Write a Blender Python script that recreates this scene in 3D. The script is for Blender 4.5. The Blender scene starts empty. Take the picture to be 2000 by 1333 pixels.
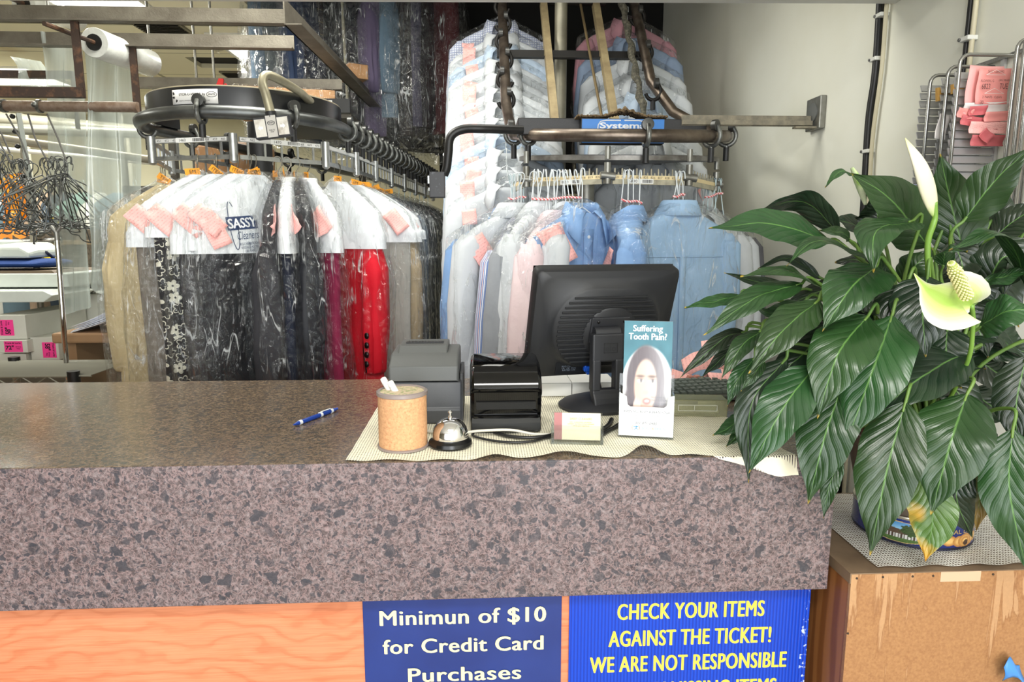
import bpy, math, random
from mathutils import Vector, Matrix, noise
from mathutils.bvhtree import BVHTree
random.seed(7)
PI = math.pi
sc = bpy.context.scene
COL = sc.collection

# ------------------------------------------------------------------ camera
CAM = Vector((0, 0, 1.46)); FPX = 1300.0
PITCH, YAW = math.radians(8.834), math.radians(2.86)
cd = bpy.data.cameras.new('camera'); cam = bpy.data.objects.new('camera', cd); COL.objects.link(cam)
cd.sensor_width = 36; cd.lens = FPX / 2000 * 36; cd.clip_start = .02
cam.location = CAM; cam.rotation_euler = (PI/2 - PITCH, 0, -YAW)
sc.camera = cam
# ------------------------------------------------------------------ world, lamps, exposure
w = bpy.data.worlds.new('world'); sc.world = w; w.use_nodes = True
w.node_tree.nodes['Background'].inputs[0].default_value = (.93, .97, 1, 1)
w.node_tree.nodes['Background'].inputs[1].default_value = .9
def area(name, loc, rot, sx, sy, power, col=(1, 1, 1)):
    l = bpy.data.lights.new(name, 'AREA'); l.shape = 'RECTANGLE'; l.size = sx; l.size_y = sy
    l.energy = power; l.color = col
    o = bpy.data.objects.new(name, l); COL.objects.link(o); o.location = loc; o.rotation_euler = rot
    return o
# daylight through the two shop-window panes behind the camera
area('shop_window_daylight', (-1.5, -2.6, 1.36), (PI/2, 0, 0), 2.5, 2.4, 57, (.95, .98, 1))
area('shop_window_daylight', (.55, -2.6, 1.36), (PI/2, 0, 0), 1.15, 2.4, 76, (.95, .98, 1))
# unseen fill lamp over the customer side, no fixture; brightens the right wall
area('customer_fill_lamp', (.1, -.6, 2.66), (0, 0, 0), 1.2, .5, 58, (1, .985, .95))
# ceiling fluorescents of the work room
for lx, ly, pw in ((-2.06, 3.65, 36), (-1.36, 4.7, 36), (-3.6, 5.6, 60), (-3.2, 2.9, 32), (-.75, 2.38, 21), (.1, 2.38, 5)):
    area('work_room_ceiling_lamp', (lx, ly, 2.675), (0, 0, 0), .55, .55, pw, (1, .985, .9))
vs = sc.view_settings
sc.display_settings.display_device = 'sRGB'
vs.view_transform = 'Standard'; vs.look = 'None'; vs.gamma = 1; vs.use_curve_mapping = False
vs.exposure = 0.08
sc.cycles.max_bounces = 10; sc.cycles.transparent_max_bounces = 40; sc.cycles.caustics_refractive = False
sc.cycles.sample_clamp_indirect = 6

# ------------------------------------------------------------------ pixel -> world helpers
_fw = Vector((math.sin(YAW)*math.cos(PITCH), math.cos(YAW)*math.cos(PITCH), -math.sin(PITCH)))
_rt = Vector((math.cos(YAW), -math.sin(YAW), 0)); _up = _rt.cross(_fw)
def ray(x, y): return _fw + _rt*((x-1000)/FPX) - _up*((y-666.5)/FPX)
def PY(x, y, Y): d = ray(x, y); return CAM + d*(Y/d.y)
def PZ(x, y, Z): d = ray(x, y); return CAM + d*((Z-CAM.z)/d.z)
def PX(x, y, X): d = ray(x, y); return CAM + d*(X/d.x)

# ------------------------------------------------------------------ materials
def lin(c):
    r = []
    for v in c:
        v /= 255.0
        r.append(v/12.92 if v <= .04045 else ((v+.055)/1.055)**2.4)
    return (r[0], r[1], r[2], 1)
class N:
    """tiny node builder"""
    def __init__(s, name):
        s.m = bpy.data.materials.new(name); s.m.use_nodes = True; s.t = s.m.node_tree
        s.b = s.t.nodes['Principled BSDF']; s.out = s.t.nodes['Material Output']
    def n(s, typ, **kw):
        nd = s.t.nodes.new(typ)
        for k, v in kw.items():
            if isinstance(k, str) and hasattr(nd, k): setattr(nd, k, v)
        return nd
    def l(s, a, b): s.t.links.new(a, b)
    def val(s, sock, v):
        if hasattr(v, 'is_linked') or hasattr(v, 'links'): s.l(v, sock)
        else: sock.default_value = v
    def coord(s, kind='Object', scale=(1, 1, 1), rot=(0, 0, 0)):
        tc = s.n('ShaderNodeTexCoord'); mp = s.n('ShaderNodeMapping')
        s.l(tc.outputs[kind], mp.inputs[0]); mp.inputs['Scale'].default_value = scale; mp.inputs['Rotation'].default_value = rot
        return mp.outputs[0]
    def noise(s, co, scale, detail=3, rough=.5, dist=0):
        t = s.n('ShaderNodeTexNoise'); s.l(co, t.inputs['Vector']); t.inputs['Scale'].default_value = scale
        t.inputs['Detail'].default_value = detail; t.inputs['Roughness'].default_value = rough; t.inputs['Distortion'].default_value = dist
        return t.outputs[0]
    def voro(s, co, scale, feat='F1', out=0, rnd=1):
        t = s.n('ShaderNodeTexVoronoi'); t.feature = feat; s.l(co, t.inputs['Vector']); t.inputs['Scale'].default_value = scale
        t.inputs['Randomness'].default_value = rnd
        return t.outputs[out]
    def wave(s, co, scale, dist=0, dscale=1, dirn='X', det=2, typ='BANDS', prof='SIN'):
        t = s.n('ShaderNodeTexWave'); t.wave_type = typ; t.wave_profile = prof
        if typ == 'BANDS': t.bands_direction = dirn
        s.l(co, t.inputs['Vector']); t.inputs['Scale'].default_value = scale; t.inputs['Distortion'].default_value = dist
        t.inputs['Detail'].default_value = det; t.inputs['Detail Scale'].default_value = dscale
        return t.outputs['Fac']
    def ramp(s, f, stops, const=False):
        r = s.n('ShaderNodeValToRGB'); s.l(f, r.inputs[0])
        e = r.color_ramp.elements
        if const: r.color_ramp.interpolation = 'CONSTANT'
        while len(e) < len(stops): e.new(.5)
        for i, (p, c) in enumerate(stops):
            e[i].position = p; e[i].color = c if len(c) == 4 else lin(c)
        return r.outputs[0]
    def mix(s, f, a, b, mode='MIX'):
        m = s.n('ShaderNodeMix'); m.data_type = 'RGBA'; m.blend_type = mode
        s.val(m.inputs[0], f); s.val(m.inputs[6], a); s.val(m.inputs[7], b)
        return m.outputs[2]
    def math(s, op, a, b=None, c=None):
        m = s.n('ShaderNodeMath'); m.operation = op; s.val(m.inputs[0], a)
        if b is not None: s.val(m.inputs[1], b)
        if c is not None: s.val(m.inputs[2], c)
        return m.outputs[0]
    def sep(s, co):
        x = s.n('ShaderNodeSeparateXYZ'); s.l(co, x.inputs[0]); return x.outputs
    def bump(s, h, strength=.3, dist=.01):
        b = s.n('ShaderNodeBump'); b.inputs['Strength'].default_value = strength; b.inputs['Distance'].default_value = dist
        s.l(h, b.inputs['Height']); s.l(b.outputs[0], s.b.inputs['Normal']); return b.outputs[0]
    def set(s, **kw):
        for k, v in kw.items(): s.val(s.b.inputs[k.replace('_', ' ')], v)
        return s
_mc = {}
def M(name, col=(200, 200, 200), rough=.5, metal=0.0, spec=.5, var=None, bump=None, trans=0, coat=0, kind='Object', sheen=0):
    """plain procedural material: var=(scale, colour2, lo, hi), bump=(scale, strength)"""
    key = name
    if key in _mc: return _mc[key]
    k = N(name); c = lin(col)
    k.set(Base_Color=c, Roughness=rough, Metallic=metal)
    k.b.inputs['Specular IOR Level'].default_value = spec
    if coat: k.b.inputs['Coat Weight'].default_value = coat; k.b.inputs['Coat Roughness'].default_value = .08
    if trans: k.b.inputs['Transmission Weight'].default_value = trans
    if sheen: k.b.inputs['Sheen Weight'].default_value = sheen
    co = k.coord(kind) if (var or bump) else None
    if var:
        f = k.noise(co, var[0], 4, .6)
        k.set(Base_Color=k.ramp(f, [(var[2] if len(var) > 2 else .35, c), (var[3] if len(var) > 3 else .65, lin(var[1]))]))
    if bump: k.bump(k.noise(co, bump[0], 4, .6), bump[1], bump[2] if len(bump) > 2 else .01)
    _mc[key] = k.m
    return k.m

# ------------------------------------------------------------------ mesh builder
class MB:
    def __init__(s): s.v = []; s.f = []; s.uv = {}; s.mi = []; s.cur = 0; s.col = None
    def face(s, idx, uv=None):
        s.f.append(tuple(idx)); s.mi.append(s.cur)
        if uv: s.uv[len(s.f)-1] = uv
        return s
    def add(s, verts, faces):
        o = len(s.v); s.v += [Vector(v) for v in verts]
        for f in faces: s.face([o+i for i in f])
        return s
    def box(s, c, d, rz=0, rx=0, ry=0, taper=1):
        x, y, z = d[0]/2, d[1]/2, d[2]/2
        R = Matrix.Rotation(rz, 3, 'Z') @ Matrix.Rotation(ry, 3, 'Y') @ Matrix.Rotation(rx, 3, 'X')
        vs = [R @ Vector(p) + Vector(c) for p in ((-x, -y, -z), (x, -y, -z), (x, y, -z), (-x, y, -z),
              (-x*taper, -y*taper, z), (x*taper, -y*taper, z), (x*taper, y*taper, z), (-x*taper, y*taper, z))]
        return s.add(vs, [(0, 3, 2, 1), (4, 5, 6, 7), (0, 1, 5, 4), (1, 2, 6, 5), (2, 3, 7, 6), (3, 0, 4, 7)])
    def b2(s, a, b):
        a = Vector(a); b = Vector(b)
        return s.box((a+b)/2, [abs(b[i]-a[i]) for i in range(3)])
    def rings(s, rings, cap0=True, cap1=True, closed=True):
        o = len(s.v); n = len(rings[0])
        for r in rings: s.v += [Vector(p) for p in r]
        m = n if closed else n-1
        for i in range(len(rings)-1):
            for j in range(m):
                a = o+i*n+j; b = o+i*n+(j+1) % n
                u0, u1, v0, v1 = j/m, (j+1)/m, i/(len(rings)-1), (i+1)/(len(rings)-1)
                s.face((a, b, b+n, a+n), [(u0, v0), (u1, v0), (u1, v1), (u0, v1)])
        if closed and cap0: s.face([o+j for j in range(n)][::-1])
        if closed and cap1: s.face([o+(len(rings)-1)*n+j for j in range(n)])
        return s
    def tube(s, path, r, n=8, cap=True, flat=1):
        P = [Vector(p) for p in path]; rr = r if isinstance(r, (list, tuple)) else [r]*len(P)
        T = []
        for i in range(len(P)):
            t = (P[min(i+1, len(P)-1)] - P[max(i-1, 0)])
            T.append(t.normalized() if t.length > 1e-9 else Vector((0, 0, 1)))
        ref = Vector((0, 0, 1)) if abs(T[0].z) < .9 else Vector((1, 0, 0))
        nx = T[0].cross(ref).normalized(); R = []
        for i, p in enumerate(P):
            nx = (nx - T[i]*nx.dot(T[i]))
            nx = nx.normalized() if nx.length > 1e-6 else T[i].orthogonal().normalized()
            ny = T[i].cross(nx)
            R.append([p + nx*(math.cos(2*PI*j/n)*rr[i]) + ny*(math.sin(2*PI*j/n)*rr[i]*flat) for j in range(n)])
        return s.rings(R, cap, cap)
    def lathe(s, prof, c=(0, 0, 0), n=32, ang=2*PI):
        c = Vector(c); R = []
        for r, z in prof: R.append([c + Vector((math.cos(ang*j/n)*r, math.sin(ang*j/n)*r, z)) for j in range(n)])
        return s.rings(R, prof[0][0] > 1e-6, prof[-1][0] > 1e-6)
    def prism(s, poly, y0, y1, ax='Y'):
        """poly = 2D outline; ax = extrusion axis"""
        def mp(p, d):
            return {'Y': (p[0], d, p[1]), 'X': (d, p[0], p[1]), 'Z': (p[0], p[1], d)}[ax]
        n = len(poly)
        vs = [mp(p, y0) for p in poly] + [mp(p, y1) for p in poly]
        return s.add(vs, [tuple(range(n))[::-1], tuple(range(n, 2*n))] + [(i, (i+1) % n, n+(i+1) % n, n+i) for i in range(n)])
    def grid(s, fn, nu, nv):
        o = len(s.v)
        for i in range(nu+1):
            for j in range(nv+1): s.v.append(Vector(fn(i/nu, j/nv)))
        for i in range(nu):
            for j in range(nv):
                a = o+i*(nv+1)+j
                s.face((a, a+nv+1, a+nv+2, a+1), [(i/nu, j/nv), ((i+1)/nu, j/nv), ((i+1)/nu, (j+1)/nv), (i/nu, (j+1)/nv)])
        return s
    def sphere(s, c, r, n=12, m=8, sc=(1, 1, 1)):
        c = Vector(c)
        R = [[c + Vector((math.cos(2*PI*j/n)*math.sin(PI*i/m)*r*sc[0], math.sin(2*PI*j/n)*math.sin(PI*i/m)*r*sc[1], -math.cos(PI*i/m)*r*sc[2])) for j in range(n)] for i in range(1, m)]
        return s.rings(R)
    def xf(s, mat, start=0):
        for i in range(start, len(s.v)): s.v[i] = mat @ s.v[i]
        return s
    def mesh(s, name):
        me = bpy.data.meshes.new(name)
        me.from_pydata([tuple(v) for v in s.v], [], s.f)
        if s.uv:
            ul = me.uv_layers.new(name='UVMap')
            for pi, uvs in s.uv.items():
                p = me.polygons[pi]
                for k, li in enumerate(p.loop_indices): ul.data[li].uv = uvs[k]
        if s.col:
            ca = me.color_attributes.new('print', 'FLOAT_COLOR', 'POINT')
            for i, c in enumerate(s.col): ca.data[i].color = (c[0], c[1], c[2], 1)
        return me
    def build(s, name, mat, parent=None, smooth=None, bevel=0, world=False, sub=0, thick=0):
        if world and parent is not None:
            inv = Matrix.Rotation(-wrot(parent), 4, 'Z') @ Matrix.Translation(-wloc(parent))
            s.xf(inv)
        me = s.mesh(name)
        for mm in (mat if isinstance(mat, (list, tuple)) else [mat]): me.materials.append(mm)
        if len(me.materials) > 1:
            for i, p in enumerate(me.polygons): p.material_index = s.mi[i]
        me.validate()
        if smooth is not None:
            me.shade_smooth()
            if smooth < 180: me.set_sharp_from_angle(angle=math.radians(smooth))
        o = bpy.data.objects.new(name, me); COL.objects.link(o)
        if parent is not None: o.parent = parent
        if thick:
            md = o.modifiers.new('solid', 'SOLIDIFY'); md.thickness = thick; md.offset = 0
        if bevel:
            md = o.modifiers.new('bevel', 'BEVEL'); md.width = bevel; md.segments = 2; md.limit_method = 'ANGLE'; md.angle_limit = math.radians(35)
        if sub:
            md = o.modifiers.new('sub', 'SUBSURF'); md.levels = sub; md.render_levels = sub
        return o
def wloc(o):
    p = Vector(o.location)
    while o.parent is not None:
        o = o.parent; p = Matrix.Rotation(o.rotation_euler.z, 3, 'Z') @ p + Vector(o.location)
    return p
def wrot(o):
    a = o.rotation_euler.z
    while o.parent is not None: o = o.parent; a += o.rotation_euler.z
    return a
def tag(o, label, cat, group=None, kind=None):
    o['label'] = label; o['category'] = cat
    if group: o['group'] = group
    if kind: o['kind'] = kind
    return o
def thing(name, label, cat, loc=(0, 0, 0), rz=0, group=None):
    o = bpy.data.objects.new(name, None); COL.objects.link(o); o.empty_display_size = .05
    o.location = loc; o.rotation_euler = (0, 0, rz)
    return tag(o, label, cat, group)
def struct(name, mb, mat, **kw):
    o = mb.build(name, mat, **kw); o['kind'] = 'structure'; return o
def dup(root, loc, rz=None, label=None, group=None):
    r = root.copy(); COL.objects.link(r); r.location = loc
    if rz is not None: r.rotation_euler = (0, 0, rz)
    if label: r['label'] = label
    if group: r['group'] = group
    for ch in [o for o in COL.objects if o.parent == root]:
        c = ch.copy(); COL.objects.link(c); c.parent = r
        for g in [o for o in COL.objects if o.parent == ch]:
            d = g.copy(); COL.objects.link(d); d.parent = c
    return r
# flat lettering as a mesh fitted to w x h in its own XY plane, centred
def text_mb(s, w=None, h=None, bold=.0, res=3, shear=0, spacing=1, lspace=1, align='CENTER', fat=0):
    cu = bpy.data.curves.new('t', 'FONT'); cu.body = s; cu.align_x = align; cu.resolution_u = res
    cu.offset = bold; cu.shear = shear; cu.space_character = spacing; cu.space_line = lspace; cu.fill_mode = 'FRONT'
    ob = bpy.data.objects.new('t', cu); COL.objects.link(ob)
    dg = bpy.context.evaluated_depsgraph_get(); dg.update()
    me = bpy.data.meshes.new_from_object(ob.evaluated_get(dg))
    vs = [v.co.copy() for v in me.vertices]; fs = [tuple(p.vertices) for p in me.polygons]
    bpy.data.objects.remove(ob); bpy.data.curves.remove(cu); bpy.data.meshes.remove(me)
    x0 = min(v.x for v in vs); x1 = max(v.x for v in vs); y0 = min(v.y for v in vs); y1 = max(v.y for v in vs)
    sx = (w/(x1-x0)) if w else None; sy = (h/(y1-y0)) if h else None
    sx = sx or sy; sy = sy or sx
    m = MB()
    for dx, dy in (((0, 0),) if not fat else ((-fat, 0), (fat, 0), (0, fat*.6), (0, -fat*.6))):
        m.add([((v.x-(x0+x1)/2)*sx+dx, (v.y-(y0+y1)/2)*sy+dy, (dx*1.1+dy*2.3)*.3) for v in vs], fs)
    return m
def plane_xf(o, ux, uy):
    """matrix taking local (x,y,z) to o + x*ux + y*uy + z*(ux x uy)"""
    ux = Vector(ux).normalized(); uy = Vector(uy); uy = (uy - ux*uy.dot(ux)).normalized(); n = ux.cross(uy)
    return Matrix(((ux.x, uy.x, n.x, o[0]), (ux.y, uy.y, n.y, o[1]), (ux.z, uy.z, n.z, o[2]), (0, 0, 0, 1)))
FRONT = lambda o: plane_xf(o, (1, 0, 0), (0, 0, 1))
def bez(pts, n=12):
    """Catmull-Rom through pts"""
    P = [Vector(p) for p in pts]; P = [P[0]*2-P[1]] + P + [P[-1]*2-P[-2]]; R = []
    for i in range(1, len(P)-2):
        for k in range(n):
            t = k/n; a, b, c, d = P[i-1:i+3]
            R.append(.5*((2*b) + (c-a)*t + (2*a-5*b+4*c-d)*t*t + (-a+3*b-3*c+d)*t**3))
    R.append(P[-2]); return R
def fbm(p, s=1, o=0): return noise.noise(Vector(p)*s + Vector((o, o*1.7, o*.3)))
# ================================================================== ROOM SHELL
WX, CTOP, YF, YB, XE = 1.2, 1.07, 1.133, 1.835, .645
# wall paint
k = N('cream_wall_paint'); co = k.coord()
k.set(Base_Color=k.mix(k.ramp(k.noise(co, 1.3, 4, .6), [(.4, (0, 0, 0)), (.62, (255, 255, 255))]), lin((238, 238, 226)), lin((231, 230, 214))), Roughness=.55)
sp = k.ramp(k.voro(co, 9, rnd=1), [(.02, (140, 125, 105)), (.035, (255, 255, 255))])
msk = k.ramp(k.noise(co, 1.7, 2), [(.56, (0, 0, 0)), (.6, (255, 255, 255))])
base = k.b.inputs['Base Color'].links[0].from_socket
k.set(Base_Color=k.mix(k.math('MULTIPLY', msk, .55), base, k.mix(1.0, base, sp, 'MULTIPLY')))
k.bump(k.noise(co, 60, 3), .05, .002); WALL = k.m
struct('wall_right', MB().b2((WX, -2.7, 0), (WX+.12, 7.2, 4.2)), WALL)
BACKW = M('back_wall_paint', (203, 199, 172), .7, var=(1.2, (190, 185, 158)))
struct('wall_back', MB().b2((-8.2, 7.2, 0), (WX+.12, 7.3, 4.2)), BACKW)
struct('wall_left', MB().b2((-8.3, -2.7, 0), (-8.2, 7.3, 4.2)), BACKW)
# street side: wall below and above the two shop windows (behind the camera)
fw = MB().b2((-8.2, -2.8, 0), (WX, -2.7, .12)).b2((-8.2, -2.8, 2.62), (WX, -2.7, 4.2)).b2((-8.2, -2.8, .12), (-2.8, -2.7, 2.62)).b2((-.2, -2.8, .12), (-.08, -2.7, 2.62))
struct('wall_front', fw, M('front_wall_paint', (215, 212, 200), .6))
k = N('vinyl_floor_tile'); co = k.coord(scale=(3.28, 3.28, 3.28))
br = k.n('ShaderNodeTexBrick'); br.offset = 0; k.l(co, br.inputs[0])
br.inputs['Color1'].default_value = lin((150, 142, 128)); br.inputs['Color2'].default_value = lin((140, 132, 118)); br.inputs['Mortar'].default_value = lin((95, 90, 82))
br.inputs['Scale'].default_value = 1; br.inputs['Mortar Size'].default_value = .008; br.inputs['Brick Width'].default_value = 1; br.inputs['Row Height'].default_value = 1
k.set(Base_Color=br.outputs[0], Roughness=.4)
struct('floor', MB().b2((-8.3, -2.8, -.1), (WX+.1, 7.3, 0)), k.m)
# suspended ceiling of the work room: 1.2 x .6 m tiles with grid, one tile missing
k = N('ceiling_tile'); co = k.coord(scale=(1/1.22, 1/.61, 1))
br = k.n('ShaderNodeTexBrick'); br.offset = 0; k.l(co, br.inputs[0])
br.inputs['Color1'].default_value = lin((238, 232, 206)); br.inputs['Color2'].default_value = lin((230, 224, 198)); br.inputs['Mortar'].default_value = lin((160, 155, 132))
br.inputs['Scale'].default_value = 1; br.inputs['Mortar Size'].default_value = .012; br.inputs['Brick Width'].default_value = 1; br.inputs['Row Height'].default_value = 1
st = k.ramp(k.noise(k.coord(), .9, 3, .5), [(.3, (196, 170, 112)), (.36, (255, 255, 255))])
k.set(Base_Color=k.mix(.8, br.outputs[0], st, 'MULTIPLY'), Roughness=.8); CEILT = k.m
ZC = 2.7; CX = -1.22
cm = MB()
CX2 = -1.0
cm.b2((-8.2, 2.02, ZC), (CX, 4.4, ZC+.03)).b2((-8.2, 4.4, ZC), (CX2, 4.98, ZC+.03)).b2((-8.2, 4.98, ZC), (-2.03, 5.27, ZC+.03)).b2((-1.5, 4.98, ZC), (CX2, 5.27, ZC+.03)).b2((-8.2, 5.27, ZC), (CX2, 7.2, ZC+.03)).b2((CX, 2.02, ZC), (WX, 2.75, ZC+.03))
struct('ceiling', cm, CEILT)
struct('ceiling', MB().b2((-8.2, -2.7, ZC), (WX, 1.5, ZC+.03)), M('customer_ceiling', (225, 222, 210), .8))
BLK = M('roof_deck_black', (22, 21, 19), .9)
struct('ceiling', MB().b2((-8.2, 1.5, 4.1), (WX, 7.2, 4.2)), BLK)
# rounded header over the counter opening
hp = [(1.42, 2.26), (1.42, 2.22), (1.45, 2.165), (1.52, 2.142), (1.98, 2.138), (2.005, 2.146), (2.015, 2.17), (2.015, 3.2), (1.42, 3.2)]
hm_ = MB().prism(hp, -8.2, WX, 'X')
for v in hm_.v: v.z += (v.x-.1)*.0131-.028
struct('trim_1', hm_, M('header_paint', (216, 215, 210), .5), smooth=40)
struct('baseboard_right', MB().b2((WX-.015, 1.62, 0), (WX, 7.2, .1)), M('baseboard_paint', (120, 112, 100), .5))
# fluorescent troffers in the work room ceiling
EM = N('fluorescent_diffuser'); EM.set(Base_Color=(1, 1, 1, 1)); EM.b.inputs['Emission Color'].default_value = (1, .99, .93, 1); EM.b.inputs['Emission Strength'].default_value = 2.2
TROF = M('troffer_white_metal', (225, 225, 220), .4)
for (lx, ly), nm in (((-2.06, 3.65), 'glowing ceiling light panel nearest the counter, cut off by the header'),
                     ((-1.36, 4.7), 'glowing ceiling light panel beside the missing black ceiling tile'),
                     ((-3.6, 5.6), 'glowing ceiling light panel at far left above the pipes'), ((-3.2, 2.9), 'ceiling light panel above the steel frame near the left edge'), ((-.75, 2.38), 'ceiling light panel behind the header above the left conveyor'), ((.1, 2.38), 'ceiling light panel behind the header above the right conveyor')):
    t = thing('ceiling_light', nm, 'light', (lx, ly, ZC), 0, 'ceiling lights of the work room')
    MB().b2((-.305, -.305, -.012), (.305, -.285, 0)).b2((-.305, .285, -.012), (.305, .305, 0)).b2((-.305, -.285, -.012), (-.285, .285, 0)).b2((.285, -.285, -.012), (.305, .285, 0)).build('frame', TROF, t)
    MB().b2((-.285, -.285, -.006), (.285, .285, -.002)).build('diffuser', EM.m, t)
# black plenum above the missing tile, air vents, sprinkler
t = MB().b2((-2.03, 4.98, ZC+.03), (-1.5, 5.27, ZC+.3)).build('ceiling_recess', BLK); t['kind'] = 'structure'
VENT = M('vent_grey', (120, 116, 100), .5, .3)
for vx, vy, nm in ((-1.87, 4.28, 'slatted air vent in the ceiling between the light panels'), (-1.8, 5.5, 'slatted air vent in the ceiling behind the missing tile')):
    t = thing('air_vent', nm, 'vent', (vx, vy, ZC), 0, 'air vents')
    MB().b2((-.14, -.14, -.012), (.14, .14, 0)).build('frame', VENT, t)
    m = MB()
    for i in range(9): m.box((0, -.112+i*.028, -.014), (.25, .018, .003), rx=.6)
    m.build('slats', M('vent_dark', (50, 48, 42), .6), t)
t = thing('sprinkler_head', 'small round sprinkler plate in the ceiling tiles', 'sprinkler', (-1.72, 4.75, ZC))
MB().lathe([(0, -.03), (.012, -.03), (.012, -.008), (.04, -.006), (.045, 0), (0, 0)]).build('escutcheon', M('sprinkler_cream', (190, 184, 160), .4), t, smooth=40)

# ================================================================== THINGS ON THE RIGHT WALL
BLKRUB = M('black_rubber', (18, 18, 18), .45); IVORY = M('ivory_cable', (196, 188, 160), .5); CLIPW = M('clip_white', (222, 222, 214), .5)
def wall_cable(name, label, pts, r, mat):
    tag(MB().tube(bez(pts, 6), r, 8).build(name, mat, smooth=60), label, 'cable')
x = WX-.012
wall_cable('wall_cable', 'thick black cable running down the white wall below the header end', [(x, 2.035, 2.15), (x, 2.03, 1.95), (x, 2.045, 1.8), (x, 2.035, 1.5), (x, 2.05, 1.1), (x, 2.05, .55)], .011, BLKRUB)
wall_cable('wall_cable', 'ivory cable clipped beside the thick black cable on the wall', [(x, 1.985, 2.19), (x, 2.0, 2.13), (x, 2.0, 1.95), (x, 2.018, 1.75), (x, 2.01, 1.5), (x, 2.02, 1.1), (x, 2.02, .55)], .006, IVORY)
wall_cable('wall_cable', 'black cable running down the wall behind the wire ticket rack', [(x, 1.647, 2.69), (x, 1.65, 2.1), (x, 1.655, 1.7)], .006, BLKRUB)
wall_cable('wall_cable', 'ivory cable running down the wall behind the wire ticket rack', [(x, 1.63, 2.69), (x, 1.632, 2.1), (x, 1.638, 1.7)], .006, IVORY)
for (y, z), nm in (((2.02, 2.105), 'topmost white cable clip, under the header end'), ((2.03, 1.985), 'second white cable clip from the top on the black cable'),
                   ((2.035, 1.72), 'third white cable clip from the top on the black cable'), ((1.645, 1.935), 'white cable clip on the cables above the ticket rack')):
    t = thing('cable_clip', nm, 'clip', (WX, y, z), 0, 'cable clips on the wall')
    MB().box((-.014, 0, 0), (.026, .034, .011)).build('strap', CLIPW, t, bevel=.002)
    MB().lathe([(0, 0), (.004, 0), (.004, .003), (0, .004)], n=10).xf(Matrix.Translation((-.027, .011, 0)) @ Matrix.Rotation(-PI/2, 4, 'Y')).build('nail', M('nail_steel', (120, 120, 118), .3, .8), t)
# wall bracket with the stay bar of the right conveyor
GALV = M('galvanised_steel', (150, 150, 144), .42, .75, var=(14, (118, 116, 108)))
t = thing('wall_stay_bracket', 'square grey wall plate holding a dusty horizontal stay bar', 'bracket', (WX, 2.38, 1.89))
MB().b2((-.022, -.05, -.055), (0, .05, .055)).build('plate', GALV, t, bevel=.003)
MB().lathe([(0, 0), (.033, 0), (.033, .004), (.012, .007), (0, .007)], n=24).xf(Matrix.Translation((-.022, 0, .004)) @ Matrix.Rotation(-PI/2, 4, 'Y')).build('washer', M('dull_grey_washer', (120, 122, 120), .5, .5), t, smooth=40)
MB().box((-.05, -.02, -.05), (.09, .03, .006)).b2((-.49, -.02, -.042), (-.03, 0, -.026)).b2((-.49, -.006, -.044), (-.03, 0, -.008)).build('stay_bar', M('dusty_bar', (120, 114, 100), .7, .2, var=(30, (150, 142, 122)), bump=(60, .4)), t)
# notice on the wall behind the plant
t = thing('paper_notice', 'small pale blue printed notice on the wall behind the plant', 'notice', (WX-.002, 1.8, 1.57))
MB().b2((-.002, -.11, -.09), (0, .11, .035)).build('paper', M('pale_blue_paper', (205, 214, 238), .6, var=(18, (190, 200, 230))), t)
text_mb('OUR', .05, .02, .02).xf(plane_xf((-.0035, -.03, .012), (0, -1, 0), (0, 0, 1))).build('lettering', M('notice_ink_blue', (60, 80, 160), .6), t)
text_mb('TAG', .05, .02, .02).xf(plane_xf((-.0035, .045, .012), (0, -1, 0), (0, 0, 1))).build('lettering', M('notice_ink_blue', (60, 80, 160), .6), t)
# ================================================================== COUNTER
def granite(name, pal, rough, s=1.0):
    k = N(name); co = k.coord(scale=(s, s, s))
    wob = k.n('ShaderNodeTexNoise'); wob.inputs['Scale'].default_value = 42; wob.inputs['Detail'].default_value = 4; k.l(co, wob.inputs['Vector'])
    wc_ = k.mix(.045, co, wob.outputs[1], 'ADD')
    base = k.ramp(k.noise(co, 120, 6, .75), [(.33, pal[0]), (.47, pal[1]), (.56, pal[2]), (.68, pal[3])])
    def flakes(sc_, keep, r0, r1):
        v = k.n('ShaderNodeTexVoronoi'); k.l(wc_, v.inputs['Vector']); v.inputs['Scale'].default_value = sc_
        rx_, ry_, rz_ = k.sep(v.outputs['Color'])
        rad = k.math('MULTIPLY_ADD', ry_, r1-r0, r0)
        f = k.ramp(k.math('DIVIDE', v.outputs['Distance'], rad), [(.82, (255, 255, 255)), (1.0, (0, 0, 0))])
        return k.math('MULTIPLY', f, k.math('LESS_THAN', rx_, keep)), rz_
    web = k.ramp(k.voro(wc_, 95, 'DISTANCE_TO_EDGE'), [(.02, (255, 255, 255)), (.09, (0, 0, 0))])
    c = k.mix(k.math('MULTIPLY', web, .6), base, lin(pal[6]))
    for sc_, keep, r0, r1 in ((150, .5, .25, .5), (80, .5, .25, .55), (34, .42, .2, .44)):
        f, r = flakes(sc_, keep, r0, r1)
        dk = k.mix(k.math('MULTIPLY', k.noise(co, 150, 4, .7), 1.0), lin(pal[4]), lin(pal[5]))
        c = k.mix(k.math('MULTIPLY', f, k.math('MULTIPLY_ADD', r, .35, .55)), c, dk)
    k.set(Base_Color=c, Roughness=rough)
    return k.m
GR = granite('granite_laminate_front', ((62, 51, 53), (94, 82, 83), (114, 102, 103), (142, 130, 132), (36, 37, 42), (70, 71, 80), (150, 126, 126)), .22)
t = thing('service_counter', 'long shop counter with speckled granite laminate top and deep front edge', 'counter', (0, YF, 0))
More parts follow.
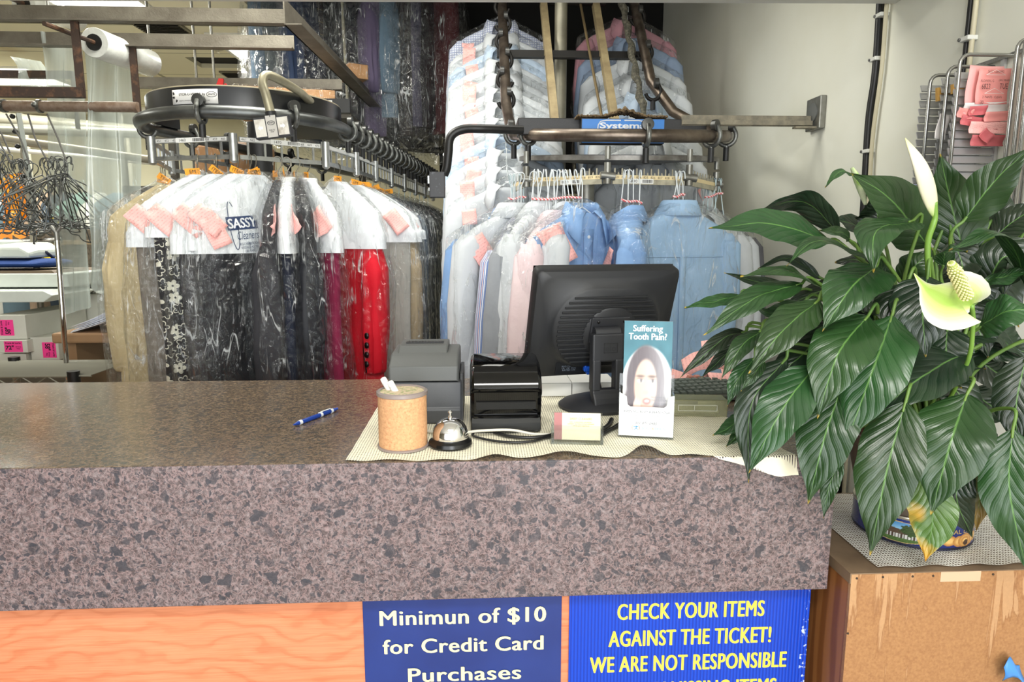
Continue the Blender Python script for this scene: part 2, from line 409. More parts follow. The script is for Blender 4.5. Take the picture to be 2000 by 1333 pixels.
o = MB().b2((-2.7, YF-.001, CTOP-.04), (XE, YB, CTOP)).build('countertop', granite('granite_laminate_top', ((44, 36, 28), (92, 78, 62), (116, 100, 82), (142, 126, 106), (48, 46, 44), (84, 82, 80), (136, 116, 98)), .2, 1.25), t, bevel=.003, world=True)
MB().b2((-2.7, YF-.003, .808), (XE+.003, YF+.03, CTOP-.001)).build('fascia', GR, t, bevel=.002, world=True)
k = N('cherry_wood_laminate'); co = k.coord(scale=(1.2, 1, 9))
wv_ = k.wave(k.mix(.22, k.coord(scale=(.55, 1, 1.0)), k.noise(k.coord(scale=(1.6, 1, 3.2)), 2.2, 3, .5), 'ADD'), 12, 2.5, 1.2, 'Z', 3)
fine = k.noise(k.coord(scale=(3, 3, 110)), 4, 3, .6)
tone = k.noise(k.coord(scale=(1, 1, 3)), 3, 3, .5)
k.set(Base_Color=k.mix(.3, k.mix(.45, k.ramp(wv_, [(.03, (182, 104, 70)), (.22, (206, 130, 92)), (.8, (214, 140, 104))]), k.ramp(tone, [(.3, (194, 114, 76)), (.7, (220, 148, 110))])), k.ramp(fine, [(.35, (184, 98, 62)), (.65, (222, 146, 104))])), Roughness=.34)
MB().b2((-2.7, YF+.035, 0), (.606, YF+.06, .81)).build('front_panel', k.m, t, world=True)
MB().b2((.585, YF+.06, 0), (.606, YB-.02, 1.03)).b2((-2.7, YF+.06, 0), (-2.68, YB-.02, 1.03)).b2((-2.7, YB-.05, 0), (.606, YB-.03, 1.03)).build('carcass', M('counter_carcass', (150, 100, 70), .6), t, world=True)
# ---- signs on the front panel
SY = YF+.034
def sign_text(sgn, txt, xl, xr, yc, h, mat, bold, sp=1):
    a = PY(xl, yc, SY); b = PY(xr, yc, SY); c = PY((xl+xr)/2, yc, SY)
    d = (c-CAM).dot(_fw)
    text_mb(txt, (b-a).length, h*d/FPX, 0, 4, 0, sp, fat=bold).xf(FRONT((c.x, SY-.0045, c.z))).build('lettering', mat, sgn, world=True)
t = thing('payment_sign', 'navy blue sign with pale yellow words Minimun of $10 for Credit Card Purchases', 'sign', (-.034, SY, .44))
x0 = PY(708, 1173, SY).x; x1 = PY(1097, 1163, SY).x
k = N('navy_gloss_sign'); k.set(Base_Color=k.ramp(k.noise(k.coord(), 6, 3), [(.4, (30, 48, 112)), (.6, (34, 54, 122))]), Roughness=.3)
MB().b2((x0, SY-.003, .44), (x1, SY+.001, .8)).build('panel', k.m, t, world=True, bevel=.001)
PYEL = M('pale_yellow_vinyl', (250, 240, 176), .5)
for s, a, b, c, h in (('Minimun of $10', 744, 1066, 1204, 36), ('for Credit Card', 750, 1061, 1257.5, 30), ('Purchases', 799, 1017, 1314, 29)):
    sign_text(t, s, a, b, c, h, PYEL, .0011, 1.06)
t = thing('ticket_sign', 'bright blue corrugated sign with yellow words CHECK YOUR ITEMS AGAINST THE TICKET', 'sign', (.4, SY, .44))
x0 = PY(1112, 1162, SY).x; x1 = PY(1582, 1150, SY).x
k = N('blue_corrugated_plastic'); co = k.coord()
wv = k.wave(co, 48, 0, 1, 'X')
edge = k.math('GREATER_THAN', k.sep(k.coord('Generated'))[0], .972)
chip = k.math('MULTIPLY', edge, k.ramp(k.noise(co, 130, 4), [(.55, (0, 0, 0)), (.62, (255, 255, 255))]))
k.set(Base_Color=k.mix(chip, k.ramp(wv, [(.1, (8, 48, 158)), (.6, (12, 66, 188))]), lin((190, 205, 235))), Roughness=.3); k.bump(wv, .25, .002)
MB().b2((x0, SY-.004, .44), (x1, SY+.001, .8)).build('panel', k.m, t, world=True)
YEL = M('yellow_vinyl', (252, 222, 76), .5)
for s, a, b, c, h in (('CHECK YOUR ITEMS', 1207, 1491, 1190, 33), ('AGAINST THE TICKET!', 1190, 1504, 1242, 33), ('WE ARE NOT RESPONSIBLE', 1154, 1534, 1291.5, 33), ('FOR ANY MISSING ITEMS', 1170, 1514, 1343, 33)):
    sign_text(t, s, a, b, c, h, YEL, .0010, 1.08)

# ================================================================== WOVEN LINERS
def liner_mat(name, col, s, hole=.25):
    k = N(name); x, y, z = k.sep(k.coord())
    a = k.math('SINE', k.math('MULTIPLY', x, s)); b = k.math('SINE', k.math('MULTIPLY', y, s*.8))
    p = k.math('MULTIPLY', a, b)
    k.set(Base_Color=k.ramp(k.noise(k.coord(), 7, 3), [(.35, col), (.7, tuple(int(c*.95) for c in col))]), Roughness=.8)
    k.set(Alpha=k.math('LESS_THAN', k.math('ABSOLUTE', p), 1-hole))
    return k.m
def mat_pt(u, v):
    # u along X, v from front (0) to back (1)
    xl = -.236 + .0*v; xr = .575 + (.545-.575)*min(1, v*1.4)
    X = xl + (xr-xl)*u
    yb = 1.575 if X < .44 else 1.575 - (X-.44)/.105*.19
    s = v*(yb-1.1)               # arc length from the overhanging lip
    lip = max(0, min(1, (X-.42)/.12)) * .019
    y = YF - .004 + s - lip*.0 ; z = CTOP + .0025
    if lip > 0:
        over = max(0, lip*2.0 - s)
        if over > 0: y = YF - .008 - over*.06; z = CTOP + .002 - over
        else: y = YF - .008 + (s-lip*2.0)
    else: y = YF + .002 + s
    fr = max(0, 1 - s/.06)
    if lip < .02:
        z += fr*(.010*math.exp(-((X-.155)/.035)**2) + .014*math.exp(-((X-.30)/.028)**2) + .006*math.exp(-((X-.03)/.03)**2)) + .0015*fr*math.sin(X*70)
        y += fr*(.012*math.exp(-((X-.155)/.035)**2) + .02*math.exp(-((X-.30)/.028)**2)) + .003*fr*math.sin(X*23)
    if X > .5 and s > .2: z = max(z, CTOP+.0025)
    return (X, y, z + .0006*math.sin(X*90)*math.sin(y*80))
m = MB().grid(mat_pt, 120, 60)
tag(m.build('counter_liner', liner_mat('cream_woven_liner', (252, 246, 222), 640, .24), smooth=None), 'cream woven non-slip liner lying on the counter under the monitor', 'mat')
MT = CTOP + .004
# ================================================================== SMALL THINGS ON THE COUNTER
# cork pen cup
k = N('cork'); co = k.coord()
k.set(Base_Color=k.mix(.5, k.ramp(k.noise(co, 160, 5, .7), [(.35, (170, 120, 82)), (.55, (202, 154, 110)), (.7, (220, 176, 132))]), k.ramp(k.voro(co, 190), [(.15, (178, 130, 90)), (.4, (206, 158, 116))])), Roughness=.75)
k.bump(k.noise(co, 220, 3), .3, .003); CORK = k.m
CX0, CY0, CR = -.1435, 1.2135, .0445
t = thing('pen_cup', 'round cork covered pen cup with a grey plastic rim on the counter', 'cup', (CX0, CY0, MT))
MB().lathe([(0, .004), (CR, .004), (CR+.0005, .006), (CR+.0005, .1)], n=48).build('cork_sleeve', CORK, t, smooth=40)
GRP = M('smoky_plastic', (138, 126, 122), .3)
MB().lathe([(CR+.003, 0), (CR+.003, .003), (CR-.002, .005)], n=48).build('plastic_base', GRP, t, smooth=40)
MB().lathe([(CR, .0985), (CR+.0025, .1), (CR+.0025, .106), (CR-.001, .108), (CR-.004, .106), (CR-.004, .085)], n=48).build('plastic_rim', GRP, t, smooth=40)
MB().lathe([(CR-.004, .105), (CR-.004, .088), (0, .087)], n=48).build('speckled_filling', M('terrazzo_speckle', (206, 186, 156), .7, var=(120, (150, 160, 110), .5, .58)), t, smooth=30)
for (a, b), nm in ((((-.181, 1.228, MT+.128), (-.160, 1.226, MT+.089)), 'left white pen standing in the cork cup'), (((-.166, 1.214, MT+.124), (-.149, 1.219, MT+.089)), 'right white pen standing in the cork cup')):
    A = Vector(a); B = Vector(b); d = (A-B).normalized(); B = B - d*.0
    t = thing('white_pen', nm, 'pen', B)
    MB().tube([B, A-d*.004, A-d*.001, A], [.006, .006, .005, .0015], 14).build('barrel', M('white_pen_plastic', (232, 232, 230), .25), t, smooth=40, world=True)
    MB().tube([A-d*.012, A-d*.010], [.0064, .0064], 14).build('cap_ring', M('pen_ring', (205, 205, 203), .3), t, smooth=40, world=True)
# blue ballpoint lying on the counter
A = Vector((-.387, 1.362, CTOP+.005)); B = Vector((-.323, 1.493, CTOP+.005)); d = (B-A).normalized(); sd = Vector((d.y, -d.x, 0))
t = thing('blue_pen', 'blue ballpoint pen with white bands lying on the bare countertop', 'pen', A)
BLUEP = M('pen_blue', (30, 62, 148), .25)
MB().tube([A, A+d*.012, A+d*.016, A+d*.08, A+d*.118], [.0012, .004, .0048, .005, .0048], 14).build('barrel', BLUEP, t, smooth=40, world=True)
MB().tube([A+d*.016, A+d*.024], [.0051, .0053], 14).tube([A+d*.083, A+d*.09], [.0053, .0053], 14).tube([B-d*.026, B-d*.02], [.0052, .0052], 14).build('white_band', M('pen_white', (222, 226, 232), .3), t, smooth=40, world=True)
MB().tube([B-d*.026, B-d*.012, B-d*.010, B-d*.002, B], [.0045, .0042, .003, .003, .001], 12).build('clicker', M('pen_click', (40, 80, 180), .3), t, smooth=40, world=True)
MB().tube([B-d*.026+Vector((0, 0, .006)), B-d*.05+Vector((0, 0, .0065)), B-d*.066+Vector((0, 0, .0055))], .0016, 6, flat=.7).build('clip', M('pen_white', (222, 226, 232), .3), t, world=True)
# call bell
CHR = M('chrome', (225, 225, 228), .05, 1.0)
t = thing('call_bell', 'chrome domed call bell on a black base beside the cork cup', 'bell', (-.0555, 1.2155, MT))
MB().lathe([(0, 0), (.040, 0), (.0415, .003), (.040, .009), (.034, .013), (.033, .017), (0, .017)], n=48).build('base', M('bell_black', (14, 14, 15), .25), t, smooth=40)
MB().lathe([(.0335, .015), (.0338, .019), (.033, .026), (.030, .035), (.024, .0435), (.016, .049), (.008, .0515), (0, .052)], n=48).build('dome', CHR, t, smooth=60)
MB().lathe([(0, .05), (.004, .05), (.004, .0555), (.0025, .057), (.0025, .061), (.004, .062), (.0042, .0645), (.002, .066), (.0012, .067), (0, .0672)], n=16).build('plunger', CHR, t, smooth=40)

# receipt printer
PG = M('printer_charcoal', (68, 70, 74), .5, bump=(500, .06)); PG2 = M('printer_lid_grey', (84, 86, 85), .5, bump=(500, .06))
t = thing('receipt_printer', 'charcoal grey receipt printer standing behind the cork cup', 'printer', (-.112, 1.36, MT))
def slab(prof, xw0, xw1): return None
body = [(0, 0), (-.004, .03), (0, .034), (.002, .083), (.004, .088), (.18, .088), (.18, 0)]
m = MB()
R = []
for x_, s in ((-.082, .97), (-.078, 1), (.070, 1), (.074, .97)):
    R.append([(x_, p[0]+(1-s)*.05, p[1]*(1 if s == 1 else .99)) for p in body])
m.rings(R); m.build('body', PG, t, smooth=30, bevel=.002)
# side panels flare
MB().prism([(.0, .004), (.01, .05), (.04, .1), (.17, .1), (.178, .004)], .070, .0775, 'X').build('side_panel', M('printer_dark', (52, 54, 56), .5), t, bevel=.0015)
lid = [(.003, .090), (.006, .121), (.050, .141), (.165, .143), (.178, .12), (.178, .090)]
R = [[(x_+dx*(1-0), p[0]+e*.004, p[1]-e*.004) for p in lid] for x_, dx, e in ((-.077, 0, 1), (-.074, 0, 0), (.066, 0, 0), (.069, 0, 1))]
MB().rings(R).build('lid', PG2, t, smooth=30, bevel=.002)
hump = [(.052, .139), (.075, .154), (.16, .156), (.17, .14)]
MB().rings([[(x_, p[0], p[1]) for p in hump] for x_ in (-.062, .044)]).build('top_cover', PG2, t, smooth=30, bevel=.003)
MB().box((-.008, .112, .1555), (.082, .022, .003)).build('paper_slot', M('slot_black', (16, 16, 16), .5), t)
m = MB()
for i in range(11): m.box((-.044+i*.0072, .112, .1572), (.0014, .02, .002))
m.build('cutter_teeth', M('printer_dark', (52, 54, 56), .5), t)
text_mb('BIXOLON', .050, .0062, .03).xf(FRONT((-.022, .0008, .072))).build('lettering', M('print_white', (215, 216, 218), .5), t)

# glossy black card reader box
GB = M('gloss_black', (7, 7, 8), .07, spec=.35, coat=.12)
t = thing('card_terminal', 'glossy black rounded desktop box beside the receipt printer', 'device', (.0525, 1.28, MT))
prof = [(.012, 0), (.004, .004), (.008, .022), (.006, .034), (.012, .036), (.004, .083), (-.004, .088), (-.007, .094), (-.003, .108), (.018, .126), (.05, .137), (.13, .14), (.15, .12), (.155, 0)]
def rr(x_, e): return [(x_, p[0]+e*.012*(1 if p[0] < .08 else -1), max(p[1]-e*.010, 0) if p[1] > .03 else p[1]) for p in prof]
MB().rings([rr(-.0715, 1), rr(-.0695, .45), rr(-.063, 0), rr(.063, 0), rr(.0695, .45), rr(.0715, 1)]).build('housing', GB, t, smooth=35)
MB().rings([[(x_, p[0]-.002-e, p[1]) for p in [(.014, .001), (.002, .006), (.001, .022), (.008, .03), (.02, .03)]] for x_, e in ((-.068, -.002), (0, .004), (.068, -.002))]).build('base_lip', M('matte_black_plastic', (34, 35, 35), .5), t, smooth=40)
MB().box((-.0, .0065, .0565), (.118, .006, .015), rx=.16).build('feed_slot', M('dark_mesh', (26, 26, 25), .7, bump=(900, .5)), t)

# monitor seen from behind
MBK = M('monitor_black', (30, 31, 34), .5, bump=(700, .05)); MST = M('monitor_stand', (40, 41, 45), .5, bump=(700, .06))
t = thing('monitor', 'black desktop monitor seen from behind on its counter stand', 'monitor', (.262, 1.47, MT), math.radians(12))
TILT = Matrix.Translation((.03, .035, .19)) @ Matrix.Rotation(math.radians(19), 4, 'X')
W_, H_ = .343, .268
def rrect(w_, h_, r, y, n=6, cx=0, cz=0):
    P = []
    for (sx, sz, a0) in ((1, 1, 0), (-1, 1, PI/2), (-1, -1, PI), (1, -1, 3*PI/2)):
        for i in range(n+1):
            a = a0+PI/2*i/n; P.append((cx+sx*(w_/2-r)+r*math.cos(a), y, cz+sz*(h_/2-r)+r*math.sin(a)))
    return P
R = [rrect(W_-.004, H_-.004, .012, .034), rrect(W_, H_, .014, .03), rrect(W_, H_, .014, .004), rrect(W_-.006, H_-.006, .016, -.004), rrect(W_-.03, H_-.03, .03, -.008),
     rrect(.275, .215, .095, -.012), rrect(.258, .198, .092, -.022), rrect(.25, .19, .09, -.026)]
MB().rings(R).xf(TILT).build('back_shell', MBK, t, smooth=50)
m = MB()
for i in range(15):
    z_ = -.083+i*.0115; hw = math.sqrt(max(0, 1-(abs(z_)/.105)**2.6))*.118
    m.box((0, -.0275, z_), (2*hw, .004, .005))
m.xf(TILT).build('vent_ribs', M('monitor_rib', (26, 27, 30), .55), t, bevel=.001)
MB().lathe([(0, -.031), (.062, -.031), (.066, -.028), (.066, -.02), (0, -.02)], n=40).xf(TILT @ Matrix.Translation((.01, 0, -.012)) @ Matrix.Rotation(PI/2, 4, 'X') @ Matrix.Scale(-1, 4, (0, 0, 1))).build('mount_boss', MBK, t, smooth=40)
MB().b2((-.042, -.036, -.03), (.05, -.028, .032)).xf(TILT).build('mount_plate', MST, t, bevel=.002)
for sx in (-.026, .036):
    MB().lathe([(0, 0), (.0035, 0), (.0035, .0015), (.002, .003), (0, .003)], n=14).xf(TILT @ Matrix.Translation((sx, -.036, .022)) @ Matrix.Rotation(PI/2, 4, 'X')).build('screw', M('screw_black', (20, 20, 20), .25, .6), t, smooth=40)
MB().b2((-.169, .0345, -.131), (.169, .036, .131)).xf(TILT).build('screen', M('screen_dark', (8, 8, 9), .15), t)
m = MB()
for i in range(4): m.box((-.1718, .016, -.05-i*.012), (.003, .006, .007))
m.xf(TILT).build('side_buttons', MST, t)
# label with approvals print + vga plug
MB().b2((-.105, -.0125, -.122), (-.035, -.0105, -.092)).xf(TILT).build('rating_label', M('label_black', (22, 24, 28), .4), t)
text_mb('ELO TOUCH\nUL  CE  FCC\nRATED 12V', .036, .014, 0).xf(TILT @ FRONT((-.072, -.0130, -.107))).build('lettering', M('label_grey_print', (120, 130, 145), .5), t)
MB().box((-.022, -.02, -.104), (.026, .02, .012)).box((-.024, -.02, -.114), (.014, .014, .012)).box((-.036, -.02, -.104), (.005, .012, .016)).xf(TILT).build('video_plug', M('vga_blue', (20, 84, 196), .4), t, bevel=.002)
# stand: slotted neck, hinge, round base
neck = MB()
def nk(z_, w_, y_, d_): return [(-w_/2+.02, y_-d_, z_), (w_/2+.02, y_-d_, z_), (w_/2+.02, y_+d_, z_), (-w_/2+.02, y_+d_, z_)]
MB().rings([nk(.005, .07, -.03, .014), nk(.03, .072, -.025, .012), nk(.04, .073, -.02, .011), nk(.05, .074, -.018, .011)]).b2((-.017, -.03, .045), (.003, -.004, .118)).b2((.037, -.03, .045), (.057, -.004, .118)).b2((-.017, -.028, .112), (.057, -.004, .175)).build('stand_neck', MST, t, bevel=.004)
MB().tube([(-.008, -.008, .174), (.052, -.008, .174)], .015, 20).build('hinge', MST, t, smooth=40)
MB().lathe([(0, .0), (.095, .0), (.096, .006), (.085, .014), (.05, .024), (.03, .027), (0, .027)], n=48).xf(Matrix.Translation((.02, .02, 0)) @ Matrix.Diagonal((1, .9, 1, 1))).build('stand_base', MST, t, smooth=40)
text_mb('elo', .026, .015, .01).xf(FRONT((.025, -.0285, .143))).build('lettering', M('monitor_black', (30, 31, 34), .5), t)
m = MB()
for a, b in (((.009, .132), (.042, .1335)), ((.009, .1525), (.042, .154)), ((.009, .132), (.0105, .154)), ((.0405, .132), (.042, .154))):
    m.b2((a[0], -.029, a[1]), (b[0], -.0275, b[1]))
m.build('logo_frame', M('monitor_black', (30, 31, 34), .5), t)

# cables on the liner
def cable(label, pts, r, mat, n=8):
    return tag(MB().tube(bez([Vector(p) for p in pts], n), r, 8).build('cable', mat, smooth=60), label, 'cable')
WC = M('cream_cord', (206, 202, 190), .5); BC = M('black_cord', (24, 24, 25), .4)
z = MT+.004
cable('thin cream cable running behind the bell to the business cards', [(-.13, 1.31, z), (-.09, 1.285, z), (-.04, 1.262, z+.004), (.0, 1.262, z+.008), (.06, 1.258, z+.01), (.11, 1.25, z+.003), (.16, 1.27, z), (.21, 1.33, z)], .0028, WC)
cable('black cable curling from the bell along the front of the glossy box', [(-.012, 1.28, z), (-.012, 1.255, z), (.02, 1.225, z), (.06, 1.21, z), (.10, 1.215, z), (.13, 1.24, z), (.2, 1.30, z), (.24, 1.38, z)], .0026, BC)
cable('thick black cable with a strain relief below the glossy box', [(.03, 1.275, z), (.06, 1.248, z), (.10, 1.238, z), (.14, 1.255, z), (.2, 1.32, z), (.235, 1.4, z)], .0034, BC)
cable('bundle of black cable beside the brochure holder', [(.205, 1.23, z), (.235, 1.27, z), (.262, 1.31, z), (.28, 1.36, z)], .005, BC)
cable('black cable lying left of the brochure holder base', [(.22, 1.22, z), (.245, 1.26, z), (.27, 1.295, z), (.3, 1.34, z)], .004, BC)
cable('black monitor lead hanging through the slot in the stand', [(.262, 1.50, 1.19), (.272, 1.50, 1.15), (.285, 1.50, 1.105), (.305, 1.49, 1.088), (.33, 1.49, MT+.006)], .003, BC)

# brochure holder with brochures
AC = N('clear_acrylic'); AC.set(Base_Color=lin((236, 240, 240)), Roughness=.06)
gl = AC.n('ShaderNodeBsdfGlossy'); gl.inputs['Roughness'].default_value = .06; tr = AC.n('ShaderNodeBsdfTransparent'); tr.inputs[0].default_value = (.93, .95, .95, 1)
lw = AC.n('ShaderNodeLayerWeight'); lw.inputs[0].default_value = .35; mx = AC.n('ShaderNodeMixShader'); AC.l(AC.math('MULTIPLY_ADD', lw.outputs['Facing'], .6, .06), mx.inputs[0]); AC.l(tr.outputs[0], mx.inputs[1]); AC.l(gl.outputs[0], mx.inputs[2]); AC.l(mx.outputs[0], AC.out.inputs[0])
ACR = AC.m
def printed(name, w_, h_, nu, nv, fn, xf, parent, rough=.3):
    m = MB(); m.col = []
    m.grid(lambda u, v: ((u-.5)*w_, (v-.5)*h_, 0), nu, nv)
    for i in range(nu+1):
        for j in range(nv+1): m.col.append(lin(fn(i/nu, j/nv)))
    m.xf(xf)
    if 'printed_paper_%s' % rough not in _mc:
        kk = N('printed_paper'); at = kk.n('ShaderNodeVertexColor'); at.layer_name = 'print'
        kk.set(Base_Color=at.outputs[0], Roughness=rough); _mc['printed_paper_%s' % rough] = kk.m
    return m.build(name, _mc['printed_paper_%s' % rough], parent)
def sst(a, b, x_): x_ = max(0, min(1, (x_-a)/(b-a))); return x_*x_*(3-2*x_)
def mixc(a, b, f): return tuple(a[i]+(b[i]-a[i])*f for i in range(3))
def ell(u, v, cu_, cv_, ru, rv, soft=.12): return 1-sst(1-soft, 1+soft, math.hypot((u-cu_)/ru, (v-cv_)/rv))
def tooth_art(u, v):
    c = mixc((44, 110, 128), (64, 134, 150), .5+.5*fbm((u*6, v*8, 0)))
    c = mixc(c, (250, 251, 252), ell(u, v, .5, .36, .56, .42, .03))
    hair = ell(u, v, .47, .46, .40, .33, .06)*sst(-.2, .1, v)
    hc = mixc((104, 94, 100), (172, 168, 174), sst(.3, .95, u)+.15*fbm((u*30, v*6, 3)))
    lower = (1 if v < .46 else 0)*ell(u, v, .47, .22, .44, .42, .08)
    c = mixc(c, hc, max(hair, lower*.9))
    skin = mixc((232, 196, 178), (244, 222, 212), sst(.2, .8, u))
    c = mixc(c, skin, max(ell(u, v, .47, .43, .235, .235, .08), ell(u, v, .5, .2, .15, .16, .2)))
    for ex in (.36, .60):
        c = mixc(c, (110, 96, 92), .75*ell(u, v, ex, .515, .085, .012, .6))
        c = mixc(c, (238, 240, 242), .9*ell(u, v, ex, .475, .06, .018, .4))
        c = mixc(c, (112, 108, 114), .85*ell(u, v, ex+.015, .476, .026, .017, .5))
        c = mixc(c, (120, 100, 98), .5*ell(u, v, ex, .492, .065, .008, .8))
    c = mixc(c, (232, 190, 176), .6*ell(u, v, .48, .372, .055, .016, .8))
    c = mixc(c, (214, 134, 134), .8*ell(u, v, .50, .295, .085, .03, .3)); c = mixc(c, (252, 244, 242), .8*ell(u, v, .505, .297, .05, .012, .4))
    for i, fx in enumerate((.235, .285, .335)):
        c = mixc(c, (252, 226, 212), .95*ell(u, v, fx+(v-.2)*.35, .20, .036, .125-.015*i, .25))
        c = mixc(c, (226, 184, 168), .5*ell(u, v, fx+.036+(v-.2)*.35, .20, .006, .11, .6))
    c = mixc(c, (253, 253, 253), ell(u, v, .74, .06, .26, .13, .06)); c = mixc(c, (253, 253, 253), ell(u, v, .34, .02, .14, .08, .08))
    return tuple(q*.9 for q in c)
t = thing('brochure_holder', 'clear acrylic brochure holder with a white card front on the counter', 'holder', (.322, 1.237, MT), math.radians(-13))
MB().b2((-.053, .002, .004), (-.050, .036, .085)).b2((.050, .002, .004), (.053, .036, .085)).b2((-.053, .034, .004), (.053, .037, .12)).b2((-.053, 0, 0), (.053, .037, .004)).build('acrylic_case', ACR, t)
fp = [(-.053, .002), (.053, .002), (.053, .088), (.036, .084), (.034, .066), (.028, .062), (-.03, .062), (-.036, .066), (-.037, .084), (-.053, .092)]
WPC = M('white_card', (226, 228, 230), .4)
MB().prism([(-.052, .004), (.052, .004), (.052, .086), (.041, .084), (.038, .066), (.033, .062), (-.031, .062), (-.036, .066), (-.038, .082), (-.052, .09)], -.001, .001, 'Y').build('card_front', WPC, t)
GT = M('grey_print', (84, 86, 92), .5); GT2 = M('pale_grey_print', (142, 144, 150), .5)
for s, w_, h_, zz, mt in (('ASPEN HILL BODY & BRAIN YOGA', .088, .0048, .053, GT), ('13878 GEORGIA AVENUE', .062, .004, .0455, GT2), ('SILVER SPRING, MD 20906', .064, .004, .039, GT2), ('301-871-0480', .042, .0052, .030, GT)):
    text_mb(s, w_, h_, 0, 2, .25).xf(FRONT((.0, -.0014, zz))).build('lettering', mt, t)
text_mb('BODY', .019, .0042, .0).xf(FRONT((.002, -.0014, .020))).build('lettering', M('print_sky', (120, 180, 205), .5), t)
text_mb('&', .004, .0042, .0).xf(FRONT((.0135, -.0014, .020))).build('lettering', M('print_orange', (236, 150, 110), .5), t)
text_mb('BRAIN', .02, .0042, .0).xf(FRONT((.027, -.0014, .020))).build('lettering', M('print_sky', (120, 180, 205), .5), t)
m = MB()
for a0, a1 in ((2.2, 4.0), (-.9, .9)):
    m.tube([(-.019+.0075*math.cos(a0+(a1-a0)*i/10), -.0012, .0205+.0052*math.sin(a0+(a1-a0)*i/10)) for i in range(11)], .0005, 5)
m.build('logo_arcs', M('print_orange', (236, 150, 110), .5), t)
m = MB().sphere((-.0185, -.0013, .0235), .0011, 8, 6, (1, .3, 1))
for p in (((-.0185, .022), (-.0235, .0225)), ((-.0185, .022), (-.0145, .0235)), ((-.0185, .022), (-.0182, .0195)), ((-.0182, .0195), (-.0225, .0165)), ((-.0182, .0195), (-.015, .017))):
    m.tube([(p[0][0], -.0013, p[0][1]), (p[1][0], -.0013, p[1][1])], .0006, 5)
m.build('logo_figure', M('print_blue', (80, 150, 190), .5), t)
LEAN = Matrix.Rotation(math.radians(-6), 4, 'X')
t = thing('brochure', 'teal Suffering Tooth Pain brochure with a portrait standing in the acrylic holder', 'brochure', (.322, 1.237, MT), math.radians(-13))
BX = Matrix.Translation((.0, .008, .005)) @ LEAN
MB().b2((-.046, .0, .0), (.046, .012, .222)).xf(BX).build('page_stack', WPC, t)
printed('cover', .092, .222, 46, 110, tooth_art, BX @ FRONT((0, -.0006, .111)), t)
PW = M('print_pure_white', (250, 250, 250), .4)
text_mb('Suffering', .056, .0155, 0, fat=.0004).xf(BX @ FRONT((-.001, -.0011, .206))).build('lettering', PW, t)
text_mb('Tooth Pain?', .072, .0125, 0, fat=.0004).xf(BX @ FRONT((-.001, -.0011, .192))).build('lettering', PW, t)
text_mb('FREE DENTAL\nCONSULTATION', .034, .0095, 0).xf(BX @ FRONT((.022, -.0011, .071))).build('lettering', GT2, t)
text_mb('$100 OFF', .024, .0045, 0).xf(BX @ FRONT((.026, -.0011, .0605))).build('lettering', GT2, t)
# business card holder
t = thing('card_holder', 'small clear acrylic stand for business cards at the counter edge', 'holder', (.183, 1.203, MT), math.radians(-8))
MB().b2((-.049, 0, 0), (.049, .046, .003)).b2((-.049, 0, 0), (-.0465, .046, .03)).b2((.0465, 0, 0), (.049, .046, .03)).b2((-.049, .002, 0), (.049, .004, .036)).b2((-.049, .044, 0), (.049, .046, .05)).build('acrylic_tray', ACR, t)
t = thing('business_cards', 'stack of cream business cards with a maroon edge in the small acrylic stand', 'cards', (.183, 1.203, MT), math.radians(-8))
BX = Matrix.Translation((0, .010, .006)) @ Matrix.Rotation(math.radians(-14), 4, 'X')
MB().b2((-.044, 0, 0), (.044, .016, .051)).xf(BX).build('card_stack', M('cream_card', (232, 220, 188), .5), t)
MB().b2((-.044, -.0006, .0), (-.029, 0, .051)).xf(BX).build('maroon_band', M('maroon_print', (160, 100, 100), .5), t)
GOLD = M('gold_print', (164, 142, 92), .5)
text_mb('SASSY CLEANERS', .042, .0042, 0).xf(BX @ FRONT((.007, -.0011, .040))).build('lettering', GOLD, t)
text_mb('DRY CLEANING LAUNDRY\nEXPERT ALTERATIONS REPAIRS\nSAME DAY SERVICE', .05, .0095, 0).xf(BX @ FRONT((.007, -.0011, .030))).build('lettering', GOLD, t)
# low clear card box at right
t = thing('card_box', 'low yellowed clear plastic box with paper inside, right of the brochure holder', 'box', (.478, 1.392, CTOP+.003), math.radians(-6))
YA = N('yellowed_acrylic'); gl = YA.n('ShaderNodeBsdfGlossy'); gl.inputs['Roughness'].default_value = .12; gl.inputs[0].default_value = (.9, .9, .8, 1); tr = YA.n('ShaderNodeBsdfTransparent'); tr.inputs[0].default_value = (.86, .86, .74, 1)
df = YA.n('ShaderNodeBsdfDiffuse'); df.inputs[0].default_value = lin((190, 190, 160))
mx = YA.n('ShaderNodeMixShader'); mx.inputs[0].default_value = .12; YA.l(tr.outputs[0], mx.inputs[1]); YA.l(gl.outputs[0], mx.inputs[2])
mx2 = YA.n('ShaderNodeMixShader'); mx2.inputs[0].default_value = .3; YA.l(mx.outputs[0], mx2.inputs[1]); YA.l(df.outputs[0], mx2.inputs[2]); YA.l(mx2.outputs[0], YA.out.inputs[0])
MB().b2((-.062, 0, 0), (.062, .003, .037)).b2((-.062, .05, 0), (.062, .053, .037)).b2((.059, 0, 0), (.062, .053, .037)).b2((-.062, 0, 0), (-.059, .053, .037)).b2((-.062, 0, .034), (.062, .053, .037)).build('plastic_case', YA.m, t, bevel=.001)
MB().b2((-.055, .006, .006), (.045, .046, .012)).box((-.006, .012, .02), (.09, .003, .022), rx=-.3).build('paper_slips', M('slip_paper', (232, 232, 222), .6), t)
MB().box((-.026, .008, .029), (.05, .002, .006), rx=-.3).build('blue_stripe', M('slip_blue', (40, 70, 130), .5), t)
m = MB()
for a, b in (((-.045, .012), (.04, .0135)), ((-.045, .0245), (.04, .026)), ((-.045, .012), (-.0435, .026)), ((-.01, .012), (-.0085, .026)), ((.0385, .012), (.04, .026))): m.b2((a[0], -.001, a[1]), (b[0], .001, b[1]))
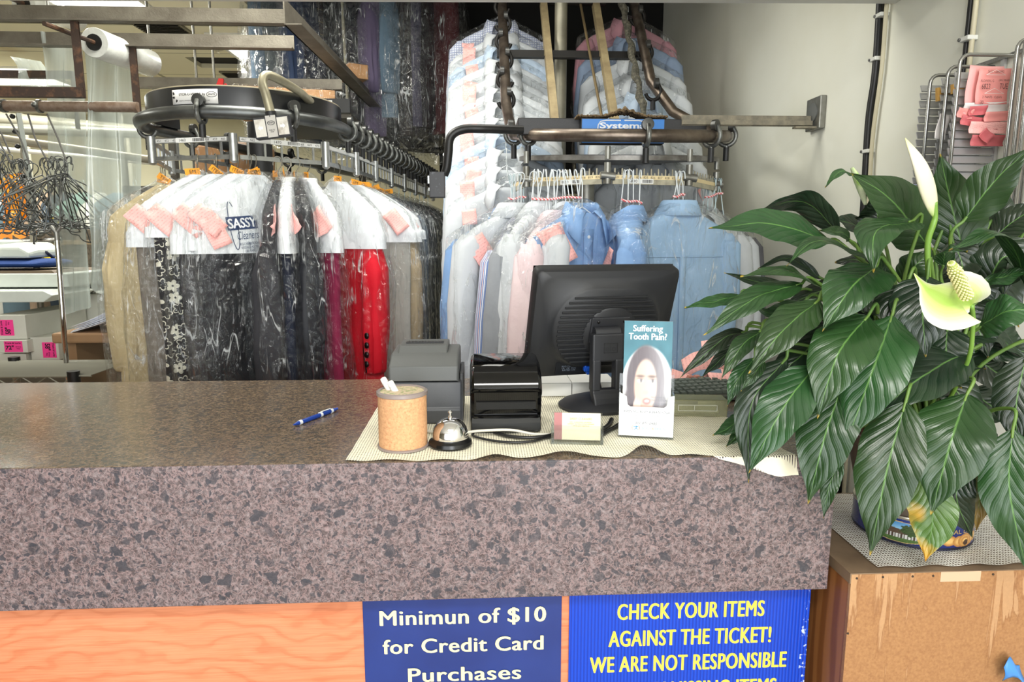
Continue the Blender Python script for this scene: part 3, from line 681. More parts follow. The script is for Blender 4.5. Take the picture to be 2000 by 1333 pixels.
m.build('window_lip', M('slot_edge', (205, 205, 190), .3), t)
# keyboard of the register
t = thing('keyboard', 'dark grey keyboard at the back right of the counter behind the plastic box', 'keyboard', (.575, 1.60, CTOP+.003), math.radians(10))
MB().rings([[(x_, -.075, .0), (x_, -.075, .012), (x_, .06, .03), (x_, .075, .026), (x_, .075, 0)] for x_ in (-.15, .1)]).build('case', M('keyboard_grey', (72, 74, 68), .5), t, bevel=.002)
m = MB()
for i in range(12):
    for j in range(5): m.box((-.137+i*.0185, -.052+j*.021, .0195+j*.0028), (.0155, .016, .008), rx=.13, taper=.78)
m.build('keys', M('key_grey', (88, 96, 88), .5), t)
m = MB()
for i in (6, 7): m.box((-.137+i*.0185, -.052+5*.021, .0335), (.0155, .014, .007), rx=.13, taper=.78)
m.build('red_keys', M('key_red', (176, 116, 100), .5), t)
# white boxes under the monitor
for (xa, xb, ya, h_), nm in (((.148, .226, 1.59, .034), 'left white carton lying under the monitor'), ((.228, .335, 1.592, .034), 'right white carton lying under the monitor behind the stand')):
    t = thing('white_carton', nm, 'box', ((xa+xb)/2, ya+.05, MT), 0, 'white cartons under the monitor')
    MB().b2((xa, ya, MT), (xb, ya+.1, MT+h_)).build('carton_body', M('carton_white', (228, 228, 224), .6), t, world=True, bevel=.001)
    MB().b2((xa+.002, ya-.001, MT+h_-.002), (xb-.002, ya+.001, MT+h_-.001)).build('lid_seam', M('seam_grey', (176, 176, 172), .6), t, world=True)
t = thing('small_carton', 'small cream carton with a purple label behind the monitor stand', 'box', (.368, 1.60, MT))
MB().b2((-.02, 0, 0), (.02, .05, .044)).build('carton_body', M('carton_cream', (206, 196, 176), .6), t, bevel=.001)
MB().b2((-.016, -.001, .016), (.01, 0, .038)).build('purple_label', M('label_purple', (66, 52, 120), .5), t)
text_mb('HSP1', .02, .006, .02).xf(plane_xf((-.003, -.0015, .027), (0, 0, 1), (-1, 0, 0))).build('lettering', M('print_white', (215, 216, 218), .5), t)
# crumpled pink tickets
def pink_mat():
    k = N('pink_ticket_paper'); co = k.coord('UV', (1, 1, 1)); x, y, z = k.sep(co)
    rows = k.math('GREATER_THAN', k.math('SINE', k.math('MULTIPLY', y, 75)), .35)
    words = k.ramp(k.noise(k.coord('UV', (26, 11, 1)), 1, 2, .5), [(.50, (0, 0, 0)), (.54, (255, 255, 255))])
    ink = k.math('MULTIPLY', k.math('MULTIPLY', rows, words), .45)
    k.set(Base_Color=k.mix(ink, lin((250, 188, 182)), lin((190, 108, 106))), Roughness=.6); return k.m
PINK = pink_mat()
def ribbon(pts, w_, up=(0, 0, 1), n=8):
    P = bez(pts, n); m = MB(); U = Vector(up).normalized()
    R = [[p - U*w_/2, p + U*w_/2] for p in P]
    m.rings([[(q.x, q.y, q.z) for q in r] for r in R], closed=False); return m
Z0 = CTOP+.004
for pts, w_, up, nm in (
    ([(.50, 1.70, Z0+.025), (.53, 1.69, Z0+.016), (.57, 1.68, Z0+.003), (.60, 1.685, Z0+.004)], .045, (.2, .5, .9), 'pink ticket strip curling out at the left of the ticket heap'),
    ([(.55, 1.74, Z0+.035), (.58, 1.72, Z0+.06), (.63, 1.73, Z0+.062), (.69, 1.75, Z0+.05)], .06, (0, .7, .7), 'pink ticket lying folded on top of the ticket heap'),
    ([(.62, 1.80, Z0+.075), (.66, 1.79, Z0+.08), (.70, 1.80, Z0+.06)], .055, (0, .45, .9), 'pink ticket standing up at the back of the ticket heap'),
    ([(.63, 1.66, Z0+.03), (.67, 1.655, Z0+.018), (.72, 1.655, Z0+.006)], .05, (0, .7, .7), 'pink ticket draped at the right of the ticket heap')):
    o = ribbon(pts, w_, up).build('pink_ticket', PINK, smooth=60, thick=.0008); tag(o, nm, 'ticket', 'pink tickets heaped by the keyboard')
m = MB(); R = []
for i in range(13):
    tt = i/12; c = Vector((.585, 1.655, Z0+.022)).lerp(Vector((.70, 1.635, Z0+.016)), tt)
    R.append([c + Vector((0, math.cos(a)*.021, math.sin(a)*.021)) for a in [2*PI*j/24*1.12 for j in range(25)]])
m.rings(R, closed=False)
tag(m.build('pink_ticket', PINK, smooth=60, thick=.0008), 'pink ticket rolled into a tube in front of the ticket heap', 'ticket', 'pink tickets heaped by the keyboard')
# ================================================================== CONVEYORS
PIPE = M('conveyor_pipe', (104, 106, 104), .38, .8, var=(9, (78, 80, 80)))
PIPER = M('worn_conveyor_pipe', (128, 116, 104), .35, .8, var=(16, (88, 78, 70)))
CAST = M('cast_trolley', (132, 134, 130), .42, .7, var=(40, (66, 66, 64)))
ROLL = M('trolley_roller', (74, 74, 72), .35, .6)
RUB = M('rubber_sleeve', (22, 22, 23), .5)
ALU = M('aluminium_bar', (176, 178, 176), .32, .75, var=(30, (150, 152, 150)))
BAR2 = M('cream_slot_bar', (186, 180, 158), .45, .3, var=(30, (150, 144, 126)))
NUM = M('number_ink', (42, 40, 38), .6); STRIP = M('number_strip_silver', (206, 206, 202), .45); STRIP2 = M('number_strip_cream', (226, 206, 160), .5)
LABW = M('barcode_label_white', (236, 236, 232), .5)
def trolley(parent, p, tdir, drop, mat_c, r=.022, flip=1, mats=None):
    """C-shaped hook trolley riding on the pipe at p (world), pipe direction tdir; stem drops by `drop`"""
    T = Vector(tdir).normalized(); S = T.cross(Vector((0, 0, 1))).normalized()*flip
    U = Vector((0, 0, 1)); P = Vector(p)
    arc = [P + S*(r*.9) + U*(r+.012)] + [P + S*(math.cos(a)*(r+.010)) + U*(math.sin(a)*(r+.012)) for a in [math.radians(38-i*14) for i in range(10)]] + [P - U*(r+.020)]
    b = MB().tube(bez(arc, 2), [.0078]*(2*(len(arc)-1)+1), 8)
    arc2 = [P - S*(math.cos(a)*(r+.010)) + U*(math.sin(a)*(r+.012)) for a in [math.radians(-15-i*15) for i in range(6)]] + [P - U*(r+.020)]
    b2 = MB().tube(bez(arc2, 2), .0078, 8)
    b.v_off = 0
    o = len(b.v); b.add(b2.v, b2.f)
    root = b.build('trolley', mat_c, parent, smooth=50, world=True)
    def sub(nm, mb, mat): return mb.build(nm, mat, root, smooth=50, world=True)
    q = P + S*(r*.62) + U*(r+.012)
    sub('roller', MB().tube([q - S*.010, q - S*.009, q + S*.007, q + S*.008], [.012, .0195, .0195, .012], 18), ROLL)
    b3 = P - U*(r+.018)
    sub('stem', MB().tube([b3, b3 - U*(drop*.55)], .0105, 12), RUB)
    return root
def seg_bar(parent, A, B, zt, zb, nums, mat, strip, barcode=None, ladder=True, nslot=10, viewer=1):
    """number bar between two pivots: rails, rungs, number strip"""
    A = Vector(A); B = Vector(B); d = (B-A); L = d.length; d.normalize(); nrm = d.cross(Vector((0, 0, 1)))*viewer
    A2 = A + d*.018; B2 = B - d*.018; L2 = (B2-A2).length
    X = lambda o: plane_xf(o, d*viewer, (0, 0, 1))
    m = MB()
    def rail(z0, z1, th):
        c = (A2+B2)/2; m.box((c.x, c.y, (z0+z1)/2), (L2, th, z1-z0), rz=math.atan2(d.y, d.x))
    if ladder:
        rail(zt-.016, zt, .006); rail(zb, zb+.013, .006); rail(zb-.001, zb+.001, .012)
        for i in range(5):
            c = A2 + d*(L2*(i+.5)/5); m.box((c.x, c.y, (zt+zb)/2), (.006, .006, zt-zb-.01), rz=math.atan2(d.y, d.x))
    else:
        rail(zb, zb+.030, .007)
        for i in range(nslot):
            c = A2 + d*(L2*(i+.3)/nslot); m.box((c.x, c.y, zb+.036), (.005, .005, .03), rz=math.atan2(d.y, d.x), taper=.7)
            c = A2 + d*(L2*(i+.8)/nslot); m.box((c.x, c.y, zb+.032), (.010, .005, .014), rz=math.atan2(d.y, d.x), taper=.2)
    root = m.build('number_bar', mat, parent, world=True)
    zc = (zt-.008) if ladder else zb+.0225; hh = .0115 if ladder else .0125
    c = (A2+B2)/2 + nrm*.0038
    MB().box((0, 0, 0), (L2-.006, hh, .0006)).xf(X((c.x, c.y, zc))).build('number_strip', strip, root, world=True)
    if nums:
        n = len(nums)
        for i, s in enumerate(nums):
            if not s: continue
            t_ = (i+.5)/n - .5; q = (A2+B2)/2 + d*viewer*(t_*L2) + nrm*.0043
            text_mb(s, .016, .0075, .0, 2).xf(X((q.x, q.y, zc))).build('lettering', NUM, root, world=True)
    if barcode:
        s, t_, w_ = barcode; zz = zc if ladder else zb+.0105
        q = (A2+B2)/2 + d*viewer*(t_*L2) + nrm*.0046
        MB().box((0, 0, 0), (w_, .0155, .0006)).xf(X((q.x, q.y, zz))).build('barcode_label', LABW, root, world=True)
        q2 = q + d*viewer*(-w_*.27) + nrm*.0006
        text_mb(s, .024, .009, 0, 2).xf(X((q2.x, q2.y, zz))).build('lettering', NUM, root, world=True)
        mm = MB(); rnd = random.Random(sum(map(ord, s)))
        xx = 0
        while xx < w_*.38:
            ww = rnd.choice((.0007, .0012, .0018)); p3 = Vector((xx+w_*.07, 0, .0004)); mm.b2((p3.x, -.005, .0003), (p3.x+ww, .005, .0006)); xx += ww+rnd.choice((.0008, .0014))
        mm.xf(X((q.x, q.y, zz))).build('barcode', NUM, root, world=True)
    return root

# ---------------------------------------------------------------- left conveyor
LX, LY, LR, LZ = -.845, 2.6, .355, 1.855
def Lring(phi, r=LR): a = math.radians(phi); return Vector((LX+math.sin(a)*r, LY-math.cos(a)*r, 0))
SLR, SLL = .10, .25
def Rleg(t): return Vector((LX+LR+SLR*t, LY+t, 0))       # t metres behind ring centre
def Lleg(t): return Vector((LX-LR+SLL*t, LY+t, 0))
cv = thing('garment_conveyor', 'left round-nosed garment conveyor with black drum and silver number bars', 'conveyor', (LX, LY, 0))
path = [Lleg(t)+Vector((0, 0, LZ)) for t in (2.0, 1.4, .8, .3)] + [Lring(p)+Vector((0, 0, LZ)) for p in range(-90, 91, 10)] + [Rleg(t)+Vector((0, 0, LZ)) for t in (.3, .8, 1.6, 2.6)]
MB().tube(path, .0215, 14).build('track_pipe', PIPE, cv, smooth=60, world=True)
R = []
for rr_, z in ((.322, 1.872), (.334, 1.872), (.334, 1.938), (.322, 1.938)):
    R.append([Vector((LX+math.sin(a)*rr_, LY-math.cos(a)*rr_, z)) for a in [math.radians(-112+i*7) for i in range(33)]])
R.append(R[0]); MB().rings(R, closed=False).build('drum_rim', M('drum_black', (22, 23, 24), .3), cv, smooth=40, world=True)
MB().tube([(LX+math.sin(a)*.329, LY-math.cos(a)*.329, 1.939) for a in [math.radians(-112+i*7) for i in range(33)]], .0045, 6).build('drum_edge', M('drum_edge_dusty', (150, 140, 116), .6), cv, smooth=60, world=True)
MB().tube([(LX+.075, LY-.12, .0), (LX+.075, LY-.12, 1.70)], .033, 20).build('post', GALV, cv, smooth=40, world=True)
MB().tube([(LX+.075, LY-.12, 1.69), (LX+.075, LY-.12, 1.86)], .04, 20).build('post_collar', RUB, cv, smooth=40, world=True)
# name plates
def drum_plate(nm, a0, a1, z0, z1, r, txt=True, parent=cv):
    m = MB(); m.grid(lambda u, v: (LX+math.sin(math.radians(a0+(a1-a0)*u))*r, LY-math.cos(math.radians(a0+(a1-a0)*u))*r, z0+(z1-z0)*v), 10, 2)
    pl = m.build(nm, M('plate_white', (226, 224, 220), .4), parent, smooth=60, world=True, thick=.001)
    def put(mb, mat, name='lettering'):
        for v in mb.v:
            a = math.radians((a0+a1)/2) + v.x/r
            v.x, v.y, v.z = LX+math.sin(a)*(r+.0012), LY-math.cos(a)*(r+.0012), (z0+z1)/2+v.y
        mb.build(name, NUM, pl, world=True)
    s = (z1-z0)/.048
    put(text_mb('STOR-U-VEYOR by', .098*s, .0105*s, .03).xf(Matrix.Translation((-.006*s, .006*s, 0))), NUM)
    put(text_mb('WHITE CONVEYORS, INC.  KENILWORTH NJ', .112*s, .0055*s, .0).xf(Matrix.Translation((0, -.014*s, 0))), NUM)
    m = MB()
    for (x_, y_, ang) in ((-.078, .013, .3), (-.078, -.001, 1.5), (-.066, -.013, 2.7)):
        m.add([Matrix.Rotation(ang, 3, 'Z') @ Vector((px_, py_, 0))*s + Vector((x_*s, y_*s, 0)) for px_, py_ in ((-.0035, -.005), (.0035, -.005), (.0035, .001), (0, .006), (-.0035, .001))], [(0, 1, 2, 3, 4)])
    put(m, NUM, 'arrow_marks')
    m = MB(); m.tube([(.064*s+.017*s*math.cos(a), .006*s+.0085*s*math.sin(a), 0) for a in [2*PI*i/24 for i in range(25)]], .0009, 4)
    put(m, NUM, 'oval_mark'); put(text_mb('WHITE', .024*s, .007*s, .03, shear=.2).xf(Matrix.Translation((.064*s, .006*s, 0))), NUM)
drum_plate('name_plate', -24, 3, 1.884, 1.929, .3355)
# second name plate on a box behind the drum
bx = MB().b2((-.80, 2.86, 1.965), (-.52, 2.9, 2.02)).build('motor_guard', M('guard_black', (26, 26, 26), .45), cv, world=True)
pl = MB().b2((-.80, 2.856, 1.975), (-.59, 2.86, 2.012)).build('name_plate', M('plate_white', (226, 224, 220), .4), cv, world=True)
text_mb('STOR-U-VEYOR by', .13, .012, .03).xf(FRONT((-.70, 2.8555, 1.994))).build('lettering', NUM, pl, world=True)
# pivots and number bars
pv = [Lleg(.5), Lring(-108), Lring(-41), Lring(10), Lring(62), Rleg(.12), Rleg(.42), Rleg(.72), Rleg(1.02), Rleg(1.32), Rleg(1.62), Rleg(1.92)]
ZT, ZB = 1.782, 1.712
for i, p in enumerate(pv):
    if i > 0: MB().tube([p+Vector((0, 0, ZT+.008)), p+Vector((0, 0, ZB-.008)), p+Vector((0, 0, ZB-.014))], [.0135, .0135, .006], 14).tube([p+Vector((0, 0, ZT-.018)), p+Vector((0, 0, ZT-.020))], .0142, 14).tube([p+Vector((0, 0, ZB+.014)), p+Vector((0, 0, ZB+.012))], .0142, 14).build('pivot_post', ALU, cv, smooth=40, world=True)
numsets = {1: None, 2: ['451', '452', '453', '45', '', '', '458', '459', '460'], 3: ['461', '462', '', '', '', '', '', '468', '469', '470']}
for i in range(len(pv)-1):
    seg_bar(cv, pv[i], pv[i+1], ZT, ZB, numsets.get(i), ALU, STRIP, ('1460', 0, .11) if i == 2 else ('1470', .05, .1) if i == 3 else None)
for i, (p, tg) in enumerate([(Lring(-86), None), (Lring(-5), None), (Lring(41), None)] + [(Rleg(.02+.10*i), 1) for i in range(22)]):
    if tg is None:
        d_ = (p - Vector((LX, LY, 0))); tdir = Vector((-d_.y, d_.x, 0))
    else: tdir = Vector((SLR, 1, 0))
    trolley(cv, p+Vector((0, 0, LZ)), tdir, .07, CAST, .0215, 1)
for t_ in (.22, .44, .66, .95, 1.3):
    trolley(cv, Lleg(t_)+Vector((0, 0, LZ)), (SLL, 1, 0), .07, CAST)
# control box on its bent pipe
cb = MB().box((-.625, 2.15, 1.793), (.108, .028, .062), ry=-.12).build('control_box', M('switch_box_black', (26, 27, 32), .35), cv, world=True, bevel=.002)
def cbx(dx, dz, dy=0): c, s = math.cos(.12), math.sin(.12); return (-.625+dx*c-dz*s, 2.1355+dy, 1.793+dx*s+dz*c)
PADM = M('worn_switch_pad', (214, 210, 200), .5, var=(26, (150, 138, 122), .5, .7))
for dx in (-.034, .034): MB().box(cbx(dx, 0), (.032, .003, .052), ry=-.12).build('push_pad', PADM, cb, world=True)
MB().box(cbx(0, .002), (.03, .0035, .064), ry=-.12).build('label_strip', M('switch_label', (190, 186, 178), .5), cb, world=True)
m = MB(); m.tube([Vector(cbx(.011*math.cos(a), .012+.006*math.sin(a), -.0025)) for a in [2*PI*i/20 for i in range(21)]], .0008, 5); m.build('oval_mark', NUM, cb, world=True)
text_mb('WHITE', .016, .005, .02).xf(plane_xf(cbx(0, .012, -.0025), (math.cos(.12), 0, math.sin(.12)), (0, 0, 1))).build('lettering', NUM, cb, world=True)
text_mb('PUSH TO\nSTOP', .017, .009, .02).xf(plane_xf(cbx(0, -.012, -.0025), (math.cos(.12), 0, math.sin(.12)), (0, 0, 1))).build('lettering', NUM, cb, world=True)
for sx, dx in ((-1, -.034), (1, .034)):
    m = MB().add([Matrix.Rotation(0, 3, 'Z') @ Vector((sx*px_, py_, 0)) for px_, py_ in ((-.008, -.004), (.0, -.004), (.0, -.008), (.008, 0), (0, .008), (0, .004), (-.008, .004))], [(0, 1, 2, 3, 4, 5, 6)])
    m.xf(plane_xf(cbx(dx, 0, -.0022), (math.cos(.12), 0, math.sin(.12)), (0, 0, 1))).build('arrow_mark', LABW, cb, world=True)
BENT = M('bent_pipe_cream', (170, 164, 138), .4, .5, var=(10, (140, 134, 112)))
MB().tube(bez([(-.63, 2.15, 1.835), (-.642, 2.15, 1.89), (-.652, 2.155, 1.925), (-.645, 2.175, 1.952), (-.62, 2.22, 1.950), (-.585, 2.33, 1.935), (-.575, 2.42, 1.925), (-.56, 2.7, 1.93)], 6), .0135, 14).build('bent_arm', BENT, cv, smooth=60, world=True)
MB().tube([(-.629, 2.15, 1.822), (-.631, 2.15, 1.840)], .0165, 14).build('rubber_collar', RUB, cv, smooth=40, world=True)

# ---------------------------------------------------------------- right conveyor
RX, RY, RR = .53, 2.6, .40
def Rz(y): return 1.785 + max(0, (y-2.2))*.15
def Rring(phi, r=RR): a = math.radians(phi); p = Vector((RX+math.sin(a)*r, RY-math.cos(a)*r, 0)); p.z = Rz(p.y); return p
INC = 1.2
XL_, XR_ = .115, .72
def incl(x, t): return Vector((x, 2.66+t, 1.86+INC*t))
c2 = thing('garment_conveyor', 'right garment conveyor with a worn steel ring and rails climbing steeply behind', 'conveyor', (RX, RY, 0))
path = [incl(XL_, .9), incl(XL_, .4), incl(XL_, .1)] + [Rring(p) for p in range(-90, 91, 10)] + [Vector((.90, 2.74, 1.90)), Vector((.80, 2.8, 1.97)), incl(XR_, .2), incl(XR_, .9)]
MB().tube(path, .0215, 14).build('track_pipe', PIPER, c2, smooth=60, world=True)
# flat lower wheel
R = [[Vector((RX+math.sin(a)*r_, RY-math.cos(a)*r_, z_+max(0, RY-math.cos(a)*r_-2.2)*.1)) for a in [2*PI*i/48 for i in range(48)]] for r_, z_ in ((.05, 1.695), (.36, 1.712), (.372, 1.709), (.372, 1.724), (.36, 1.727), (.05, 1.722))]
MB().rings(R).build('drive_wheel', M('wheel_grey', (136, 134, 130), .45, .6, var=(20, (98, 94, 88))), c2, smooth=40, world=True)
MB().tube([(.40, 2.5, .0), (.40, 2.5, 1.70)], .03, 20).build('drive_post', GALV, c2, smooth=40, world=True)
hd = MB().b2((.139, 2.375, 1.812), (.80, 2.50, 1.868)).build('header_beam', M('beam_black', (28, 27, 28), .45, bump=(300, .1)), c2, world=True, bevel=.003)
sg = MB().b2((.352, 2.33, 1.778), (.638, 2.375, 1.860)).build('sign_box', M('sign_case', (30, 30, 32), .5), c2, world=True)
MB().b2((.354, 2.327, 1.780), (.636, 2.330, 1.858)).build('blue_plate', M('sign_blue', (36, 122, 204), .4), sg, world=True)
SW = M('sign_white', (228, 232, 236), .5)
text_mb('Systems', .155, .026, .03).xf(FRONT((.492, 2.3262, 1.834))).build('lettering', SW, sg, world=True)
text_mb('P.O. BOX 717\nPOWDER SPRINGS, GA 30127', .062, .0105, .01).xf(FRONT((.495, 2.3262, 1.790))).build('lettering', SW, sg, world=True)
text_mb('NAVIGATION BY\nR. F. FABRICATION, INC.', .056, .0105, .01).xf(FRONT((.595, 2.3262, 1.792))).build('lettering', SW, sg, world=True)
text_mb('MODEL NO.\nSERIAL NO.', .02, .0105, .01).xf(FRONT((.371, 2.3262, 1.790))).build('lettering', SW, sg, world=True)
MB().b2((.386, 2.326, 1.7905), (.418, 2.327, 1.7965)).b2((.386, 2.326, 1.7825), (.418, 2.327, 1.7885)).build('blank_field', M('sign_field', (190, 190, 170), .5), sg, world=True)
for s_ in (-1, 1):
    pts = [(.492+s_*.006, 1.8535), (.492+s_*.055, 1.8535), (.492+s_*.075, 1.85), (.492+s_*.083, 1.838), (.492+s_*.085, 1.82)]
    MB().tube([(p[0], 2.3262, p[1]) for p in pts], .0022, 6).build('arrow_loop', SW, sg, world=True)
k = N('brown_lint'); k.set(Base_Color=k.ramp(k.noise(k.coord(), 180, 5), [(.35, (84, 66, 44)), (.65, (150, 126, 92))]), Roughness=1); k.bump(k.noise(k.coord(), 260, 4), 1, .01)
m = MB().grid(lambda u, v: (.335+.31*u, 2.315+.07*v, 1.861 + .004 + .006*abs(fbm((u*30, v*5, 0))) + .026*math.exp(-((u-.53)/.16)**2)*(.6+.8*abs(fbm((u*14, v*6, 2))))), 60, 8)
m.build('lint_layer', k.m, c2, world=True, smooth=60, thick=.006)
# inclined angle irons and cross bars
TAN = M('tan_angle_iron', (164, 148, 112), .6, .2, var=(14, (136, 120, 90)), bump=(120, .2)); IRON = M('black_angle_iron', (26, 24, 22), .5, .4)
def beam(parent, name, a, b, w_, h_, mat, up=(0, 0, 1), L=True):
    A = Vector(a); B = Vector(b); d = (B-A).normalized(); s = d.cross(Vector(up)).normalized(); u = s.cross(d)
    m = MB()
    for (c0, c1, e0, e1) in (((-w_/2, w_/2, -h_/2, -h_/2+.005), (-w_/2, -w_/2+.005, -h_/2, h_/2)) if L else ((-w_/2, w_/2, -h_/2, h_/2),)):
        q = [A+s*c0+u*e0, A+s*c1+u*e0, A+s*c1+u*e1, A+s*c0+u*e1]; q2 = [p+(B-A) for p in q]
        m.add(q+q2, [(3, 2, 1, 0), (4, 5, 6, 7), (0, 1, 5, 4), (1, 2, 6, 5), (2, 3, 7, 6), (3, 0, 4, 7)])
    return m.build(name, mat, parent, world=True)
beam(c2, 'inclined_rail', incl(.302, .0), incl(.302, .85), .035, .03, TAN, (1, 0, 0), False)
beam(c2, 'inclined_rail', incl(.540, .0), incl(.540, .85), .035, .03, TAN, (1, 0, 0), False)
MB().tube([incl(.49, 0)+Vector((0, -.02, 0)), incl(.46, .8)], .006, 8).build('control_rod', M('rod_rusty', (110, 94, 66), .6, .3), c2, world=True, smooth=60)
def ptn(x, y, X=None, t=None): return None
yb = 2.98
beam(c2, 'cross_bar', (.085, yb, 2.235), (.745, yb, 2.235), .035, .036, IRON)
beam(c2, 'cross_bar', (.285, 3.2, 2.53), (.585, 3.2, 2.53), .035, .05, IRON)
MB().tube([(.365, 3.05, .0), (.365, 3.05, 4.0)], .0275, 20).build('column', M('column_grey', (140, 136, 120), .45, .4, var=(8, (116, 112, 98))), c2, world=True, smooth=40)
k = N('bristle_strip'); k.set(Base_Color=k.ramp(k.noise(k.coord(), 90, 4), [(.4, (60, 58, 50)), (.7, (104, 100, 86))]), Roughness=.8)
A, B = incl(.655, 0)+Vector((0, -.03, 0)), incl(.655, .8)+Vector((0, -.03, 0))
m = MB().tube([A.lerp(B, i/30)+Vector((.006*math.sin(i*2.1), 0, 0)) for i in range(31)], [.014+.004*math.sin(i*1.7) for i in range(31)], 8)
m.build('chain_guard', k.m, c2, world=True, smooth=40)
m = MB(); rnd = random.Random(3)
for i in range(46):
    p = A.lerp(B, rnd.random()); a = rnd.random()*6.3
    m.tube([p, p+Vector((.018*math.cos(a)-.006, -.008, .02*math.sin(a)))], .0012, 3)
o = m.build('loose_fibres', k.m, c2, world=True); o['kind'] = 'stuff'
# trolleys, pivots, bars at the front
for ph, fl in ((-62, 1), (-82, 1), (2, 1), (41, 1), (66, 1)):
    p = Rring(ph); d_ = (p - Vector((RX, RY, p.z))); trolley(c2, p, (-d_.y, d_.x, 0), .085, CAST, .0215, fl)
for i in range(5):
    trolley(c2, incl(XL_, .12+.16*i), (0, 1, INC), .06, IRON, .0215); trolley(c2, incl(XR_, .16+.16*i), (0, 1, INC), .06, IRON, .0215)
for i in range(4): trolley(c2, incl(XL_, .2+.16*i), (0, 1, INC), .06, IRON, .0215, -1)
PVR = [Vector((.135, 2.62, 0)), Vector((.165, 2.33, 0)), Vector((.418, 2.19, 0)), Vector((.705, 2.25, 0)), Vector((.885, 2.5, 0))]
ZB2 = 1.632
for p in PVR[1:]:
    MB().tube([p+Vector((0, 0, 1.70)), p+Vector((0, 0, 1.66)), p+Vector((0, 0, 1.658)), p+Vector((0, 0, 1.632))], [.011, .011, .0135, .0135], 12).tube([p+Vector((0, 0, 1.71)), p+Vector((0, 0, 1.75))], .009, 10).tube([p+Vector((-.022, -.004, 1.66)), p+Vector((.024, -.004, 1.655))], .013, 10).build('pivot_post', GALV, c2, smooth=40, world=True)
seg_bar(c2, PVR[0], PVR[1], 0, ZB2, None, BAR2, STRIP2, None, False, 9)
seg_bar(c2, PVR[1], PVR[2], 0, ZB2, ['811', '812', '813', '814', '', '816', '817', '818', '819', '820'], BAR2, STRIP2, ('820', .08, .075), False)
seg_bar(c2, PVR[2], PVR[3], 0, ZB2, ['821', '822', '823', '824', '825', '826', '827', '828', '829', '830'], BAR2, STRIP2, ('830', -.12, .09), False)
seg_bar(c2, PVR[3], PVR[4], 0, ZB2, None, BAR2, STRIP2, None, False, 9)
# black handle with switch box
hb = thing('pull_switch', 'black bent pipe arm with a small scuffed switch box at its lower end', 'switch', (-.14, 2.27, 1.6))
MB().tube(bez([(-.112, 2.27, 1.665), (-.102, 2.265, 1.69), (-.096, 2.26, 1.735), (-.088, 2.26, 1.785), (-.05, 2.26, 1.809), (.02, 2.26, 1.812), (.15, 2.30, 1.815)], 8), .0145, 14).build('bent_arm', M('arm_black', (26, 25, 24), .4, .3), hb, world=True, smooth=60)
MB().b2((-.158, 2.23, 1.59), (-.108, 2.27, 1.672)).build('switch_box', M('scuffed_box', (34, 34, 38), .45, var=(60, (90, 92, 98), .62, .7)), hb, world=True, bevel=.002)
MB().b2((-.164, 2.24, 1.635), (-.156, 2.26, 1.66)).b2((-.162, 2.245, 1.612), (-.156, 2.255, 1.622)).build('lever', ALU, hb, world=True)
# ================================================================== GARMENTS
def film_mat(name, tint, diff, dens, base=None):
    k = N(name); co = k.coord(scale=(1, 1, .22))
    h = k.math('ADD', k.noise(co, 17, 5, .55, 1.2), k.math('MULTIPLY', k.voro(k.mix(.25, k.coord(scale=(1, 1, .45)), k.noise(k.coord(), 9, 2), 'ADD'), 20, 'F1'), .9))
    b = k.n('ShaderNodeBump'); b.inputs['Strength'].default_value = 1; b.inputs['Distance'].default_value = .024; k.l(h, b.inputs['Height'])
    tr = k.n('ShaderNodeBsdfTransparent'); tr.inputs[0].default_value = tint
    gl = k.n('ShaderNodeBsdfGlossy'); gl.inputs['Roughness'].default_value = .07; k.l(b.outputs[0], gl.inputs['Normal'])
    df = k.n('ShaderNodeBsdfDiffuse'); df.inputs[0].default_value = lin((225, 228, 228)); k.l(b.outputs[0], df.inputs['Normal'])
    lw = k.n('ShaderNodeLayerWeight'); lw.inputs[0].default_value = .5; k.l(b.outputs[0], lw.inputs['Normal'])
    m1 = k.n('ShaderNodeMixShader'); k.l(k.math('MULTIPLY_ADD', k.math('POWER', lw.outputs['Facing'], 2.0), dens, .03), m1.inputs[0]); k.l(tr.outputs[0], m1.inputs[1]); k.l(gl.outputs[0], m1.inputs[2])
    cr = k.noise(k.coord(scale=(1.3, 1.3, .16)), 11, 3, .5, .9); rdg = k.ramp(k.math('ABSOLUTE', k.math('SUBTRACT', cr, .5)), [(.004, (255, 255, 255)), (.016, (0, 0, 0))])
    crm = k.math('MULTIPLY', k.math('MULTIPLY', rdg, k.ramp(k.noise(k.coord(scale=(1, 1, .6)), 16, 3), [(.5, (0, 0, 0)), (.62, (255, 255, 255))])), .55)  # crinkle highlights painted into the film as white streaks along creases
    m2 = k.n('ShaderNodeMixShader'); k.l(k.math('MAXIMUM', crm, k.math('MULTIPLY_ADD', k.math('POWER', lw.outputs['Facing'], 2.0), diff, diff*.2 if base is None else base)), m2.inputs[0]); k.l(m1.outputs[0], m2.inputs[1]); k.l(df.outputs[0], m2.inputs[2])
    k.l(m2.outputs[0], k.out.inputs[0]); return k.m
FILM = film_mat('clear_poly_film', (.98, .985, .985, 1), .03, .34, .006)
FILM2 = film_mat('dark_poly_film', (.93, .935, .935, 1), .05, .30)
PAPER = N('white_cape_paper'); PAPER.set(Base_Color=lin((234, 237, 240)), Roughness=.6); PAPER.bump(PAPER.noise(PAPER.coord(scale=(1, 1, .3)), 16, 3), .25, .01); PAPER = PAPER.m
WIRE = M('hanger_wire', (120, 116, 104), .35, .8); WIREB = M('blue_hanger_wire', (178, 196, 200), .4, .1); WIREW = M('white_hanger_wire', (214, 220, 222), .4); WIREG = M('gold_hanger_wire', (150, 130, 80), .35, .7)
ORANGE = M('orange_tag', (250, 168, 44), .5); TAGINK = M('tag_ink', (70, 50, 20), .6)
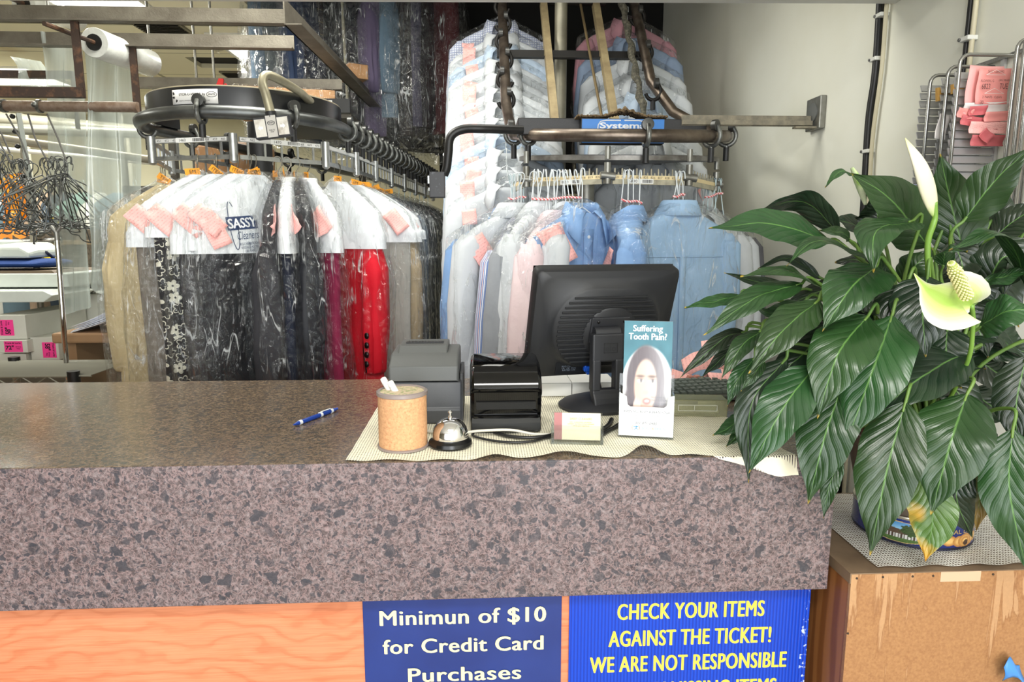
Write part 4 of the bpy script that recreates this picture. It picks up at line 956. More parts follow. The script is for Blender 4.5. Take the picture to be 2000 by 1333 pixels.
def cloth(name, c, c2=None, rough=.85, scale=60, bump=.25):
    k = N('cloth_'+name); co = k.coord()
    k.set(Base_Color=k.ramp(k.noise(co, 5, 4, .6), [(.35, c), (.65, c2 or tuple(min(255, int(x*1.12)) for x in c))]), Roughness=rough)
    k.bump(k.noise(co, scale, 4), bump, .004); k.b.inputs['Specular IOR Level'].default_value = .3
    return k.m
def check_cloth(name, c, line, s, w_=.06):
    k = N('cloth_'+name); x, y, z = k.sep(k.coord(scale=(s, s, s)))
    fx = k.math('LESS_THAN', k.math('FRACT', k.math('ADD', x, 10)), w_); fz = k.math('LESS_THAN', k.math('FRACT', k.math('ADD', z, 30)), w_)
    k.set(Base_Color=k.mix(k.math('MAXIMUM', fx, fz), lin(c), lin(line)), Roughness=.85); return k.m
def stripe_cloth(name, c, line, s, w_=.3, c3=None):
    k = N('cloth_'+name); x, y, z = k.sep(k.coord('UV', (s*.55, 1, 1)))
    f = k.math('LESS_THAN', k.math('FRACT', k.math('ADD', x, 10)), w_)
    col = k.mix(f, lin(c), lin(line))
    if c3: col = k.mix(k.math('LESS_THAN', k.math('FRACT', k.math('MULTIPLY_ADD', x, .5, 10.25)), .12), col, lin(c3))
    k.set(Base_Color=col, Roughness=.85); return k.m
def flower_cloth():
    k = N('cloth_floral'); co = k.coord(scale=(1, .0, 1))
    v = k.n('ShaderNodeTexVoronoi'); k.l(co, v.inputs['Vector']); v.inputs['Scale'].default_value = 22; v.inputs['Randomness'].default_value = .55
    pos = k.n('ShaderNodeVectorMath'); pos.operation = 'SUBTRACT'
    sc_ = k.n('ShaderNodeVectorMath'); sc_.operation = 'SCALE'; sc_.inputs['Scale'].default_value = 1
    k.l(co, pos.inputs[0]); k.l(v.outputs['Position'], pos.inputs[1])
    px_, py_, pz_ = k.sep(pos.outputs[0])
    ang = k.math('ARCTAN2', pz_, px_)
    pet = k.math('MULTIPLY_ADD', k.math('ABSOLUTE', k.math('SINE', k.math('MULTIPLY', ang, 2.5))), .008, .0085)
    r = k.math('SQRT', k.math('ADD', k.math('MULTIPLY', px_, px_), k.math('MULTIPLY', pz_, pz_)))
    fill = k.math('MULTIPLY', k.math('LESS_THAN', r, pet), k.math('GREATER_THAN', r, .0035))
    ring = k.math('LESS_THAN', k.math('ABSOLUTE', k.math('SUBTRACT', r, k.math('MULTIPLY', pet, 1.12))), .0016)
    sel = k.math('GREATER_THAN', k.sep(v.outputs['Color'])[0], .55)
    f = k.math('MAXIMUM', k.math('MULTIPLY', fill, sel), ring)
    k.set(Base_Color=k.mix(f, lin((26, 26, 30)), lin((226, 222, 204))), Roughness=.8); return k.m
def sel(hw, ht, n, e=2.5):
    P = []
    for j in range(n):
        a = 2*PI*j/n; c, s = math.cos(a), math.sin(a)
        P.append((hw*math.copysign(abs(c)**(2/e), c), ht*math.copysign(abs(s)**(2/e), s), a))
    return P
def loft(levels, seed=0, n=44, fold=.12, k1=5, jit=.0, e=2.5, m=None):
    """levels: (z, cx, cy, hw, ht)"""
    R = []
    z0 = levels[0][0]; z1 = levels[-1][0]
    for (z, cx, cy, hw, ht) in levels:
        f = fold*min(1, max(0, (levels[0][0]-z)/.35)); ring = []
        for x, y, a in sel(hw, ht, n, e):
            w_ = 1 + f*(math.sin(k1*a+seed*1.7+z*1.2)+.6*math.sin((k1*2+1)*a+seed+z*3)+ .6*fbm((a*2.2, z*4, seed)))
            jx = jit*fbm((a*3+seed, z*9, 1.3)); jy = jit*fbm((a*3+seed*2, z*9, 7.7))
            ring.append((cx+x*(1+.25*f*fbm((a, z*3, seed+5)))+jx, cy+y*w_+jy, z+jit*.4*fbm((a*2, z*6, seed+9))))
        R.append(ring)
    m = m or MB(); m.rings(R); return m
def interp(keys, nsub=3):
    out = []
    for i in range(len(keys)-1):
        for k_ in range(nsub): t_ = k_/nsub; out.append(tuple(keys[i][j]+(keys[i+1][j]-keys[i][j])*t_ for j in range(len(keys[0]))))
    out.append(keys[-1]); return out
def bvh(mb): return BVHTree.FromPolygons([tuple(v) for v in mb.v], mb.f)
def drape(mb, tree, side, eps=.003):
    last = side*.03
    for v in mb.v:
        h = tree.ray_cast(Vector((v.x, side*1.0, v.z)), Vector((0, -side, 0)))
        if h[0] is not None: last = h[0].y
        v.y = last + side*eps + v.y*side
    return mb
def ticket_mb(x, z, ang, w_=.058, h_=.095, curl=.01):
    c, s = math.cos(ang), math.sin(ang)
    def fn(u, v):
        px_ = (u-.5)*w_; pz_ = (v-.5)*h_
        return (x+px_*c-pz_*s, curl*(abs(u-.5)*1.2+max(0, .35-v)*1.5), z+px_*s+pz_*c)
    return MB().grid(fn, 4, 6)
def hook(m, drop, top=.0, r=.014):
    P = [(0, -r*1.1, top-.012)] + [(0, -r*math.cos(a), top+r*.2+r*math.sin(a)) for a in [PI*i/6 for i in range(7)]] + [(0, r*.8, top-.012), (0, 0, top-.03), (0, 0, top-drop)]
    m.tube(P, .0019, 6); return m
G = {}
JSH = [(-.0, .03, .016), (-.014, .055, .022), (-.045, .105, .03), (-.085, .165, .038), (-.115, .2, .044), (-.16, .214, .05)]
def garment(name, label, hookpt, rz, L, mat, side=1, cape=.2, ticket=True, tagc=True, sleeves=False, bag=True, seed=None, group=None, cat='garment', hw=1.0, th=1.0, neck=.062, wire=None, film=None, flare=0, tpos=(.17, -.205, .7), lod=0, tagname=None, fold=.14):
    seed = seed if seed is not None else random.random()*50
    root = thing(name, label, cat, hookpt, rz, group)
    n = 44 if not lod else 22; ns = 2
    keys = [(-neck+z, 0, 0, w_*hw, t_*th) for z, w_, t_ in JSH] + [(-neck-.3, 0, 0, .214*hw, .056*th), (-neck-.55, 0, 0, (.208+flare*.5)*hw, .062*th), (-neck-L, 0, 0, (.215+flare)*hw, .066*th)]
    body = loft(interp(keys, 3), seed, n, fold, 6 if not lod else 3)
    body.build('fabric_body', mat, root, smooth=70)
    if sleeves:
        for sx in (-1, 1):
            kk = [(-neck-.16, sx*.16*hw, -.0, .02, .012), (-neck-.21, sx*.178*hw, 0, .036, .03*th), (-neck-.3, sx*.195*hw, -.006, .045, .062*th), (-neck-.5, sx*.198*hw, -.012, .042, .062*th), (-neck-.66, sx*.196*hw, -.02, .037, .05*th), (-neck-.675, sx*.196*hw, -.021, .03, .042*th)]
            loft(interp(kk, 3), seed+sx, 30, .16, 4, .006).build('sleeve', mat, root, smooth=70)
    hm = hook(MB(), neck+.01)
    hm.build('hanger', wire or WIRE, root, smooth=60)
    bl = None
    if cape:
        kk = [(-neck+.012, 0, 0, .03, .03)] + [(-neck+.006+z, 0, 0, (w_+.012)*hw, (t_+.010)*th) for z, w_, t_ in JSH[1:]] + [(-neck-.12-cape*.55, 0, 0, .24*hw, .064*th), (-neck-.12-cape, 0, 0, .243*hw, .068*th)]
        cp = MB(); base = loft(interp(kk, 3), seed+3, n, .05, 4, m=MB())
        # paper: drop the bottom cap
        cp.v = base.v; cp.f = base.f[:-1]; cp.mi = base.mi[:-1]; cp.uv = {i: u for i, u in base.uv.items() if i < len(cp.f)}
        cp.build('paper_cape', PAPER, root, smooth=60); bl = cp
    if bag:
        kk = [(-neck+.03, 0, 0, .010, .010), (-neck+.012, 0, 0, .035, .03)] + [(-neck+.012+z, 0, 0, (w_+.024)*hw, (t_+.02)*th) for z, w_, t_ in JSH[2:]] + [(-neck-.3, 0, 0, .262*hw, .082*th), (-neck-.55, 0, 0, .266*hw, .088*th), (-neck-L-.02, 0, 0, (.255+flare)*hw, .09*th), (-neck-L-.07, 0, 0, (.20+flare)*hw, .07*th)]
        base = loft(interp(kk, 4), seed+8, n+12 if not lod else 22, .26, 9 if not lod else 4, .012)
        bg = MB(); bg.v = base.v; bg.f = base.f[:-1]; bg.mi = base.mi[:-1]
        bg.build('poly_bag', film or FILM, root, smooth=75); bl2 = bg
    else: bl2 = bl or body
    if ticket:
        tm = ticket_mb(tpos[0], tpos[1]-neck+.062, tpos[2] if side > 0 else tpos[2])
        drape(tm, bvh(bl2), side, .004).build('pink_ticket', PINK, root, smooth=60, thick=.0005)
    if tagc:
        s = random.uniform(-.7, .7)
        tg = MB().grid(lambda u, v: ((u-.5)*.046, .004*side*u, (v-.5)*.021), 2, 1).xf(Matrix.Translation((random.uniform(-.012, .02), side*.007, -.040)) @ Matrix.Rotation(s, 4, 'Y'))
        to = tg.build('orange_tag', ORANGE, root, thick=.0006)
        if not lod: text_mb(random.choice(('ITEM', 'EM', 'TEM', '1')), None, .011, .0, 1).xf(Matrix.Translation((tg.v[0]+tg.v[-1])/2+Vector((0, side*.0042, 0))) @ Matrix.Rotation(s, 4, 'Y') @ plane_xf((0, 0, 0), (-side, 0, 0), (0, 0, 1))).build('lettering', TAGINK, to)
    G[label] = (root, body, bl)
    return root
# ---------------------------------------------------------------- left conveyor, front arc
HZ = 1.712
black = cloth('near_black', (20, 21, 26), (30, 31, 38)); navy = cloth('navy', (18, 24, 40), (26, 34, 54))
def bar_at(px_):
    best = None
    for i in range(1, 7):
        for j in range(41):
            q = pv[i].lerp(pv[i+1], j/40); d = (Vector((q.x, q.y, HZ))-CAM); x_ = 1000+FPX*d.dot(_rt)/d.dot(_fw)
            if best is None or abs(x_-px_) < best[0]: best = (abs(x_-px_), q.copy())
    return best[1]
def rz_for(p, px_, r=.2):
    """turn so that the shoulder end nearer the viewer is seen at picture column px_"""
    best = None
    for i in range(1, 180):
        a = -math.radians(i); q = Vector((p.x+r*math.cos(a), p.y+r*math.sin(a), p.z-.2))-CAM
        e = abs(1000+FPX*q.dot(_rt)/q.dot(_fw)-px_)
        if best is None or e < best[0]: best = (e, a)
    return best[1]
def hook_for(px_, deg, r=.2):
    """hook point on the bars for which the shoulder end, turned to deg, is seen at picture column px_"""
    a = math.radians(deg); best = None
    for i in range(1, 7):
        for j in range(41):
            h = pv[i].lerp(pv[i+1], j/40); q = Vector((h.x+r*math.cos(a), h.y+r*math.sin(a), HZ-.2))-CAM
            e = abs(1000+FPX*q.dot(_rt)/q.dot(_fw)-px_)
            if best is None or e < best[0]: best = (e, h.copy())
    return best[1]
cols = [
 (-170, 214, check_cloth('pink_check', (226, 214, 208), (150, 140, 150), 26, .035), 'pale pink checked trousers in clear film at the far left of the conveyor', .98, .0),
 (-152, 206, cloth('tan', (186, 168, 130), (204, 188, 150)), 'tan coat in clear film at the left end of the conveyor', 1.02, .0),
 (-150, 258, cloth('taupe', (112, 104, 96), (134, 126, 116)), 'taupe grey garment under a white cape between the tan coat and the floral dress', .98, .10),
 (-146, 296, flower_cloth(), 'black dress with white flowers hanging in clear film', .78, .07),
 (-138, 342, cloth('charcoal', (46, 46, 50), (64, 64, 68)), 'charcoal garment just right of the floral dress', 1.0, .12),
 (-131, 376, cloth('dark_grey', (30, 32, 36), (44, 46, 52)), 'dark grey garment left of the garment with the printed cape', 1.0, .11),
 (-130, 390, black, 'black pleated garment under a paper cape printed SASSY Cleaners', 1.0, .12),
 (-89, 516, cloth('smoke', (44, 44, 48), (62, 62, 66)), 'smoke grey jacket seen edge-on at the middle of the conveyor nose', .95, .0),
 (-79, 556, navy, 'dark navy coat under a long white cape right of the conveyor post', 1.02, .12),
 (-66, 606, cloth('black_sheen', (22, 23, 28), (36, 38, 44), .5), 'black jacket with a shiny crumpled sleeve in film', 1.0, .0),
 (-52, 655, cloth('maroon', (120, 20, 58), (142, 30, 72)), 'maroon garment under a white cape left of the red jacket', 1.0, .12)]
for i, (dg, ox, mt, lb, L, cp) in enumerate(cols):
    p = hook_for(ox, dg) if i else Lleg(.04); p.z = HZ; rz = math.radians(dg)
    sd = 1 if dg < -90 else -1
    garment('garment', lb, p, rz, L, mt, side=sd, cape=cp, seed=i*3.3+1, group='bagged garments on the left conveyor', ticket=i not in (0, 1, 7), tpos=(.172, -.20 if i != 6 else -.235, -.75*sd if i != 6 else -.4) if sd > 0 else (.165, -.2, .7), sleeves=(i in (1, 7, 9)), fold=.16 if i != 6 else .24, hw=.92 if i != 7 else .82, th=.62 if i not in (7, 9) else .7)
# printed cape text
root, body, cp = G['black pleated garment under a paper cape printed SASSY Cleaners']
tr = bvh(cp)
def on_cape(mb, cx_, cz_, mat, nm='lettering', eps=.003, parent=None, flip=True, rot=.09):
    M_ = Matrix.Translation((cx_, 0, cz_)) @ Matrix.Rotation(rot, 4, 'Y') @ Matrix(((-1 if flip else 1, 0, 0, 0), (0, 0, 1, 0), (0, 1, 0, 0), (0, 0, 0, 1)))
    mb.xf(M_)
    for v in mb.v: v.y = 0
    drape(mb, tr, 1, eps).build(nm, mat, parent)
CAPE = [o for o in COL.objects if o.parent == root and o.name.startswith('paper_cape')][0]
INKB = M('cape_ink_navy', (48, 66, 104), .6)
m = MB().grid(lambda u, v: ((u-.5)*.104, (v-.5)*.042, 0), 16, 5); on_cape(m, .078, -.205, INKB, 'logo_block', .003, CAPE)
t_ = text_mb('SASSY', .094, .03, 0, 3, fat=.0012); on_cape(t_, .078, -.205, PAPER, 'lettering', .0042, CAPE)
t_ = text_mb('Cleaners', .075, .026, -.005, 3, .3); on_cape(t_, .062, -.243, INKB, 'lettering', .003, CAPE)
t_ = text_mb('4015-C NORBECK ROAD\nROCKVILLE, MD 20853\n(301) 924-0035', .07, .034, .0, 2); on_cape(t_, .058, -.283, INKB, 'lettering', .003, CAPE)
m = MB().tube([(.022*math.cos(a)*.6, .075*math.sin(a), 0) for a in [2*PI*i/30*.86+.9 for i in range(31)]], .0012, 4); on_cape(m, .108, -.215, INKB, 'bag_swash', .0035, CAPE)
# red jacket: own builder with buttons and cuffs
RED = cloth('red', (196, 14, 34), (214, 24, 44), .75); BTN = M('button_black', (16, 14, 14), .3)
p = hook_for(738, -38); p.z = HZ
rj = garment('red_jacket', 'red jacket with black buttons on its cuffs under a white paper cape', p, math.radians(-38), .80, RED, side=-1, cape=.11, hw=.95, th=.7, sleeves=True, seed=5, group='bagged garments on the left conveyor', cat='jacket', ticket=False, tpos=(.15, -.2, .6))
cuff = MB()
for i in range(4): cuff.sphere((.218+.006*i*.3, -.097-.002*i, -.065-.57-.034*i), .0095, 10, 6, (1, .55, 1.25))
for i in range(4):
    pass
sl = [o for o in COL.objects if o.parent == rj and o.name.startswith('sleeve')][1]
for i in range(4):
    MB().sphere((.196*.95+.01, -.066-.0015*i, -.062-.535-.034*i), .0095, 10, 6, (1.1, .6, 1.3)).build('button', BTN, sl, smooth=60)
MB().tube([(.170, -.055, -.062-.53), (.172, -.060, -.062-.6), (.178, -.056, -.062-.672)], .0028, 6).build('cuff_piping', BTN, sl, smooth=60)
# ---------------------------------------------------------------- right leg of left conveyor
leg = [(.10, 'silver', (168, 166, 158), 'pale grey garment under a white cape directly behind the red jacket', .95, .16), (.19, 'beige', (186, 166, 134), 'beige coat with banded cuffs behind the red jacket', .78, .16), (.28, 'stone', (158, 148, 126), 'stone coloured garment behind the beige coat', .95, .14),
       (.38, 'slate', (70, 78, 86), 'slate blue garment behind the stone coloured one', .98, .0), (.49, 'denim', (58, 76, 98), 'denim blue garment hanging behind the slate one', 1.0, .0), (.61, 'ink', (34, 38, 46), 'ink dark garment behind the denim blue one', 1.0, .0)]
for i, (t0, cn, c, lb, L, cp) in enumerate(leg):
    p = Rleg(t0); p.z = HZ
    garment('garment', lb, p, math.atan2(-.1, 1)*1 + random.uniform(-.06, .06), L, cloth(cn, c), side=-1, cape=cp*.55, th=.6, seed=60+i*2.7, group='bagged garments on the left conveyor', ticket=i in (0, 2), tpos=(.17, -.19, .7), sleeves=(i == 1), lod=0)
darks = [cloth('leg_a', (44, 48, 54)), cloth('leg_b', (78, 82, 84)), cloth('leg_c', (30, 34, 44)), cloth('leg_d', (96, 92, 84))]
words = ['seventh', 'eighth', 'ninth', 'tenth', 'eleventh', 'twelfth', 'thirteenth', 'fourteenth']
for i in range(8):
    p = Rleg(.74+.14*i); p.z = HZ
    garment('garment', 'dark bagged garment, %s behind the red jacket along the conveyor' % words[i], p, math.atan2(-.1, 1)+random.uniform(-.08, .08), .98, darks[i % 4], side=-1, cape=0, ticket=False, seed=80+i, group='bagged garments on the left conveyor', lod=1, wire=WIREB, tagc=False)
# bare hangers on the far bars behind the nose
LBLH = ['nearest', 'second', 'third', 'fourth', 'fifth', 'sixth']
for i in range(6):
    p = Lleg(.62+.2*i); p.z = HZ-.0
    garment('garment', 'grey green bagged garment on the far left run of the conveyor, %s from the nose' % LBLH[i], p, math.atan2(-.25, 1)+random.uniform(-.1, .1), .95, cloth('far_%d' % i, [(120, 136, 128), (150, 150, 140), (96, 104, 108)][i % 3]), side=-1, cape=0 if i % 2 else .12, ticket=False, tagc=False, seed=100+i, lod=1, group='bagged garments on the far run of the left conveyor', wire=WIREB)

# ---------------------------------------------------------------- SHIRTS on the right conveyor
def shirt(label, hookpt, rz, mat, group, L=.8, seed=0, front=True, drop=.13, ticket=None, bag=True, lod=0, wire=None, sleeves=True, hw=1.0, name='shirt', th=1.0, film=None, fold=.10):
    root = thing(name, label, 'shirt', hookpt, rz, group); n = 40 if not lod else 24
    Y = -1
    S = [(0, .062, .05), (-.012, .085, .055), (-.03, .125, .055), (-.05, .17, .052), (-.075, .205, .048), (-.12, .215, .046)]
    keys = [(-drop+z, 0, 0, w_*hw, t_*th) for z, w_, t_ in S] + [(-drop-.3, 0, 0, .205*hw, .05*th), (-drop-.55, 0, 0, .205*hw, .055*th), (-drop-L, 0, 0, .215*hw, .055*th)]
    body = loft(interp(keys, 3), seed, n, fold, 4); body.build('shirt_body', mat, root, smooth=70)
    if sleeves:
        for sx in (-1, 1):
            kk = [(-drop-.072, sx*.19*hw, 0, .02, .03), (-drop-.11, sx*.20*hw, 0, .045, .045), (-drop-.3, sx*.215*hw, Y*.012, .048, .046), (-drop-.5, sx*.212*hw, Y*.03, .042, .04), (-drop-.60, sx*.208*hw, Y*.04, .034, .032), (-drop-.605, sx*.208*hw, Y*.04, .036, .034), (-drop-.665, sx*.206*hw, Y*.042, .036, .033)]
            loft(interp(kk, 2), seed+sx*2, 20, .10, 3).build('sleeve', mat, root, smooth=70)
    # collar: folded band, open at front with two points
    m = MB(); R = []
    na = 25
    for j in range(na):
        a = math.radians(-90 + 14 + (360-28)*j/(na-1))   # gap at local -y
        fr = max(0, -math.sin(a)); c, s = math.cos(a), math.sin(a)
        pt = max(0, 1-abs((j if j < na/2 else na-1-j)-0)/6.0)
        ztop = .034 - .030*fr; zbot = -.016 - .045*fr - .042*pt
        x0, y0 = .060*c*hw, .046*s
        R.append([(x0*.95, y0*.9, -drop+.0), (x0, y0, -drop+ztop-.006), (x0*1.08, y0*1.1-.001, -drop+ztop), (x0*1.24+(.02*pt*math.copysign(1, c)), y0*1.3-.006*fr, -drop+.01-.03*fr), (x0*1.38+.030*pt*math.copysign(1, c), y0*1.42-.012*fr, -drop+zbot)])
    m.rings(R, closed=False); m.build('collar', mat, root, smooth=60, thick=.003)
    tree = bvh(body)
    if not lod and front:
        m = MB().grid(lambda u, v: ((u-.5)*.034, 0, -drop-.05-(L-.06)*v), 2, 14); drape(m, tree, -1, .003).build('placket', mat, root, smooth=60, thick=.002)
        for i in range(6):
            mm = MB().lathe([(0, 0), (.0048, 0), (.0055, .001), (.004, .0022), (0, .0018)], n=12).xf(Matrix.Translation((0, 0, -drop-.075-.09*i)) @ Matrix.Rotation(PI/2, 4, 'X'))
            h = tree.ray_cast(Vector((0, -1, -drop-.075-.09*i)), Vector((0, 1, 0)))
            if h[0] is None: continue
            mm.xf(Matrix.Translation((0, h[0].y-.005, 0))).build('button', M('pearl_button', (222, 226, 230), .25), root, smooth=40)
        m = MB().grid(lambda u, v: (.055+.085*u, 0, -drop-.19-.1*v-(.016*(1-abs(u-.5)*2)*v)), 4, 5); drape(m, tree, -1, .0035).build('chest_pocket', mat, root, smooth=60, thick=.002)
    if not lod and not front:
        m = MB().grid(lambda u, v: ((u-.5)*.022, 0, -drop-.15-.4*v), 2, 10); drape(m, tree, 1, .003).build('back_pleat', mat, root, smooth=60, thick=.003)
        m = MB().grid(lambda u, v: ((u-.5)*.37, 0, -drop-.148-.004*v), 20, 1); drape(m, tree, 1, .002).build('yoke_seam', mat, root, smooth=60, thick=.002)
    hm = hook(MB(), drop-.02, 0, .013)
    for sx in (-1, 1): hm.tube([(0, 0, -drop+.02), (sx*.05*hw, 0, -drop-.005), (sx*.17*hw, 0, -drop-.065)], .0019, 6)
    hm.build('hanger', wire or WIREW, root, smooth=60)
    bl = body
    if bag:
        kk = [(-drop+.045, 0, 0, .012, .012), (-drop+.02, 0, 0, .07, .055)] + [(-drop+.012+z, 0, 0, (w_+.03)*hw, (t_+.03)*th) for z, w_, t_ in S[2:]] + [(-drop-.3, 0, 0, .262*hw, .10*th), (-drop-.6, 0, 0, .262*hw, .10*th), (-drop-L-.03, 0, 0, .25*hw, .09*th)]
        base = loft(interp(kk, 4), seed+4, n+8 if not lod else 24, .16, 6 if not lod else 4, .016); bl = MB(); bl.v = base.v; bl.f = base.f[:-1]; bl.mi = base.mi[:-1]
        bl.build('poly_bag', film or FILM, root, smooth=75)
    if ticket:
        tm = ticket_mb(ticket[0], ticket[1]-drop, ticket[2], *ticket[4:]); drape(tm, bvh(bl), ticket[3], .004).build('pink_ticket', PINK, root, smooth=60, thick=.0005)
    G[label] = (root, body, bl)
    return root
lb_ = cloth('light_blue', (150, 182, 214), (164, 194, 224)); mb_ = cloth('mid_blue', (122, 156, 202), (140, 174, 216)); pk_ = cloth('pale_pink', (232, 208, 212), (240, 220, 222))
wh_ = cloth('white', (200, 204, 208), (214, 218, 222)); gy_ = cloth('grey', (140, 144, 150), (158, 162, 168)); cr_ = cloth('cream', (226, 218, 190), (236, 230, 206)); ltb = cloth('ice_blue', (176, 196, 220), (196, 212, 230))
bs_ = stripe_cloth('blue_white_stripe', (226, 230, 236), (74, 110, 176), 90, .4, (190, 110, 90)); gr_ = check_cloth('gingham', (214, 218, 228), (150, 158, 190), 90, .3); dkg = cloth('slate_trouser', (92, 92, 96), (112, 112, 116))
SHG = 'bagged shirts at the front of the right conveyor'
HB = 1.662
def br_pt(px_, Y=2.2): q = PY(px_, 338, Y); return Vector((q.x, Y, HB))
HB = 1.662
def br_pt(px_, Y=2.2): q = PY(px_, 338, Y); return Vector((q.x, Y, HB))
def sh(lb, hx, ox, Y, mt, **kw):
    p = br_pt(hx, Y); rz = rz_for(p, ox) if ox is not None else kw.pop('rz')
    kw.setdefault('drop', .135); kw.setdefault('th', .62)
    return shirt(lb, p, rz, mt, SHG, **kw)
sh('mid blue shirt at the left edge of the right conveyor', 998, 896, 2.36, mb_, seed=1)
sh('white shirt at the left front corner of the right conveyor', 1004, 912, 2.34, wh_, seed=2, ticket=(.17, -.13, -.6, 1, .075, .11), drop=.12)
o = sh('cream folded trousers in film left of the grey trousers', 1012, 945, 2.31, cr_, seed=3, lod=1, hw=.8, sleeves=False, name='trousers', L=.7, drop=.2, th=.8); o['category'] = 'trousers'
sh('blue and white striped shirt between the cream and the grey trousers', 1018, 958, 2.30, bs_, seed=4, drop=.17, hw=.85)
o = sh('grey trousers in film beside the pink shirt', 1042, 985, 2.26, gy_, seed=5, lod=1, name='trousers', drop=.15, th=.8); o['category'] = 'trousers'
sh('white shirt edge-on between the grey trousers and the pink shirt', 1052, 1000, 2.255, wh_, seed=6, drop=.12)
sh('pale pink shirt behind the mid blue shirt, left of the monitor', 1082, 1034, 2.22, pk_, seed=7, drop=.15, th=.8)
sh('white shirt behind the mid blue shirt with the open collar', 1100, 1085, 2.26, wh_, seed=8, drop=.12)
sh('mid blue shirt with open collar facing the counter above the monitor', 1138, None, 2.15, mb_, seed=9, rz=.38, drop=.125, ticket=(-.12, -.10, .45, -1, .08, .12), hw=.84, th=.8)
sh('mid blue shirt seen edge-on above the right half of the monitor', 1228, 1236, 2.19, mb_, seed=10, th=.85, ticket=(.12, -.15, -.5, -1, .05, .1))
shirt('light blue shirt turned with its back to the counter right of the monitor', br_pt(1328, 2.24), PI+.25, lb_, SHG, seed=4, drop=.115, front=False, hw=.96, th=.85, fold=.22)
shirt('white shirt behind the light blue shirt near the white wall', Vector((.80, 2.46, HB)), .30, wh_, SHG, seed=6, drop=.12, hw=1.0, th=.6)
shirt('white shirt at the right end of the conveyor front behind the plant', Vector((.85, 2.54, HB)), .25, wh_, SHG, seed=5, drop=.125, hw=1.02, th=.6)
shirt('dark grey shirt at the rightmost end of the conveyor front', Vector((.90, 2.62, HB)), .2, dkg, SHG, seed=7, drop=.13, hw=1.0, lod=1, th=.6)
# bare white hangers bunched on the slot bars
def loose_hooks(px0, px1, n, y_, lbl, z1, tie, wire=WIREW):
    for i in range(n):
        px_ = px0+(px1-px0)*i/max(1, n-1)+random.uniform(-3, 3); q = PY(px_, 338, y_); m = hook(MB(), .12, 0, .012)
        o = m.build('wire_hanger', wire, smooth=60); o.location = (q.x, y_, HB); o.rotation_euler = (random.uniform(-.1, .1), random.uniform(-.18, .18), random.uniform(-.3, .3))
        tag(o, lbl, 'hanger', lbl)
    a = PY(px0-4, tie[0], y_-.012); b = PY(px1+4, tie[1], y_-.012)
    m = MB().tube(bez([a, a.lerp(b, .35)+Vector((0, -.004, -.003)), a.lerp(b, .7)+Vector((0, 0, .003)), b], 6), .0042, 6)
    tag(m.build('twist_tie', TIE, smooth=60), 'red and white striped paper tie around '+z1, 'tie')
k = N('striped_tie'); k.set(Base_Color=k.mix(k.math('GREATER_THAN', k.wave(k.coord(), 60, 0, 1, 'DIAGONAL'), .5), lin((240, 224, 222)), lin((226, 96, 100))), Roughness=.6); TIE = k.m
loose_hooks(1042, 1132, 12, 2.19, 'white wire hangers bunched on the slot bar numbered 820', 'the widest bunch of white hangers', (388, 387))
loose_hooks(1217, 1250, 4, 2.185, 'white wire hangers on the slot bar left of number 830', 'the hangers over the edge-on blue shirt', (390, 397))
loose_hooks(1318, 1334, 3, 2.22, 'white wire hangers above the light blue shirt', 'the hangers over the light blue shirt', (384, 381))
loose_hooks(996, 1024, 6, 2.36, 'pale hangers at the left corner of the right conveyor', 'the hangers at the left corner', (388, 386), WIREB)
loose_hooks(1380, 1408, 7, 2.48, 'pale hangers at the right end of the right conveyor', 'the hangers at the right end', (385, 378), WIREB)
# ---------------------------------------------------------------- shirts on the climbing rails
mats = [wh_, wh_, wh_, ltb, wh_, wh_, wh_, wh_, wh_, ltb, wh_, gr_]
ordn = ['lowest', 'second', 'third', 'fourth', 'fifth', 'sixth', 'seventh', 'eighth', 'ninth', 'tenth', 'eleventh', 'twelfth']
for i in range(12):
    p = incl(XL_, .02+.06*i); p.z -= .16
    shirt('%s %s shirt on the left climbing rail, counted %s' % ({0: 'bagged', 1: 'filmed'}[i % 2], 'white' if mats[i] is wh_ else 'bluish' if mats[i] in (ltb, lb_) else 'checked', 'from the bottom' if i else 'from the bottom'), p, random.uniform(-.12, .12), mats[i], 'bagged shirts climbing the left rail', L=.75, seed=200+i, drop=.07, th=.55, lod=1 if i not in (3, 7) else 0,
          ticket=(-.145-.012*math.sin(i*1.9), -.10-.015*math.cos(i*2.3), random.uniform(-.25, .15), -1, .058, .06+.03*(i % 3 == 1)))['label'] = '%s bagged shirt from the bottom on the left climbing rail%s' % (ordn[i], {0: ', white', 1: ', white'}.get(i, ''))
mats2 = [wh_, wh_, wh_, ltb, wh_, wh_, cloth('dusty_blue', (132, 148, 172)), cloth('dusty_pink', (176, 130, 140))]
for i in range(8):
    p = incl(XR_, .10+.085*i); p.z -= .16
    shirt('%s bagged shirt from the bottom on the right climbing rail' % ordn[i], p, random.uniform(-.12, .12), mats2[i], 'bagged shirts climbing the right rail', L=.75, seed=300+i, drop=.07, th=.6, lod=1 if i not in (0, 2) else 0, ticket=(.2, -.11, .5, -1, .05, .05) if i == 0 else None)
# a few bagged dark garments deep under the right conveyor
for i, (x_, y_, c) in enumerate(((.25, 2.95, (34, 36, 40)), (.48, 3.0, (70, 74, 80)), (.66, 2.95, (40, 42, 48)), (.86, 2.95, (120, 120, 124)))):
    garment('garment', ['nearest dark', 'grey', 'charcoal', 'pale grey'][i]+' bagged garment hanging inside the right conveyor below the wheel', (x_, y_, 1.66), random.uniform(-.3, .3), .95, cloth('deep_%d' % i, c), cape=0, ticket=False, tagc=False, lod=1, seed=400+i, group='garments inside the right conveyor')
